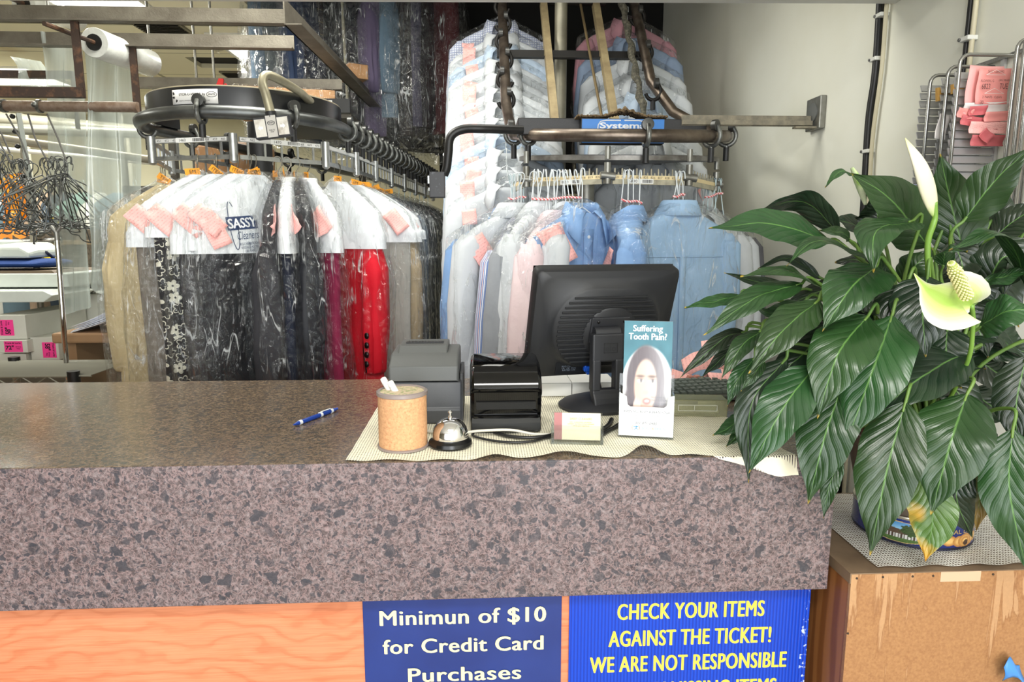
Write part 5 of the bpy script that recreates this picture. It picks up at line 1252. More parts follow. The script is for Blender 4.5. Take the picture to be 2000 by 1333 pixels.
# ================================================================== PLANT STAND, TIN, POT, PEACE LILY
BZ = .866; BXL, BYF, BYB = .662, 1.08, 1.452
t = thing('plant_stand', 'stained plywood box on its side used as a stand for the peace lily', 'stand', (.92, 1.26, 0))
k = N('water_stained_hardboard'); co = k.coord()
g = k.ramp(k.noise(co, 220, 3), [(.3, (146, 102, 64)), (.7, (166, 122, 78))])
x, y, z = k.sep(co)
n1 = k.noise(k.coord(scale=(1.6, 1, .16)), 14, 6, .62, .5); hgt = k.math('MULTIPLY_ADD', z, 1.6, -1.12)
dr = k.ramp(k.math('ADD', n1, k.math('MULTIPLY', hgt, .38)), [(.60, (0, 0, 0)), (.625, (255, 255, 255))])
ln = k.ramp(k.math('ADD', n1, k.math('MULTIPLY', hgt, .38)), [(.592, (0, 0, 0)), (.604, (255, 255, 255)), (.61, (255, 255, 255)), (.622, (0, 0, 0))])
c = k.mix(k.math('MULTIPLY', dr, .55), g, lin((190, 152, 112))); c = k.mix(k.math('MULTIPLY', ln, .6), c, lin((130, 84, 46)))
k.set(Base_Color=c, Roughness=.6)
MB().b2((BXL, BYF, 0), (1.135, BYF+.008, BZ-.002)).build('back_board', k.m, t, world=True)
k = N('stained_pine'); co = k.coord(scale=(1, 3, .5))
k.set(Base_Color=k.ramp(k.wave(co, 3, 5, 1.2, 'Y', 3), [(.2, (128, 78, 40)), (.7, (158, 104, 58))]), Roughness=.5)
for xa in (BXL, 1.117): MB().b2((xa, BYF+.008, 0), (xa+.018, BYB, BZ-.02)).build('side_board', k.m, t, world=True)
k = N('dusty_board'); k.set(Base_Color=k.ramp(k.noise(k.coord(), 12, 5), [(.3, (104, 84, 64)), (.7, (132, 110, 86))]), Roughness=.7)
MB().b2((BXL-.002, BYF+.0005, BZ-.02), (1.137, BYB, BZ)).build('top_board', k.m, t, world=True)
m = MB()
for x_, z_ in ((.672, .857), (.72, .858), (.775, .858), (.813, .858), (.925, .858), (.664, .75)): m.lathe([(0, .0), (.0022, .0), (.0018, .0012), (0, .0016)], n=10).xf(Matrix.Translation((x_, BYF, z_)) @ Matrix.Rotation(PI/2, 4, 'X'), len(m.v)-40)
MB()
def nailh(x_, z_): return MB().lathe([(0, .0), (.0022, .0), (.0018, .0012), (0, .0016)], n=10).xf(Matrix.Translation((x_, BYF, z_)) @ Matrix.Rotation(PI/2, 4, 'X'))
for x_, z_ in ((.672, .857), (.72, .858), (.775, .858), (.813, .858), (.925, .858), (.664, .75)): nailh(x_, z_).build('nail_head', M('nail_rust', (70, 58, 48), .5, .5), t, world=True)
MB().b2((.827, BYF-.0006, .846), (.902, BYF, BZ-.001)).build('masking_tape', M('tape_beige', (200, 168, 138), .5), t, world=True)
# liner on top of the stand
def st_pt(u, v):
    x0 = .718+.01*v; X = x0 + (1.195-x0)*u
    yf = 1.093; yb = 1.44
    Y = yf+(yb-yf)*v
    xr = 1.03 + (Y-1.09)*.47
    X = x0 + (xr-x0)*u
    ed = max(0, 1-v*12)
    return (X, Y, BZ+.0025+.004*ed*(.5+.5*math.sin(u*24))+.0008*math.sin(u*80)*math.sin(v*70))
tag(MB().grid(st_pt, 70, 50).build('stand_liner', liner_mat('white_woven_liner', (232, 228, 218), 560, .42), smooth=180), 'white open-weave liner on the plant stand under the cookie tin', 'mat')
# cookie tin
TX, TY, TR = .885, 1.255, .108
t = thing('cookie_tin', 'round navy blue butter cookie tin used as a saucer under the plant pot', 'tin', (TX, TY, BZ+.005))
def tin_art(u, v):
    a = -125 + 250*u       # degrees from camera side, + = right
    c = (16, 34, 104)
    c = mixc(c, (30, 62, 150), .4*sst(.6, 1, v))
    e = math.hypot((a+46)/36, (v-.44)/.42)
    if e < 1:
        sky = mixc((168, 212, 232), (76, 140, 200), sst(.4, .9, v)); c = sky
        if v < .62-.10*abs(a+58)/20 and -76 < a < -26: c = mixc((74, 58, 46), (98, 78, 60), .5+.5*fbm((a, v*20, 0)))
        if v < .36: c = (212, 212, 206) if int(a*.7) % 2 == 0 else (66, 48, 40)
        if v < .2: c = mixc((60, 84, 40), (90, 120, 60), .5+.5*fbm((a*.5, v*16, 4)))
        tr_ = math.hypot((a+30)/14, (v-.56)/.24)
        if tr_ < 1+.3*fbm((a*.4, v*14, 7)): c = mixc((24, 44, 22), (78, 104, 44), .5+.5*fbm((a*.9, v*30, 2)))
        if e > .95: c = (206, 176, 110)
    for ca, cv, ra, rv in ((2, .30, 8, .2), (14, .26, 8, .22), (39, .30, 6, .2), (30, .27, 7, .22), (22, .26, 10, .28)):
        d = math.hypot((a-ca)/ra, (v-cv)/rv)
        if d < 1: c = mixc((226, 184, 112), (176, 122, 60), sst(.3, 1, d)) if not (ca == 22 and .34 < d < .6) else (186, 132, 68)
    d = math.hypot((a-23)/3.6, (v-.17)/.12)
    if d < 1: c = (60, 34, 20)
    return c
H_ = .058
nu, nv = 240, 56
m = MB(); m.col = []
m.grid(lambda u, v: (math.sin(math.radians(-125+250*u))*TR, -math.cos(math.radians(-125+250*u))*TR, .004+v*(H_-.008)), nu, nv)
for i in range(nu+1):
    for j in range(nv+1): m.col.append(lin(tin_art(i/nu, j/nv)))
kk = N('printed_tinplate'); at = kk.n('ShaderNodeVertexColor'); at.layer_name = 'print'; kk.set(Base_Color=at.outputs[0], Roughness=.25); kk.b.inputs['Coat Weight'].default_value = .3
tb = MB().lathe([(0, 0), (TR-.001, 0), (TR-.001, H_-.002), (TR-.004, H_-.002), (TR-.004, .004), (0, .004)], n=64).build('tin_body', M('tin_navy', (16, 34, 104), .3, .3), t, smooth=40)
m.build('printed_label', kk.m, t, smooth=60)
MB().lathe([(TR-.003, H_-.004), (TR+.0005, H_-.006), (TR+.002, H_-.003), (TR+.001, H_), (TR-.002, H_)], n=64).build('rolled_rim', M('tin_rim', (196, 190, 176), .25, .8), t, smooth=60)
MB().lathe([(TR-.002, .0), (TR+.0008, .0015), (TR+.0005, .005), (TR-.001, .005)], n=64).build('bottom_rim', M('tin_rim_dark', (60, 62, 80), .3, .8), t, smooth=60)
gold = M('gold_lettering', (206, 178, 110), .35, .3)
tx = text_mb('ROYAL DANSK', .105, .0085, .0)
for v in tx.v:
    a = math.radians(17)+v.x/TR; v.x, v.y, v.z = math.sin(a)*(TR+.0006), -math.cos(a)*(TR+.0006), .0365+v.y
tx.build('lettering', gold, t)
# pot
t = thing('potted_peace_lily', 'large potted peace lily with dark glossy leaves standing in the cookie tin', 'plant', (TX, TY, BZ+.0092))
PZ0 = .0
MB().lathe([(0, 0), (.088, 0), (.091, .004), (.128, .165), (.131, .172), (.134, .175), (.134, .196), (.131, .198), (.127, .196), (.124, .17), (0, .168)], n=56).build('pot', M('taupe_plastic_pot', (108, 96, 84), .45), t, smooth=40)
k = N('potting_soil'); k.set(Base_Color=k.ramp(k.noise(k.coord(), 90, 5), [(.35, (44, 26, 18)), (.65, (96, 56, 36))]), Roughness=1); k.bump(k.noise(k.coord(), 120, 5), 1, .02)
MB().lathe([(.125, .175), (.08, .186), (.03, .19), (0, .192)], n=40).build('soil', k.m, t, smooth=60)
def leaf_mat(name, c1, c2, yel=0):
    k = N(name); co = k.coord('UV'); u, v, _ = k.sep(co)
    au = k.math('ABSOLUTE', k.math('SUBTRACT', u, .5))
    oi = k.n('ShaderNodeObjectInfo')
    ph = k.math('SUBTRACT', k.math('MULTIPLY', v, 9.5), k.math('MULTIPLY', k.math('POWER', au, .8), 5.0))
    ph = k.math('ADD', ph, k.math('MULTIPLY', k.noise(co, 4, 2), .5))
    vein = k.math('ABSOLUTE', k.math('SINE', k.math('MULTIPLY', ph, PI)))
    fine = k.math('SINE', k.math('MULTIPLY', ph, PI*9))
    rib = k.ramp(au, [(.008, (255, 255, 255)), (.02, (0, 0, 0))])
    base = k.mix(k.ramp(k.noise(k.coord(), 9, 3), [(.35, (0, 0, 0)), (.65, (255, 255, 255))]), lin(c1), lin(c2))
    hs = k.n('ShaderNodeHueSaturation'); k.l(base, hs.inputs['Color']); k.l(k.math('MULTIPLY_ADD', oi.outputs['Random'], .45, .78), hs.inputs['Value']); k.l(k.math('MULTIPLY_ADD', oi.outputs['Random'], .03, .485), hs.inputs['Hue'])
    c = k.mix(k.math('MULTIPLY', k.math('POWER', k.math('SUBTRACT', 1, vein), 5), .25), hs.outputs[0], lin((24, 52, 26)))
    c = k.mix(k.math('MULTIPLY', rib, .65), c, lin((98, 140, 70)))
    tipc = k.ramp(v, [(.965, (0, 0, 0)), (.985, (255, 255, 255))]); c = k.mix(k.math('MULTIPLY', tipc, .8), c, lin((178, 150, 52)))
    if yel:
        f = k.ramp(k.math('ADD', k.noise(k.coord(), 17, 3), k.math('MULTIPLY_ADD', v, .45, -.25)), [(.5, (0, 0, 0)), (.72, (255, 255, 255))]); c = k.mix(f, c, lin((214, 160, 58) if yel == 1 else (150, 122, 60)))
    k.set(Base_Color=c, Roughness=k.math('MULTIPLY_ADD', k.noise(k.coord(), 14, 3), .2, .22))
    k.b.inputs['Specular IOR Level'].default_value = .48
    k.bump(k.math('ADD', k.math('POWER', vein, .5), k.math('MULTIPLY', fine, .04)), .26, .005)
    k.b.inputs['Subsurface Weight'].default_value = 0
    return k.m
LEAFM = leaf_mat('peace_lily_leaf', (31, 58, 28), (40, 70, 34)); LEAFD = leaf_mat('peace_lily_leaf_shaded', (22, 38, 24), (30, 48, 28)); LEAFY = leaf_mat('yellowing_leaf', (70, 100, 44), (84, 112, 52), 1); LEAFB = leaf_mat('browning_leaf', (70, 88, 44), (90, 98, 50), 2)  # the darker copy has shade among the leaves put into its colour
STEM = M('petiole_green', (82, 118, 52), .45, var=(12, (104, 132, 58)))
WTAB = [(0, .10), (.05, .42), (.12, .72), (.22, .93), (.36, 1), (.5, .95), (.63, .78), (.75, .52), (.85, .27), (.92, .12), (.97, .05), (1, .008)]
def wprof(v):
    for i in range(len(WTAB)-1):
        if v <= WTAB[i+1][0]:
            a, b = WTAB[i], WTAB[i+1]; f = (v-a[0])/(b[0]-a[0]); return a[1]+(b[1]-a[1])*f
    return .01
ORG = Vector((TX, TY, BZ+.2))
def leaf(pts, width, face=.7, upw=.5, mat=None, fold=.18, wave_=.06, seed=0, pet=True, roll=0, nv=26, nu=8):
    P = bez(pts, 10)
    # resample by arc length
    Ls = [0]
    for i in range(1, len(P)): Ls.append(Ls[-1]+(P[i]-P[i-1]).length)
    def at(s):
        s = s*Ls[-1]
        for i in range(1, len(P)):
            if s <= Ls[i] or i == len(P)-1:
                f = (s-Ls[i-1])/max(1e-6, Ls[i]-Ls[i-1]); return P[i-1].lerp(P[i], f)
    m = MB(); o = 0; rows = []
    for i in range(nv+1):
        v = i/nv; c = at(v); tg = (at(min(1, v+.02))-at(max(0, v-.02))).normalized()
        n0 = ((CAM-c).normalized()*face + Vector((0, 0, 1))*upw)
        s = tg.cross(n0)
        s = s.normalized() if s.length > 1e-5 else Vector((1, 0, 0))
        n = s.cross(tg).normalized()
        if roll: 
            q = Matrix.Rotation(roll*(.4+v), 3, tg); s = q @ s; n = q @ n
        w_ = wprof(v)*width/2; row = []
        for j in range(nu+1):
            u = j/nu*2-1
            d = abs(u)*fold*w_ - abs(u)**2*fold*.9*w_ + wave_*width*abs(u)**1.5*math.sin(v*17+seed+(1.3 if u > 0 else 0))*.5 + .004*fbm((u*2, v*5, seed))
            row.append(c + s*(u*w_*(1+.03*math.sin(v*23+seed+u))) + n*d)
        rows.append(row)
    m.rings(rows, closed=False)
    # uv: swap so u is across, v along  (rings gives u=j/m across, v along)
    m.cur = 1
    if pet:
        B = P[0]; t0 = (P[1]-P[0]).normalized()
        o_ = ORG + Vector((random.uniform(-.05, .05), random.uniform(-.04, .04), 0)); o_.x += max(-.05, min(.05, (B.x-ORG.x)*.2)); o_.y += max(-.05, min(.05, (B.y-ORG.y)*.2))
        hgt = max(.05, abs(B.z-o_.z))
        path = bez([o_-Vector((0, 0, .015)), o_.lerp(B, .4)+Vector((0, 0, hgt*.22+.03)), B-t0*.035, B, at(.06)], 6)
        m.tube(path, [.0042-.002*i/(len(path)-1) for i in range(len(path))], 6)
    return m.build('leaf', [mat or LEAFM, STEM], t, smooth=180, world=True)
def L(b, mi, ti, Yb, Ym, Yt, wpx, **kw):
    B = PY(b[0], b[1], Yb); Mi = PY(mi[0], mi[1], Ym); T = PY(ti[0], ti[1], Yt)
    W = wpx*(Mi-CAM).dot(_fw)/FPX
    kw.setdefault('seed', b[0]*.37)
    return leaf([B, Mi, T], W*1.02, **kw)
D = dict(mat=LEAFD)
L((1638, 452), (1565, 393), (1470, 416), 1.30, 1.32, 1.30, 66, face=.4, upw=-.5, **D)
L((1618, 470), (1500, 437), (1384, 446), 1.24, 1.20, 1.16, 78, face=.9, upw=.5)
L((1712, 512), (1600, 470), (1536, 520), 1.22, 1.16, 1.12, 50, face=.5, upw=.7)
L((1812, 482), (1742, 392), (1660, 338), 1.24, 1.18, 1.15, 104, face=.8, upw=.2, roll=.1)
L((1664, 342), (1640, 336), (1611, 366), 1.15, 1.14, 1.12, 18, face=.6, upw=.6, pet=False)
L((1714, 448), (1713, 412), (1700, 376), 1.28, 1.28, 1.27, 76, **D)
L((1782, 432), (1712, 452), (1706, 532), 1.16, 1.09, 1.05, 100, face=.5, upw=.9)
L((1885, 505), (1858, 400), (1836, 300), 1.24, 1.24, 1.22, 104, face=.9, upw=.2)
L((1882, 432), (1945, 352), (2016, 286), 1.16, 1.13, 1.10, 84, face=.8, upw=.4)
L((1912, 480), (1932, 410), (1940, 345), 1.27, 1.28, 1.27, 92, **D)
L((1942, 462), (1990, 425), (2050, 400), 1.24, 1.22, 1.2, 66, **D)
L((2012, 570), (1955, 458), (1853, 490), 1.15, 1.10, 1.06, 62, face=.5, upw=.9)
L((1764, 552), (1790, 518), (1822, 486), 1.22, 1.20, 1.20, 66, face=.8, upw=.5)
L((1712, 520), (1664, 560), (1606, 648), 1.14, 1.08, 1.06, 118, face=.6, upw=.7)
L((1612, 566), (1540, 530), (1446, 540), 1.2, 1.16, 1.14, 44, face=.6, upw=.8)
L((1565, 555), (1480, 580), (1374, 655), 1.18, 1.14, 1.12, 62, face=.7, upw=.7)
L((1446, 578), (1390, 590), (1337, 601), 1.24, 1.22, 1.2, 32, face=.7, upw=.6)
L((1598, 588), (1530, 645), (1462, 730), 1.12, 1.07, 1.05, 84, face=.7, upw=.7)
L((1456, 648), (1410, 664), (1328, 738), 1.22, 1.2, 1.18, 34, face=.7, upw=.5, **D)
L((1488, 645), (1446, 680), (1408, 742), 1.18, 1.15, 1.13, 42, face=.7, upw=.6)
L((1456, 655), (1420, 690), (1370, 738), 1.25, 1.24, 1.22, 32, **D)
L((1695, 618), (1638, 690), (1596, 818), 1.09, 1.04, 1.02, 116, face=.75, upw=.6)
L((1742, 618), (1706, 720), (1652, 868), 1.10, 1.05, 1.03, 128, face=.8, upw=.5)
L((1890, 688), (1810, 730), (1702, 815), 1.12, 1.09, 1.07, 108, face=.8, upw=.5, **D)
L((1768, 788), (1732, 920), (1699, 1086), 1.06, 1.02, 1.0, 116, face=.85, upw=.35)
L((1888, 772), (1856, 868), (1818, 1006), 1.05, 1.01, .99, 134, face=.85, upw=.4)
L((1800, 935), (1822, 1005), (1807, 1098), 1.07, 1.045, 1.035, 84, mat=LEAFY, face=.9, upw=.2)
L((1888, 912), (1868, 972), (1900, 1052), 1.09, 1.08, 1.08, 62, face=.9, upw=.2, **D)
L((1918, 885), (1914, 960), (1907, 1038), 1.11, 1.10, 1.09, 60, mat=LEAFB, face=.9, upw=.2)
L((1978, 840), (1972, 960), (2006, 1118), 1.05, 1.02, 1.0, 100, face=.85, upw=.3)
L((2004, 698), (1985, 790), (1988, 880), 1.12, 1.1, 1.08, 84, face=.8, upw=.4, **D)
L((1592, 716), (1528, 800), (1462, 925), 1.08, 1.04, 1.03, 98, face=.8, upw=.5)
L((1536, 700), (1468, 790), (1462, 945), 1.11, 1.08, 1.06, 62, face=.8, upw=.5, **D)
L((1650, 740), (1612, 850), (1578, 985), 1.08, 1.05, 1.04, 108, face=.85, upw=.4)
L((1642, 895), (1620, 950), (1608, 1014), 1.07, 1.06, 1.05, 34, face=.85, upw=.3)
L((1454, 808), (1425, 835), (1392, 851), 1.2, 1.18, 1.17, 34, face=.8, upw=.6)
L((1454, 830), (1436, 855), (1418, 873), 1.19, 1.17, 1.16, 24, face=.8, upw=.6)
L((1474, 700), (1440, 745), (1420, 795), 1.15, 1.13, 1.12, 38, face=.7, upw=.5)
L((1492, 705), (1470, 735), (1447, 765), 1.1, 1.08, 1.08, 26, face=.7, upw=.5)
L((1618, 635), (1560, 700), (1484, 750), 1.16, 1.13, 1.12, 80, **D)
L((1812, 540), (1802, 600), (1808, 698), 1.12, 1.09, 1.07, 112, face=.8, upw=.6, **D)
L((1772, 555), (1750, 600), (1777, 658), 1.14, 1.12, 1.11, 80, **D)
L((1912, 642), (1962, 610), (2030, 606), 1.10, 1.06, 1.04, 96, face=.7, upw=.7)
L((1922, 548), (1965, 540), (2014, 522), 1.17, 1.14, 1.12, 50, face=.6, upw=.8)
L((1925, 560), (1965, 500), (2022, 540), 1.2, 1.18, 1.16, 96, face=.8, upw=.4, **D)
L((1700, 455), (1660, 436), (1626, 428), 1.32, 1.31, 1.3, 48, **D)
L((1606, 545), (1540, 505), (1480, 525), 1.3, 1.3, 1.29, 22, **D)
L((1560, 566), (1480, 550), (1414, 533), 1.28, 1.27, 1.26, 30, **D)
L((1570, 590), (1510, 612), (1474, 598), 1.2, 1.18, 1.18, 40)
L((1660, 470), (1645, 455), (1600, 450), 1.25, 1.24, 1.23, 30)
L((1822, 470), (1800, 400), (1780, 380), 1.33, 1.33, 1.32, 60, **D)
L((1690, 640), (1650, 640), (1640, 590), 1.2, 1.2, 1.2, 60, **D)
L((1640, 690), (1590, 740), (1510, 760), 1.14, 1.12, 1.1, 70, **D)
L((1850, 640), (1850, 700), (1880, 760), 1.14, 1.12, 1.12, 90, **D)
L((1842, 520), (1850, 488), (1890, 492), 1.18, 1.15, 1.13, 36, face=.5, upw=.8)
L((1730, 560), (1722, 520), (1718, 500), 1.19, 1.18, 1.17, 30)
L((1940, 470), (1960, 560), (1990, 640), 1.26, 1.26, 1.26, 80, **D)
# inner leaves filling the heart of the plant
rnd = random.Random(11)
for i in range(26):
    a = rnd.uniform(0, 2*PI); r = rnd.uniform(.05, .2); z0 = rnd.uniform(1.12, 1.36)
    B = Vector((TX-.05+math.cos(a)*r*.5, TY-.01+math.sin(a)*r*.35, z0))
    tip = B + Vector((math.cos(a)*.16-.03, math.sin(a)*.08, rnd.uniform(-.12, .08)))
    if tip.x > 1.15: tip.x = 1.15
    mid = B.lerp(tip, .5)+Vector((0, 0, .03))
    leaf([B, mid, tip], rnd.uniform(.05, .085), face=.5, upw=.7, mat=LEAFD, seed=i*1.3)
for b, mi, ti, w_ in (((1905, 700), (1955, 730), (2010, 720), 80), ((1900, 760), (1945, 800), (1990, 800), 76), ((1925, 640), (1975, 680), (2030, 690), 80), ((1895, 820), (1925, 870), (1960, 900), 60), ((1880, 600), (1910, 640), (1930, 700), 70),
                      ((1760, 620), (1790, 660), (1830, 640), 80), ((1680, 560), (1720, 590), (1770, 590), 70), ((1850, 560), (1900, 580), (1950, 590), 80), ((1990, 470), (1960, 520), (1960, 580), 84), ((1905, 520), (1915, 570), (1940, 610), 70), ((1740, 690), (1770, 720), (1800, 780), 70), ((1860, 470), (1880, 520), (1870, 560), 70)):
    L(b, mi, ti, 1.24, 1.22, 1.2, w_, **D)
# flowers
SP = N('spathe_white'); co = SP.coord('UV'); u, v, _ = SP.sep(co)
SP.set(Base_Color=SP.ramp(SP.math('ADD', v, SP.math('MULTIPLY', SP.noise(SP.coord('UV', (18, 2, 1)), 1, 3), .06)), [(.05, (150, 176, 90)), (.2, (206, 204, 172)), (.8, (222, 216, 196)), (1, (214, 214, 150))]), Roughness=.45)
def flower(nm): 
    return None
B = PY(1826, 425, 1.12); Mi = PY(1812, 370, 1.11); T = PY(1768, 270, 1.10)
m = MB(); P = bez([B, Mi, PY(1795, 320, 1.10), T], 8); R = []
for i, c in enumerate(P):
    v = i/(len(P)-1); w_ = .0145*math.sin(PI*min(1, v**.8*.97+.03))**.9+.0006; tg = (P[min(i+1, len(P)-1)]-P[max(0, i-1)]).normalized(); s = tg.cross(Vector((0, -1, .1))).normalized(); n = s.cross(tg)
    R.append([c+s*(w_*math.cos(a))+n*(w_*.45*math.sin(a)) for a in [2*PI*j/14 for j in range(14)]])
m.rings(R); fl = m.build('flower_spathe', SP.m, t, smooth=180, world=True); fl['label'] = 'closed cream white spathe'
MB().tube(bez([PY(1815, 640, 1.17), PY(1813, 540, 1.14), PY(1812, 475, 1.13), PY(1822, 440, 1.122), B, PY(1826, 395, 1.113)], 6), [.004+.0012*math.sin(PI*i/30) for i in range(31)], 8).build('flower_stem', M('flower_stem_green', (112, 150, 60), .4), t, smooth=180, world=True)
# open green-white spathe with spadix
k = N('spathe_green'); u, v, _ = k.sep(k.coord('UV')); au = k.math('ABSOLUTE', k.math('SUBTRACT', u, .5))
fs = k.noise(k.coord('UV', (26, 2.5, 1)), 1, 3)
f = k.math('ADD', k.math('MULTIPLY', au, 1.7), k.math('MULTIPLY_ADD', fs, .25, -.12))
k.set(Base_Color=k.ramp(f, [(.1, (150, 180, 76)), (.45, (196, 210, 132)), (.8, (216, 218, 200))]), Roughness=.4)
B = PY(1898, 596, 1.03); Mi = PY(1850, 590, 1.0); T = PY(1785, 534, 1.0)
P = bez([B, PY(1880, 585, 1.012), Mi, PY(1818, 572, 1.0), PY(1802, 556, 1.0), T], 6); rows = []
for i, c in enumerate(P):
    v = i/(len(P)-1); w_ = [.010, .028, .038, .042, .041, .036, .026, .0135, .006, .003, .0006]
    q = v*10; a_ = int(min(9, q)); w0 = w_[a_]+(w_[a_+1]-w_[a_])*(q-a_)
    tg = (P[min(i+1, len(P)-1)]-P[max(0, i-1)]).normalized(); n0 = (CAM-c).normalized(); s = tg.cross(n0).normalized(); n = s.cross(tg).normalized()
    rows.append([c+s*(uu*w0*1.02)+n*((abs(uu)**2)*w0*.55) for uu in [j/10*2-1 for j in range(11)]])
fl = MB().rings(rows, closed=False).build('flower_spathe', k.m, t, smooth=180, world=True); fl['label'] = 'open pale green and white spathe'
A = PY(1888, 580, .985); B2 = PY(1857, 513, .955)
sd = MB().tube([A, A.lerp(B2, .5), A.lerp(B2, .95), B2], [.0085, .0085, .0065, .003], 14).build('spadix', M('spadix_green', (150, 164, 80), .5), t, smooth=60, world=True)
m = MB(); ax = (B2-A).normalized(); e1 = ax.orthogonal().normalized(); e2 = ax.cross(e1); Ln = (B2-A).length
for i in range(18):
    for j in range(11):
        a = 2*PI*(j+.5*(i % 2))/11; r_ = .0088*(1 if i < 14 else (1-.14*(i-13))); q = A+ax*(Ln*(i+.5)/18)+e1*(r_*math.cos(a))+e2*(r_*math.sin(a)); m.sphere(q, .0021, 6, 4)
m.build('spadix_grains', M('spadix_cream', (226, 220, 158), .5), sd, smooth=180, world=True)
MB().tube(bez([ORG+Vector((.02, 0, 0)), PY(1885, 720, 1.10), PY(1900, 640, 1.06), B], 6), .0038, 8).build('flower_stem', M('flower_stem_green', (112, 150, 60), .4), t, smooth=180, world=True)
# small bud
P = [PY(1690, 400, 1.2), PY(1682, 372, 1.2), PY(1672, 345, 1.2), PY(1664, 328, 1.2)]
MB().tube(bez(P, 6), [.004+.006*math.sin(PI*(i/18)) *(1 if i < 18 else 0)+.0003 for i in range(19)], 10, flat=.5).build('flower_bud', M('bud_green_white', (150, 186, 96), .5, var=(40, (214, 222, 190))), t, smooth=180, world=True)
# blue scrap at the bottom right edge
m = MB().grid(lambda u, v: (.955+.05*u-.01*v, 1.066-.012*math.sin(u*3+v*2), .655+.035*v+.014*math.sin(u*5)), 8, 6)
tag(m.build('blue_tape_scrap', M('blue_tape', (72, 140, 214), .45), smooth=60, thick=.001), 'scrap of light blue tape sticking to the front of the plant stand', 'tape')

# ================================================================== TICKET RACK ON THE WALL
WS = M('chromed_wire', (168, 168, 164), .25, .9); LOUV = M('louvre_metal', (196, 196, 196), .35, .6)
t = thing('ticket_rack', 'chromed wire ticket rack on the white wall above the peace lily', 'rack', (WX, 1.5, 1.7))
def loop(y_, x0, z0, z1, nm='wire_divider'):
    r = .02
    return MB().tube(bez([(WX-.006, y_, z0), (x0, y_, z0)], 2)[:-1] + [Vector((x0, y_, z0))] + [Vector((x0, y_, z1-r))] + [Vector((x0+r-r*math.cos(a), y_, z1-r+r*math.sin(a))) for a in (PI/8, PI/4, 3*PI/8, PI/2)] + [Vector((WX-.006, y_, z1))], .0042, 8).build(nm, WS, t, smooth=60, world=True)
ZR0 = 1.46
loops = [(1.62, 1.085, 1.845), (1.56, 1.085, 1.85), (1.505, 1.072, 1.862), (1.41, 1.125, 1.868), (1.39, 1.125, 1.872), (1.37, 1.123, 1.872), (1.35, 1.121, 1.874), (1.33, 1.12, 1.874)]
for y_, x0, z1 in loops: loop(y_, x0, ZR0, z1)
for y_, x0 in ((1.66, 1.09), (1.585, 1.09), (1.528, 1.08), (1.36, 1.13)):
    m = MB()
    for i in range(20): m.box(((x0+WX)/2, y_+.006, ZR0+.012+i*.0185), (WX-x0-.008, .003, .0172), rx=-.4)
    m.b2((WX-.008, y_, ZR0), (WX-.002, y_+.012, 1.86)).build('louvre_panel', LOUV, t, world=True)
for za in (1.864, ZR0): MB().b2((WX-.012, 1.3, za-.004), (WX-.002, 1.68, za+.004)).build('wall_rail', WS, t, world=True)
TKG = 'tickets held in the wall rack'
YT = 1.515
def tk(label, x0, x1, z0, z1, y_, mat=None, rot=0, name='pink_ticket', cat='ticket'):
    m = MB().grid(lambda u, v: ((u-.5)*(x1-x0), .004*math.sin(u*3)+.003*math.sin(v*5), (v-.5)*(z1-z0)), 6, 6).xf(Matrix.Translation(((x0+x1)/2, y_, (z0+z1)/2)) @ Matrix.Rotation(rot, 4, 'Y'))
    return tag(m.build(name, mat or PINK, smooth=60, thick=.0006), label, cat, TKG)
def pxr(px0, px1, py0, py1, y_=YT): a = PY(px0, py1, y_); b = PY(px1, py0, y_); return a.x, b.x, a.z, b.z
PPLAIN = M('pink_paper_plain', (242, 158, 152), .6); PDARK = M('rose_paper', (206, 104, 108), .6); WPAP = M('white_ticket_back', (232, 226, 222), .6)
x0, x1, z0, z1 = pxr(1893, 1962, 138, 206)
o = tk('front pink ticket numbered 6823 TUE in the wall rack', x0, x1, z0, z1, 1.497, PPLAIN, 0)
cx_, cz_, s_ = (x0+x1)/2, (z0+z1)/2, (x1-x0)
INKK = M('ticket_ink', (88, 54, 54), .6); INKW = M('ticket_white_print', (246, 224, 220), .6)
for s, dx, dz, w_, h_, mt in (('6823', -.27, -.02, .26, .011, INKK), ('TUE', .28, -.01, .25, .0115, INKK), ('FLOWERS, G', -.24, .13, .4, .006, INKK), ('(301) 598-003', .28, .15, .34, .005, INKK), ('SASSY CLEANERS', 0, .40, .5, .006, INKK), ('2  PANTS   CLEAN', -.05, -.32, .6, .005, INKK), ('30', -.35, -.47, .1, .008, INKK)):
    m = text_mb(s, w_*s_, h_, .0).xf(FRONT((cx_+dx*s_, 1.4915, cz_+dz*(z1-z0)))); m.build('lettering', mt, o)
for dz in (.30, -.22):
    m = MB(); m.tube([(cx_-.3*s_+.6*s_*a, 1.491, cz_+dz*(z1-z0)+b*.011) for a, b in ((0, 0), (1, 0), (.5, 1), (0, 0))], .0006, 4); m.build('hanger_print', INKW, o)
x0, x1, z0, z1 = pxr(1880, 1955, 131, 208); tk('larger pink ticket behind the one numbered 6823', x0, x1, z0, z1, 1.508, M('pink_paper_pale', (246, 176, 172), .6), .02)
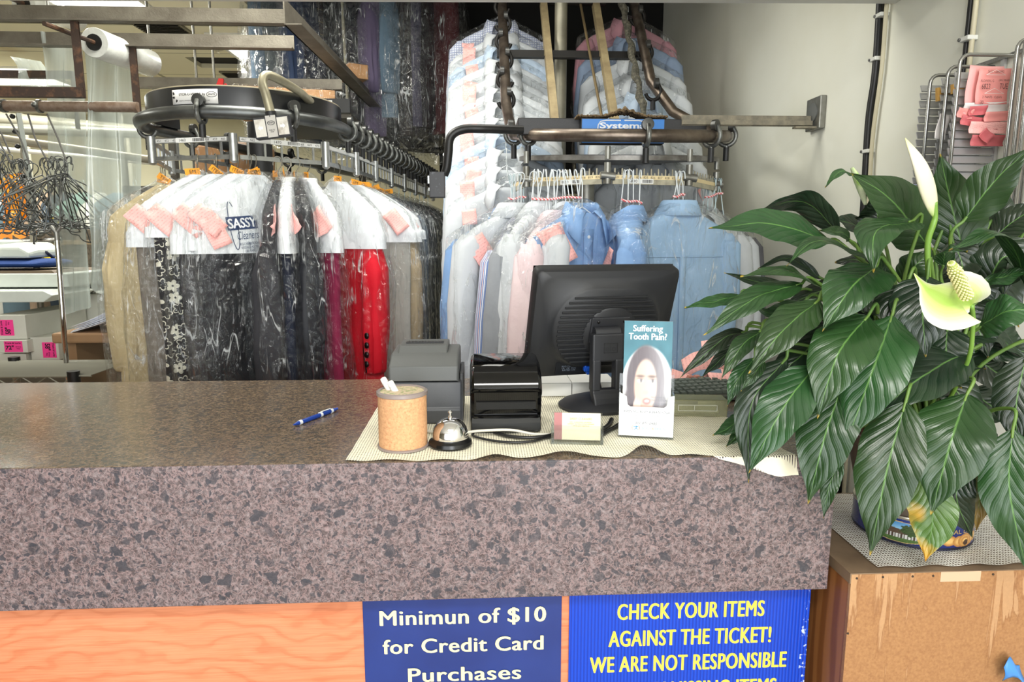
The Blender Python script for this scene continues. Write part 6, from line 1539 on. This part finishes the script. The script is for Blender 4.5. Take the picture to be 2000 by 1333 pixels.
for (a, b, c, d, y_, r_, mt, lb) in ((1872, 1960, 203, 222, 1.500, -.04, WPAP, 'torn white ticket back just below the ticket numbered 6823'), (1858, 1890, 215, 233, 1.496, .1, PPLAIN, 'small pink scrap at the left below the ticket numbered 6823'), (1878, 1915, 211, 228, 1.493, -.08, PDARK, 'rose scrap folded over the torn white ticket'), (1906, 1956, 222, 240, 1.49, -.06, PPLAIN, 'pink scrap with a white hanger print below the torn white ticket'), (1866, 1942, 232, 250, 1.499, .12, PDARK, 'rose ticket edge in the middle of the rack stack'), (1880, 1957, 241, 263, 1.495, 0, PINK, 'printed pink ticket with hangers low in the rack stack'), (1900, 1925, 258, 278, 1.492, .6, PDARK, 'slanted rose scrap near the bottom of the rack stack'), (1886, 1952, 266, 287, 1.5, 0, M('deep_rose_paper', (196, 100, 104), .6), 'lowest rose ticket of the rack stack')):
    x0, x1, z0, z1 = pxr(a, b, c, d); tk(lb, x0, x1, z0, z1, y_, mt, r_)
x0, x1, z0, z1 = pxr(1826, 1852, 224, 272, 1.575); tk('white slip leaning in the left slot of the wall rack', x0, x1, z0, z1, 1.572, WPAP, .12, 'paper_slip', 'slip')
for (a, b, c, d, y_, lb) in ((1828, 1866, 170, 196, 1.60, 'left brown envelope end in the wall rack'), (1858, 1882, 164, 182, 1.54, 'right brown envelope end in the wall rack')):
    x0, x1, z0, z1 = pxr(a, b, c, d, y_); MBv = MB().box(((x0+x1)/2, y_, (z0+z1)/2), (x1-x0, .008, z1-z0), ry=-.12); tag(MBv.build('envelope', M('manila_envelope', (206, 160, 84), .6)), lb, 'envelope', 'envelopes in the wall rack')
# ================================================================== OVERHEAD STEEL FRAME
FRM = M('dusty_angle_steel', (116, 111, 100), .5, .35, var=(9, (92, 86, 76)), bump=(140, .15)); RUST = M('rusty_flat_steel', (62, 48, 40), .6, .3, var=(30, (110, 78, 56), .5, .7))
fr = thing('overhead_frame', 'overhead grey angle steel frame hanging from the ceiling above the left conveyor', 'frame', (-1.2, 2.41, 2.17))
def angle(nm, a, b, h_=.055, w_=.04, mat=FRM, face=-1):
    A = Vector(a); B = Vector(b); d = (B-A).normalized(); s = Vector((d.y, -d.x, 0))*(1 if face < 0 else -1)
    m = MB()
    for (c0, c1, e0, e1) in ((0, .005, 0, h_), (0, w_, 0, .005)):
        q = [A+s*c0+Vector((0, 0, e0)), A+s*c1+Vector((0, 0, e0)), A+s*c1+Vector((0, 0, e1)), A+s*c0+Vector((0, 0, e1))]
        m.add(q+[p+(B-A) for p in q], [(3, 2, 1, 0), (4, 5, 6, 7), (0, 1, 5, 4), (1, 2, 6, 5), (2, 3, 7, 6), (3, 0, 4, 7)])
    return m.build(nm, mat, fr, world=True)
angle('cross_beam', (-3.6, 2.44, 2.17), (-.64, 2.44, 2.17)); angle('cross_beam', (-3.6, 2.74, 2.17), (-.70, 2.74, 2.17))
angle('cross_beam', (-1.66, 3.45, 2.17), (-.66, 3.45, 2.17)); angle('cross_beam', (-1.2, 4.12, 2.17), (-.2, 4.12, 2.17))
angle('side_beam', (-.645, 2.40, 2.165), (-.575, 4.15, 2.165), .085, .06, FRM, -1)
for x_, y_ in ((-1.57, 3.46), (-1.36, 3.46), (-1.29, 3.5), (-1.44, 2.46)):
    MB().tube([(x_, y_, 2.17), (x_, y_, 2.7)], .006, 8).build('suspension_rod', GALV, fr, world=True, smooth=60)
for x_, y_, l_ in ((-.70, 3.80, -.04), (-.60, 4.08, 0)):
    MB().tube([(x_, y_, 2.12), (x_+l_, y_, 4.1)], .0085, 8).build('suspension_rod', BENT, fr, world=True, smooth=60)
MB().tube([(-.665, 3.82, 2.15), (-.62, 3.85, 3.6)], .008, 8).build('suspension_rod', BENT, fr, world=True, smooth=60)
# drop rods with their rails
p0 = PY(147, 46, 2.42); p1 = PY(160, 192, 2.42)
MB().b2((p1.x-.013, 2.415, p1.z), (p1.x+.013, 2.423, 2.18)).build('drop_strap', RUST, fr, world=True)
MB().b2((-3.4, 2.40, p1.z), (p1.x+.01, 2.425, p1.z+.032)).build('hanging_rail', RUST, fr, world=True)
q1 = PY(268, 220, 2.72)
MB().b2((q1.x-.013, 2.72, q1.z), (q1.x+.013, 2.728, 2.18)).build('drop_strap', RUST, fr, world=True)
MB().tube([(-3.4, 2.71, q1.z+.018), (q1.x+.01, 2.71, q1.z+.018)], .0195, 14).build('hanging_rail', M('dusty_pipe_rail', (146, 130, 116), .5, .4, var=(40, (120, 98, 82))), fr, world=True, smooth=60)
# second rusty bracket behind
MB().b2((-1.75, 3.1, 1.93), (-1.742, 3.125, 2.17)).b2((-2.3, 3.1, 2.14), (-1.742, 3.125, 2.17)).build('rear_bracket', RUST, fr, world=True)
# ---- poly roll and its hanging sheet
k = N('milky_poly_sheet'); co = k.coord(scale=(1, 1, .12))
b_ = k.n('ShaderNodeBump'); b_.inputs['Strength'].default_value = .5; b_.inputs['Distance'].default_value = .012; k.l(k.noise(co, 18, 4, .6), b_.inputs['Height'])
tr = k.n('ShaderNodeBsdfTransparent'); tr.inputs[0].default_value = (.86, .89, .88, 1)
df = k.n('ShaderNodeBsdfDiffuse'); df.inputs[0].default_value = lin((186, 194, 188)); k.l(b_.outputs[0], df.inputs['Normal'])
tl_ = k.n('ShaderNodeBsdfTranslucent'); tl_.inputs[0].default_value = lin((176, 184, 178))
gl = k.n('ShaderNodeBsdfGlossy'); gl.inputs['Roughness'].default_value = .2; k.l(b_.outputs[0], gl.inputs['Normal'])
m1 = k.n('ShaderNodeMixShader'); m1.inputs[0].default_value = .5; k.l(df.outputs[0], m1.inputs[1]); k.l(tl_.outputs[0], m1.inputs[2])
m2 = k.n('ShaderNodeMixShader'); k.l(k.ramp(k.noise(k.coord(scale=(14, 14, .2)), 1, 3), [(.35, (186, 186, 186)), (.65, (226, 226, 226))]), m2.inputs[0]); k.l(tr.outputs[0], m2.inputs[1]); k.l(m1.outputs[0], m2.inputs[2])
m3 = k.n('ShaderNodeMixShader'); m3.inputs[0].default_value = .07; k.l(m2.outputs[0], m3.inputs[1]); k.l(gl.outputs[0], m3.inputs[2]); k.l(m3.outputs[0], k.out.inputs[0])
SHEET = k.m
def roll_thing(label, a, b, r, core=True):
    A = Vector(a); B = Vector(b); d = (B-A).normalized()
    t = thing('poly_roll', label, 'roll', A, 0, 'rolls of garment film')
    MB().tube([A, A+d*.002, B-d*.002, B], [r*.97, r, r, r*.97], 32).build('film_roll', M('rolled_film_white', (214, 216, 210), .25, 0, .5, (12, (196, 198, 192)), (14, .4)), t, smooth=40, world=True)
    MB().tube([A-d*.004, A+d*.001], [r*.55, r*.55], 24).build('core_plug', M('core_black', (20, 20, 20), .4), t, smooth=40, world=True)
    MB().tube([A-d*.25-Vector((0, 0, 0)), A], .008, 8).build('spindle', RUST, t, smooth=40, world=True)
A = PY(184, 83, 2.60); B = PY(292, 124, 2.95)
roll_thing('large white roll of garment film lying across the overhead frame', A, B, .052)
A2 = PY(46, 6, 2.9); roll_thing('second roll of garment film at the top left corner under the ceiling light', A2, PY(150, 40, 3.3), .045)
def sheet(label, tl, tr, br, bl, Y, seed, amp=.02):
    a, b, c, d = [PY(p[0], p[1], Y+dy) for p, dy in ((tl, 0), (tr, .22), (br, .25), (bl, .05))]
    m = MB().grid(lambda u, v: a.lerp(b, u).lerp(d.lerp(c, u), v) + Vector((.006*math.sin(v*9+u*5), amp*math.sin(u*13+seed+v*1.5)+amp*.5*fbm((u*6, v*3, seed)), 0)), 40, 40)
    tag(m.build('plastic_sheet', SHEET, smooth=180), label, 'sheet', 'sheets of garment film hanging from the roll')
sheet('front milky plastic sheet hanging down from the film roll', (160, 95), (263, 128), (280, 610), (172, 560), 2.66, 1)
sheet('rear milky plastic sheet with a ragged left edge below the film roll', (78, 60), (165, 95), (180, 600), (126, 616), 2.72, 3)
k_ = MB().grid(lambda u, v: PY(20+60*u+30*v, 110+10*u+70*v, 3.0+.3*u)+Vector((0, .02*math.sin(v*6), 0)), 12, 12)
tag(k_.build('plastic_sheet', SHEET, smooth=180), 'small slanting plastic sheet at the upper left behind the rails', 'sheet', 'sheets of garment film hanging from the roll')
# ---- bunches of wire hangers hung from the pipe rail
HGM = M('dark_hanger_wire', (96, 98, 96), .38, .75)
hgp = MB(); hook(hgp, .05, 0, .018)
hgp.tube([(0, 0, -.045), (-.06, 0, -.085), (-.2, 0, -.225)] , .0024, 6).tube([(0, 0, -.045), (.06, 0, -.085), (.2, 0, -.225)], .0024, 6)
hgp.tube([(-.2+.4*i/40, .003*math.sin(i*1.3), -.228-.004*math.sin(i*.9)) for i in range(41)], .0024, 6)
hme = hgp.mesh('wire_hanger'); hme.materials.append(HGM); hme.shade_smooth()
rnd = random.Random(5)
for cx_, cy_, n, lbl, Y in ((112, 322, 16, 'dark wire hangers in the right bunch hanging from the pipe rail', 2.70), (40, 326, 12, 'dark wire hangers in the middle bunch hanging from the pipe rail', 2.72), (2, 306, 7, 'dark wire hangers in the bunch cut by the left picture edge', 2.72)):
    q = PY(cx_, cy_, Y)
    for i in range(n):
        o = bpy.data.objects.new('wire_hanger', hme); COL.objects.link(o)
        o.location = (q.x + (i-n/2)*.0068, q.y+rnd.uniform(-.02, .02), q.z+rnd.uniform(-.012, .012))
        o.rotation_euler = (rnd.uniform(-.06, .06), rnd.uniform(-.22, .22)+(.3 if i > n*.75 else 0), rnd.uniform(.9, 1.5)*rnd.choice((1, -1)))
        tag(o, lbl, 'hanger', lbl)
    for dx in (-.035, .035):
        tag(MB().tube([(q.x-.06+dx, 2.71, q1.z-.01), (q.x-.03+dx*1.2, Y, (q1.z+q.z)/2), (q.x+dx, Y, q.z+.012)], .0032, 6).build('hanging_cord', M('grey_cord', (92, 90, 86), .6)), '%s grey cord holding the %s' % ('left' if dx < 0 else 'right', lbl.split(' hanging')[0].split(' cut')[0].replace('dark wire hangers in the ', '')+' of hangers'), 'cord')
for px_, nm in ((8, 'left'), (78, 'right')):
    q = PY(px_, 212, 2.71)
    tag(MB().lathe([(.020, -.006), (.0245, -.006), (.0245, .006), (.020, .006), (.020, -.006)], n=24).sphere((0, -.03, 0), .011, 10, 6).xf(Matrix.Translation((q.x, 2.71, q1.z+.018)) @ Matrix.Rotation(PI/2, 4, 'Y')).build('pipe_clamp', CAST, smooth=40), '%s wire clamp wrapped around the pipe rail' % nm, 'clamp', 'clamps on the pipe rail')
# slanted strip with black knobs
A = PY(36, 222, 3.0); B = PY(72, 430, 2.95)
t = thing('knob_strip', 'slanted pale metal strip with black knobs behind the hangers', 'strip', B)
MB().tube([A, B], .012, 4).build('metal_strip', M('pale_strip', (176, 180, 176), .4, .4), t, world=True)
for i in range(7):
    q = A.lerp(B, .03+.14*i)+Vector((-.02, -.01, 0)); MB().sphere(q, .011, 10, 6).build('knob', BLKRUB, t, world=True, smooth=60)
# ---- background rails and pipes
def rail(label, a, b, r, mat, cat='pipe', nm='pipe_rail', posts=True):
    t = thing(nm, label, cat, a); MB().tube([a, b], r, 10).build('pipe', mat, t, world=True, smooth=60)
    if posts:
        A = Vector(a); B = Vector(b)
        for f in (.25, .75):
            q = A.lerp(B, f); MB().tube([q, (q.x, q.y, 0)], .014, 8).build('support_post', mat, t, world=True, smooth=60)
CRE = M('cream_pipe', (196, 192, 172), .4, .2); GRY = M('grey_rail', (150, 150, 140), .4, .5)
rail('thick cream pipe running across the back at the upper left', PY(-60, 225, 4.2), PY(340, 262, 4.6), .035, CRE)
rail('grey rail below the thick cream pipe at the back', PY(-60, 250, 3.8), PY(330, 262, 3.9), .028, GRY)
rail('dusty grey slick rail sloping behind the plastic sheets', PY(-60, 262, 3.3), PY(335, 318, 3.5), .02, M('dusty_rail', (140, 134, 118), .5, .4))
rail('thin white garment rail behind the hanger bunches', PY(-60, 285, 3.6), PY(335, 322, 3.9), .012, M('white_rail', (214, 214, 204), .4))
rail('pale upper back rail just under the ceiling at left', PY(-60, 212, 5.2), PY(330, 218, 5.4), .03, CRE)
# clothes on the far rail
rnd = random.Random(9)
for i in range(9):
    p = PY(-10+34*i, 345, 4.4); p.z = 1.80
    c = [(120, 150, 140), (190, 190, 180), (90, 110, 120), (150, 130, 110), (60, 70, 80)][i % 5]
    garment('garment', '%s garment from the left on the thin rail far behind the plastic sheets' % ['first', 'second', 'third', 'fourth', 'fifth', 'sixth', 'seventh', 'eighth', 'ninth'][i], p, rnd.uniform(-.4, .4)+PI/2*.7, .75, cloth('back_%d' % (i % 5), c), cape=0, ticket=False, tagc=False, lod=1, seed=500+i, bag=False, group='garments on the far back rail', wire=WIREB)
# cardboard boxes behind the left conveyor
CARD = M('cardboard', (166, 122, 80), .7, var=(8, (182, 138, 94)))
def carton(label, c, d, rz=0, tilt=0, mat=CARD, film=False):
    t = thing('cardboard_box', label, 'box', c, rz)
    MB().box((0, 0, d[2]/2), d, rx=tilt).build('carton_body', mat, t, bevel=.003)
    MB().box((0, 0, d[2]+.001), (d[0], .05, .002), rx=tilt).build('tape_strip', M('clear_brown_tape', (186, 150, 100), .25), t)
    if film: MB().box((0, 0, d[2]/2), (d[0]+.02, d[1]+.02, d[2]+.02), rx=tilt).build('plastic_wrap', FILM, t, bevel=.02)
    return t
p = PY(455, 275, 3.35)
carton('tilted cardboard box wrapped in film seen through the number bars', (p.x, 3.35, 1.70), (.34, .25, .2), .4, .25, CARD, True)
carton('cardboard box with an open flap lying on the frame behind the drum', (-.86, 3.2, 2.0), (.42, .3, .10), .2, 0, CARD, True)
carton('cardboard box under film beside the frame corner at the dark garments', (-.63, 3.62, 2.255), (.10, .14, .07), .5, 0, CARD, True)
t = thing('box_shelf', 'dark steel shelf carrying cardboard boxes behind the left conveyor', 'shelf', (-.85, 3.3, 1.68))
MB().b2((-1.6, 3.15, 1.66), (-.60, 3.65, 1.69)).build('shelf_board', M('shelf_dark', (60, 56, 48), .6), t, world=True)
MB().b2((-1.0, 3.05, 1.975), (-.55, 3.7, 1.995)).build('shelf_board', M('shelf_dark', (60, 56, 48), .6), t, world=True)
for x_ in (-1.58, -.62): MB().b2((x_, 3.6, 0), (x_+.03, 3.64, 2.0)).build('shelf_post', M('shelf_dark', (60, 56, 48), .6), t, world=True)
# small red scraper on the beam
p = PY(430, 168, 3.3)
tag(MB().prism([(-.02, -.03), (.02, -.03), (.008, .035), (-.012, .03)], -.006, .006, 'Y').box((.016, -.001, -.005), (.01, .008, .05), ry=.4).xf(Matrix.Translation(p) @ Matrix.Rotation(.3, 4, 'Y')).build('plastic_clip', M('red_plastic', (190, 40, 40), .35)), 'small red plastic clip above the drum name plate', 'clip')
# ================================================================== LEFT WORK AREA BEHIND THE COUNTER
# wire shelf
SH = M('shelf_chrome', (176, 176, 166), .28, .9)
t = thing('wire_shelf', 'chromed wire shelf just behind the counter at the far left', 'shelf', (-1.9, 2.5, 0))
zs = .98; x0, x1, y0, y1 = -2.5, -1.36, 2.36, 2.66
for y_ in (y0, y1):
    m = MB().tube([(x0, y_, zs), (x1, y_, zs)], .004, 6).tube([(x0, y_, zs-.03), (x1, y_, zs-.03)], .004, 6)
    m.tube([(x0+.045*i, y_, zs-.03*(i % 2)) for i in range(25)], .0025, 5); m.build('edge_truss', SH, t, world=True)
m = MB()
for i in range(30): m.tube([(x0, y0+(y1-y0)*i/29, zs+.003), (x1, y0+(y1-y0)*i/29, zs+.003)], .0018, 5)
m.build('wire_deck', SH, t, world=True)
for x_ in (-2.25, -1.88, -1.55): MB().tube([(x_, y0, zs-.002), (x_, y1, zs-.002)], .004, 6).build('cross_wire', SH, t, world=True)
for x_, y_ in ((-1.82, 2.66), (-1.42, 2.66), (-2.4, 2.36), (-1.42, 2.36)):
    MB().tube([(x_, y_, 0), (x_, y_, .99)], .0125, 12).build('post', SH, t, world=True, smooth=40); MB().tube([(x_, y_, .945), (x_, y_, .998)], .02, 12).build('post_clip', BLKRUB, t, world=True, smooth=40)
# white cartons with pink size labels
WCART = M('white_strut_carton', (206, 206, 196), .6, var=(6, (196, 196, 184))); PKL = M('hot_pink_label', (250, 62, 150), .5); INK2 = M('label_black_ink', (40, 14, 30), .6)
def wc(label, px0, px1, py0, py1, Y, depth, size, lab, vert=0):
    a = PY(px0, py1, Y); b = PY(px1, py0, Y)
    t = thing('white_carton', label, 'box', ((a.x+b.x)/2, Y, a.z), 0, 'white cartons with pink size labels')
    MB().b2((a.x, Y, a.z), (b.x, Y+depth, b.z)).build('carton_body', WCART, t, world=True, bevel=.002)
    l0 = PY(lab[0], lab[3], Y); l1 = PY(lab[1], lab[2], Y)
    lb = MB().b2((l0.x, Y-.001, l0.z), (l1.x, Y, l1.z)).build('pink_label', PKL, t, world=True)
    c = ((l0.x+l1.x)/2, Y-.002, (l0.z+l1.z)/2); w_ = l1.x-l0.x; h_ = l1.z-l0.z
    if vert:
        X = plane_xf(c, (0, 0, vert), (-vert, 0, 0)); w_, h_ = h_, w_
    else: X = FRONT(c)
    text_mb(size, w_*.45, h_*.4, .03).xf(X @ Matrix.Translation((-w_*.2, -h_*.08, 0))).build('lettering', INK2, lb, world=True)
    text_mb('Frank & Lurie', w_*.85, h_*.15, .02).xf(X @ Matrix.Translation((0, h_*.34, 0))).build('lettering', INK2, lb, world=True)
    text_mb('100 Struts\nWhite', w_*.3, h_*.3, .0).xf(X @ Matrix.Translation((w_*.28, -h_*.1, 0))).build('lettering', INK2, lb, world=True)
wc('white carton with an upright pink 58 inch label, upper one of the stack', -10, 48, 616, 663, 2.95, .45, '58"', (1, 25, 625, 656), 1)
wc('long white carton with a pink 72 inch label under the 58 inch carton', -6, 52, 665, 690, 2.93, .45, '72"', (10, 43, 667, 688))
wc('lowest white carton below the pink 72 inch label', -4, 52, 691, 716, 2.94, .45, '60"', (60, 61, 700, 701)) if 0 else None
wc('white carton with a pink label upside down right of the stack', 62, 112, 659, 704, 2.97, .4, '58"', (85, 108, 669, 699), -1)
a = PY(-4, 716, 2.95); b = PY(50, 691, 2.95)
o = thing('white_carton', 'plain white carton at the bottom of the carton stack by the wire shelf', 'box', ((a.x+b.x)/2, 2.95, a.z), 0, 'white cartons with pink size labels')
MB().b2((a.x, 2.95, a.z-.1), (b.x, 3.3, b.z)).build('carton_body', WCART, o, world=True, bevel=.002)
a = PY(46, 665, 3.05); b = PY(107, 598, 3.05)
o = thing('white_carton', 'large blank white carton standing behind the pink labelled cartons', 'box', ((a.x+b.x)/2, 3.42, a.z), 0)
MB().b2((a.x, 3.42, a.z), (b.x+.02, 3.7, b.z+.02)).build('carton_body', WCART, o, world=True, bevel=.002)
CT = Vector((a.x+.07, 3.48, b.z+.026))
t = thing('carton_table', 'low table carrying the white cartons behind the wire shelf', 'table', (-2.0, 3.2, 0))
MB().b2((-2.7, 2.9, .84), (-1.72, 3.75, .865)).build('table_top', M('table_grey', (110, 106, 96), .6), t, world=True)
for x_, y_ in ((-2.65, 2.95), (-1.78, 2.95), (-2.65, 3.7), (-1.78, 3.7)): MB().b2((x_, y_, 0), (x_+.04, y_+.04, .84)).build('leg', M('table_grey', (110, 106, 96), .6), t, world=True)
# brown bench with paper stack
BRN = M('brown_bench_laminate', (150, 118, 86), .4)
t = thing('bench', 'brown wooden bench end under the stack of white paper', 'bench', (-1.5, 2.8, 0))
a = PY(101, 672, 2.72)
MB().b2((a.x, 2.72, a.z), (-.9, 3.1, a.z+.042)).build('bench_top', BRN, t, world=True, bevel=.008)
for x_ in (a.x+.02, -1.0): MB().b2((x_, 2.76, 0), (x_+.05, 3.06, a.z)).build('leg', BRN, t, world=True)
PST = M('white_sheet_paper', (226, 228, 234), .6)
BT = a.z+.043
rnd = random.Random(4)
for i in range(9):
    yy = 2.74+rnd.uniform(-.01, .01); dx = rnd.uniform(-.02, .02)-.03*(i < 2)
    m = MB().grid(lambda u, v: (-1.62+dx+.3*u, yy+.24*v, BT+.001+i*.0046+(.10+.009*i)*u**1.4 - .05*max(0, .12-u)*(4 if i < 2 else 1)), 10, 4)
    o = m.build('paper_cape_sheet', PST, smooth=60, thick=.0016); tag(o, '%s sheet of the white paper stack on the brown bench' % ['lowest', 'second lowest', 'third', 'fourth', 'fifth', 'sixth', 'seventh', 'second highest', 'top'][i], 'paper', 'white paper capes stacked on the bench')
# chrome pole with a clamp head
A = PY(112, 470, 2.6); B = PY(128, 690, 2.6)
t = thing('chrome_pole', 'slim chrome pole with a forked clamp head in front of the plastic sheet', 'pole', (B.x, 2.6, 0))
MB().tube([(B.x, 2.6, 0), (B.x, 2.6, B.z), A], .0095, 12).build('tube', CHR, t, world=True, smooth=60)
MB().tube([A, A+Vector((0, 0, .03)), A+Vector((-.018, 0, .052))], .009, 10).tube([A+Vector((0, 0, .03)), A+Vector((.018, 0, .052))], .008, 10).build('clamp_head', GALV, t, world=True, smooth=60)
# pressing machine with blue pad
t = thing('press_machine', 'white garment press with a dark blue padded buck at the far left', 'machine', (-2.2, 3.5, 0))
WM = M('enamel_white_machine', (216, 222, 214), .35, var=(5, (200, 206, 198)))
def pb(px0, px1, py0, py1, Y, dp): a = PY(px0, py1, Y); b = PY(px1, py0, Y); return MB().b2((a.x, Y, a.z), (b.x, Y+dp, b.z))
a = PY(78, 516, 3.15)
R = []
for x_, s in ((-2.8, 1), (a.x-.05, 1), (a.x-.012, .8), (a.x, .35)): R.append([(x_, 3.15+.3*(.5-.5*math.cos(q)*s), a.z+.022*s*math.sin(q)) for q in [2*PI*j/16 for j in range(16)]])
MB().rings(R).build('blue_pad', M('press_pad_blue', (24, 62, 128), .8, bump=(120, .3)), t, world=True, smooth=60)
R = []
for x_, zt in ((-2.9, .075), (-2.1, .07), (PY(62, 500, 3.2).x, .035)):
    z0 = a.z+.026; R.append([(x_, 3.18, z0), (x_, 3.18, z0+zt*.7), (x_, 3.25, z0+zt), (x_, 3.42, z0+zt), (x_, 3.45, z0)])
MB().rings(R).build('upper_head', WM, t, world=True, bevel=.01)
q = PY(8, 482, 3.25); MB().lathe([(0, 0), (.05, 0), (.06, -.01), (.06, -.03)], n=28).xf(Matrix.Translation((q.x, 3.28, a.z+.11))).build('round_boss', WM, t, world=True, smooth=40)
q = PY(126, 533, 3.15)
MB().prism([(-2.9, a.z-.03), (q.x-.05, a.z-.03), (q.x, a.z-.075), (-2.9, a.z-.075)], 3.14, 3.5, 'Y').build('under_plate', M('press_underside', (106, 90, 72), .5), t, world=True)
pb(-80, 131, 535, 562, 3.1, .45).build('white_frame', WM, t, world=True, bevel=.005)
q = PY(90, 568, 3.0); q2 = PY(110, 590, 3.0)
MB().prism([(-2.9, q.z), (q.x, q.z), (q2.x, q2.z+.03), (q.x-.005, q2.z), (-2.9, q2.z)], 2.98, 3.3, 'Y').build('lower_tray', WM, t, world=True, bevel=.004)
MB().b2((-2.98, 3.2, 0), (-2.74, 3.5, q2.z+.02)).build('pedestal', M('press_dark', (70, 70, 64), .6), t, world=True)
# second dark machine with yellow hose, orange bag
t = thing('steam_unit', 'cluttered dark steam unit with a yellow hose behind the press', 'machine', (-1.9, 3.9, 0))
k = N('speckled_machine'); k.set(Base_Color=k.ramp(k.noise(k.coord(), 60, 4), [(.35, (66, 58, 48)), (.6, (110, 100, 86))]), Roughness=.6)
pb(20, 160, 448, 540, 3.9, .4).build('housing', k.m, t, world=True)
pb(95, 155, 470, 478, 3.7, .2).build('side_arm', M('arm_tan', (150, 130, 100), .5), t, world=True)
a = PY(40, 474, 3.6); MB().tube([a, PY(120, 470, 3.6)], .014, 8).sphere(PY(72, 455, 3.6), .04, 12, 8, (1, 1, .6)).build('valve', CAST, t, world=True, smooth=50)
MB().tube(bez([PY(100, 425, 3.6), PY(112, 430, 3.6), PY(116, 440, 3.62)], 5), .008, 8).tube(bez([PY(76, 476, 3.65), PY(82, 492, 3.62), PY(96, 505, 3.6), PY(112, 508, 3.62)], 5), .012, 8).build('yellow_hose', M('yellow_hose', (220, 196, 40), .4), t, world=True, smooth=60)
m = MB().grid(lambda u, v: PY(2+44*u+6*v, 345+95*v+8*math.sin(u*6), 3.45)+Vector((0, .04*math.sin(u*9)+.04*fbm((u*5, v*5, 2)), 0)), 16, 16)
tag(m.build('plastic_bag', M('orange_bag', (250, 160, 30), .4, bump=(30, .6)), smooth=60), 'orange plastic bag hanging behind the left hanger bunches', 'bag')
m = MB().grid(lambda u, v: PY(0+68*u, 450-8*math.sin(u*2)+20*v, 3.4)+Vector((0, .03*math.sin(u*9), .012*math.sin(u*17))), 16, 4)
tag(m.build('orange_cloth', M('orange_cloth', (236, 150, 60), .7), smooth=60), 'rumpled orange cloth on the steam unit under the hangers', 'cloth')
m = MB().grid(lambda u, v: PY(62+32*u, 497+10*v, 3.3)+Vector((0, .05*v, .02*math.sin(u*3)+.008*fbm((u*6, v*6, 1)))), 12, 6)
tag(m.build('folded_cloth', M('navy_cloth_scrap', (30, 32, 54), .8), smooth=60, thick=.01), 'dark navy folded cloth beside the blue press pad', 'cloth')
m = MB().box((0, 0, 0), (.035, .03, .012)).box((.0, -.002, .02), (.012, .012, .04)); p = PY(56, 607, 2.9)
p = CT; m.xf(Matrix.Translation(p)); tag(m.build('foot_valve', CAST), 'small dark bracket standing on the large blank white carton', 'bracket')
# ================================================================== UPPER STORAGE: DARK GARMENTS
t = thing('storage_rail', 'high storage pipe rail carrying the dark bagged garments', 'rail', (-.7, 4.0, 2.98))
MB().tube([(-1.5, 4.0, 2.98), (-.1, 4.0, 2.98)], .018, 10).build('pipe', GALV, t, world=True, smooth=60)
for x_ in (-1.45, -.15): MB().tube([(x_, 4.0, 2.98), (x_, 4.0, 4.1)], .01, 8).build('suspension_rod', GALV, t, world=True)
up = [(527, (150, 150, 156), .86, 'grey patterned'), (548, (132, 158, 184), .8, 'pale blue'), (572, (120, 130, 136), .8, 'steel grey'), (598, (42, 32, 28), .78, 'brown plaid'), (624, (66, 84, 120), .92, 'dusty blue'), (648, (34, 42, 66), .9, 'navy'), (672, (24, 26, 36), .88, 'blue black'), (692, (20, 20, 24), .9, 'jet black'), (716, (34, 34, 38), .8, 'charcoal'), (728, (130, 158, 180), .80, 'light blue'), (742, (104, 100, 98), .78, 'taupe'), (766, (130, 118, 150), .9, 'lavender'), (786, (96, 92, 116), .85, 'violet grey'), (806, (28, 28, 30), .95, 'black'), (826, (52, 46, 44), .9, 'dark brown'), (846, (92, 34, 38), .88, 'dark red'), (856, (40, 36, 40), .85, 'plum black')]
rnd = random.Random(21)
for i, (px_, c, L_, nm) in enumerate(up):
    p = PY(px_, 100, 4.0); p.z = 2.975; p.y = 4.0
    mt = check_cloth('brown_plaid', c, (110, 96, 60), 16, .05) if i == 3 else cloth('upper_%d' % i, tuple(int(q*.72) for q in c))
    g_ = garment('garment', '%s bagged garment in the high dark storage row' % nm, p, rnd.uniform(.75, 1.25)*(1 if i % 3 else -1), L_, mt, cape=0, ticket=False, tagc=False, lod=1, seed=600+i, group='bagged garments in the high storage row', film=FILM, sleeves=i in (4, 11, 9), th=1.2)
k = N('dusty_black_plastic'); k.set(Base_Color=k.ramp(k.noise(k.coord(), 14, 5), [(.4, (26, 24, 20)), (.7, (84, 78, 60))]), Roughness=.5); k.bump(k.noise(k.coord(), 40, 5), 1, .03)
m = MB().grid(lambda u, v: PY(725+140*u, 218+66*v, 3.95+.1*math.sin(u*4)) + Vector((0, .06*fbm((u*6, v*4, 3)), .02*fbm((u*9, v*3, 8)))), 40, 16)
tag(m.build('dust_sheet', k.m, smooth=60, thick=.004), 'dusty crumpled black plastic sheet under the high dark garments', 'sheet')
# added black panels standing in for the darkness behind the climbing rails
struct('wall_dark_backdrop', MB().b2((-.25, 4.5, 1.75), (WX, 4.56, 4.1)).b2((-.28, 4.0, 2.0), (-.22, 4.56, 4.1)), BLK)
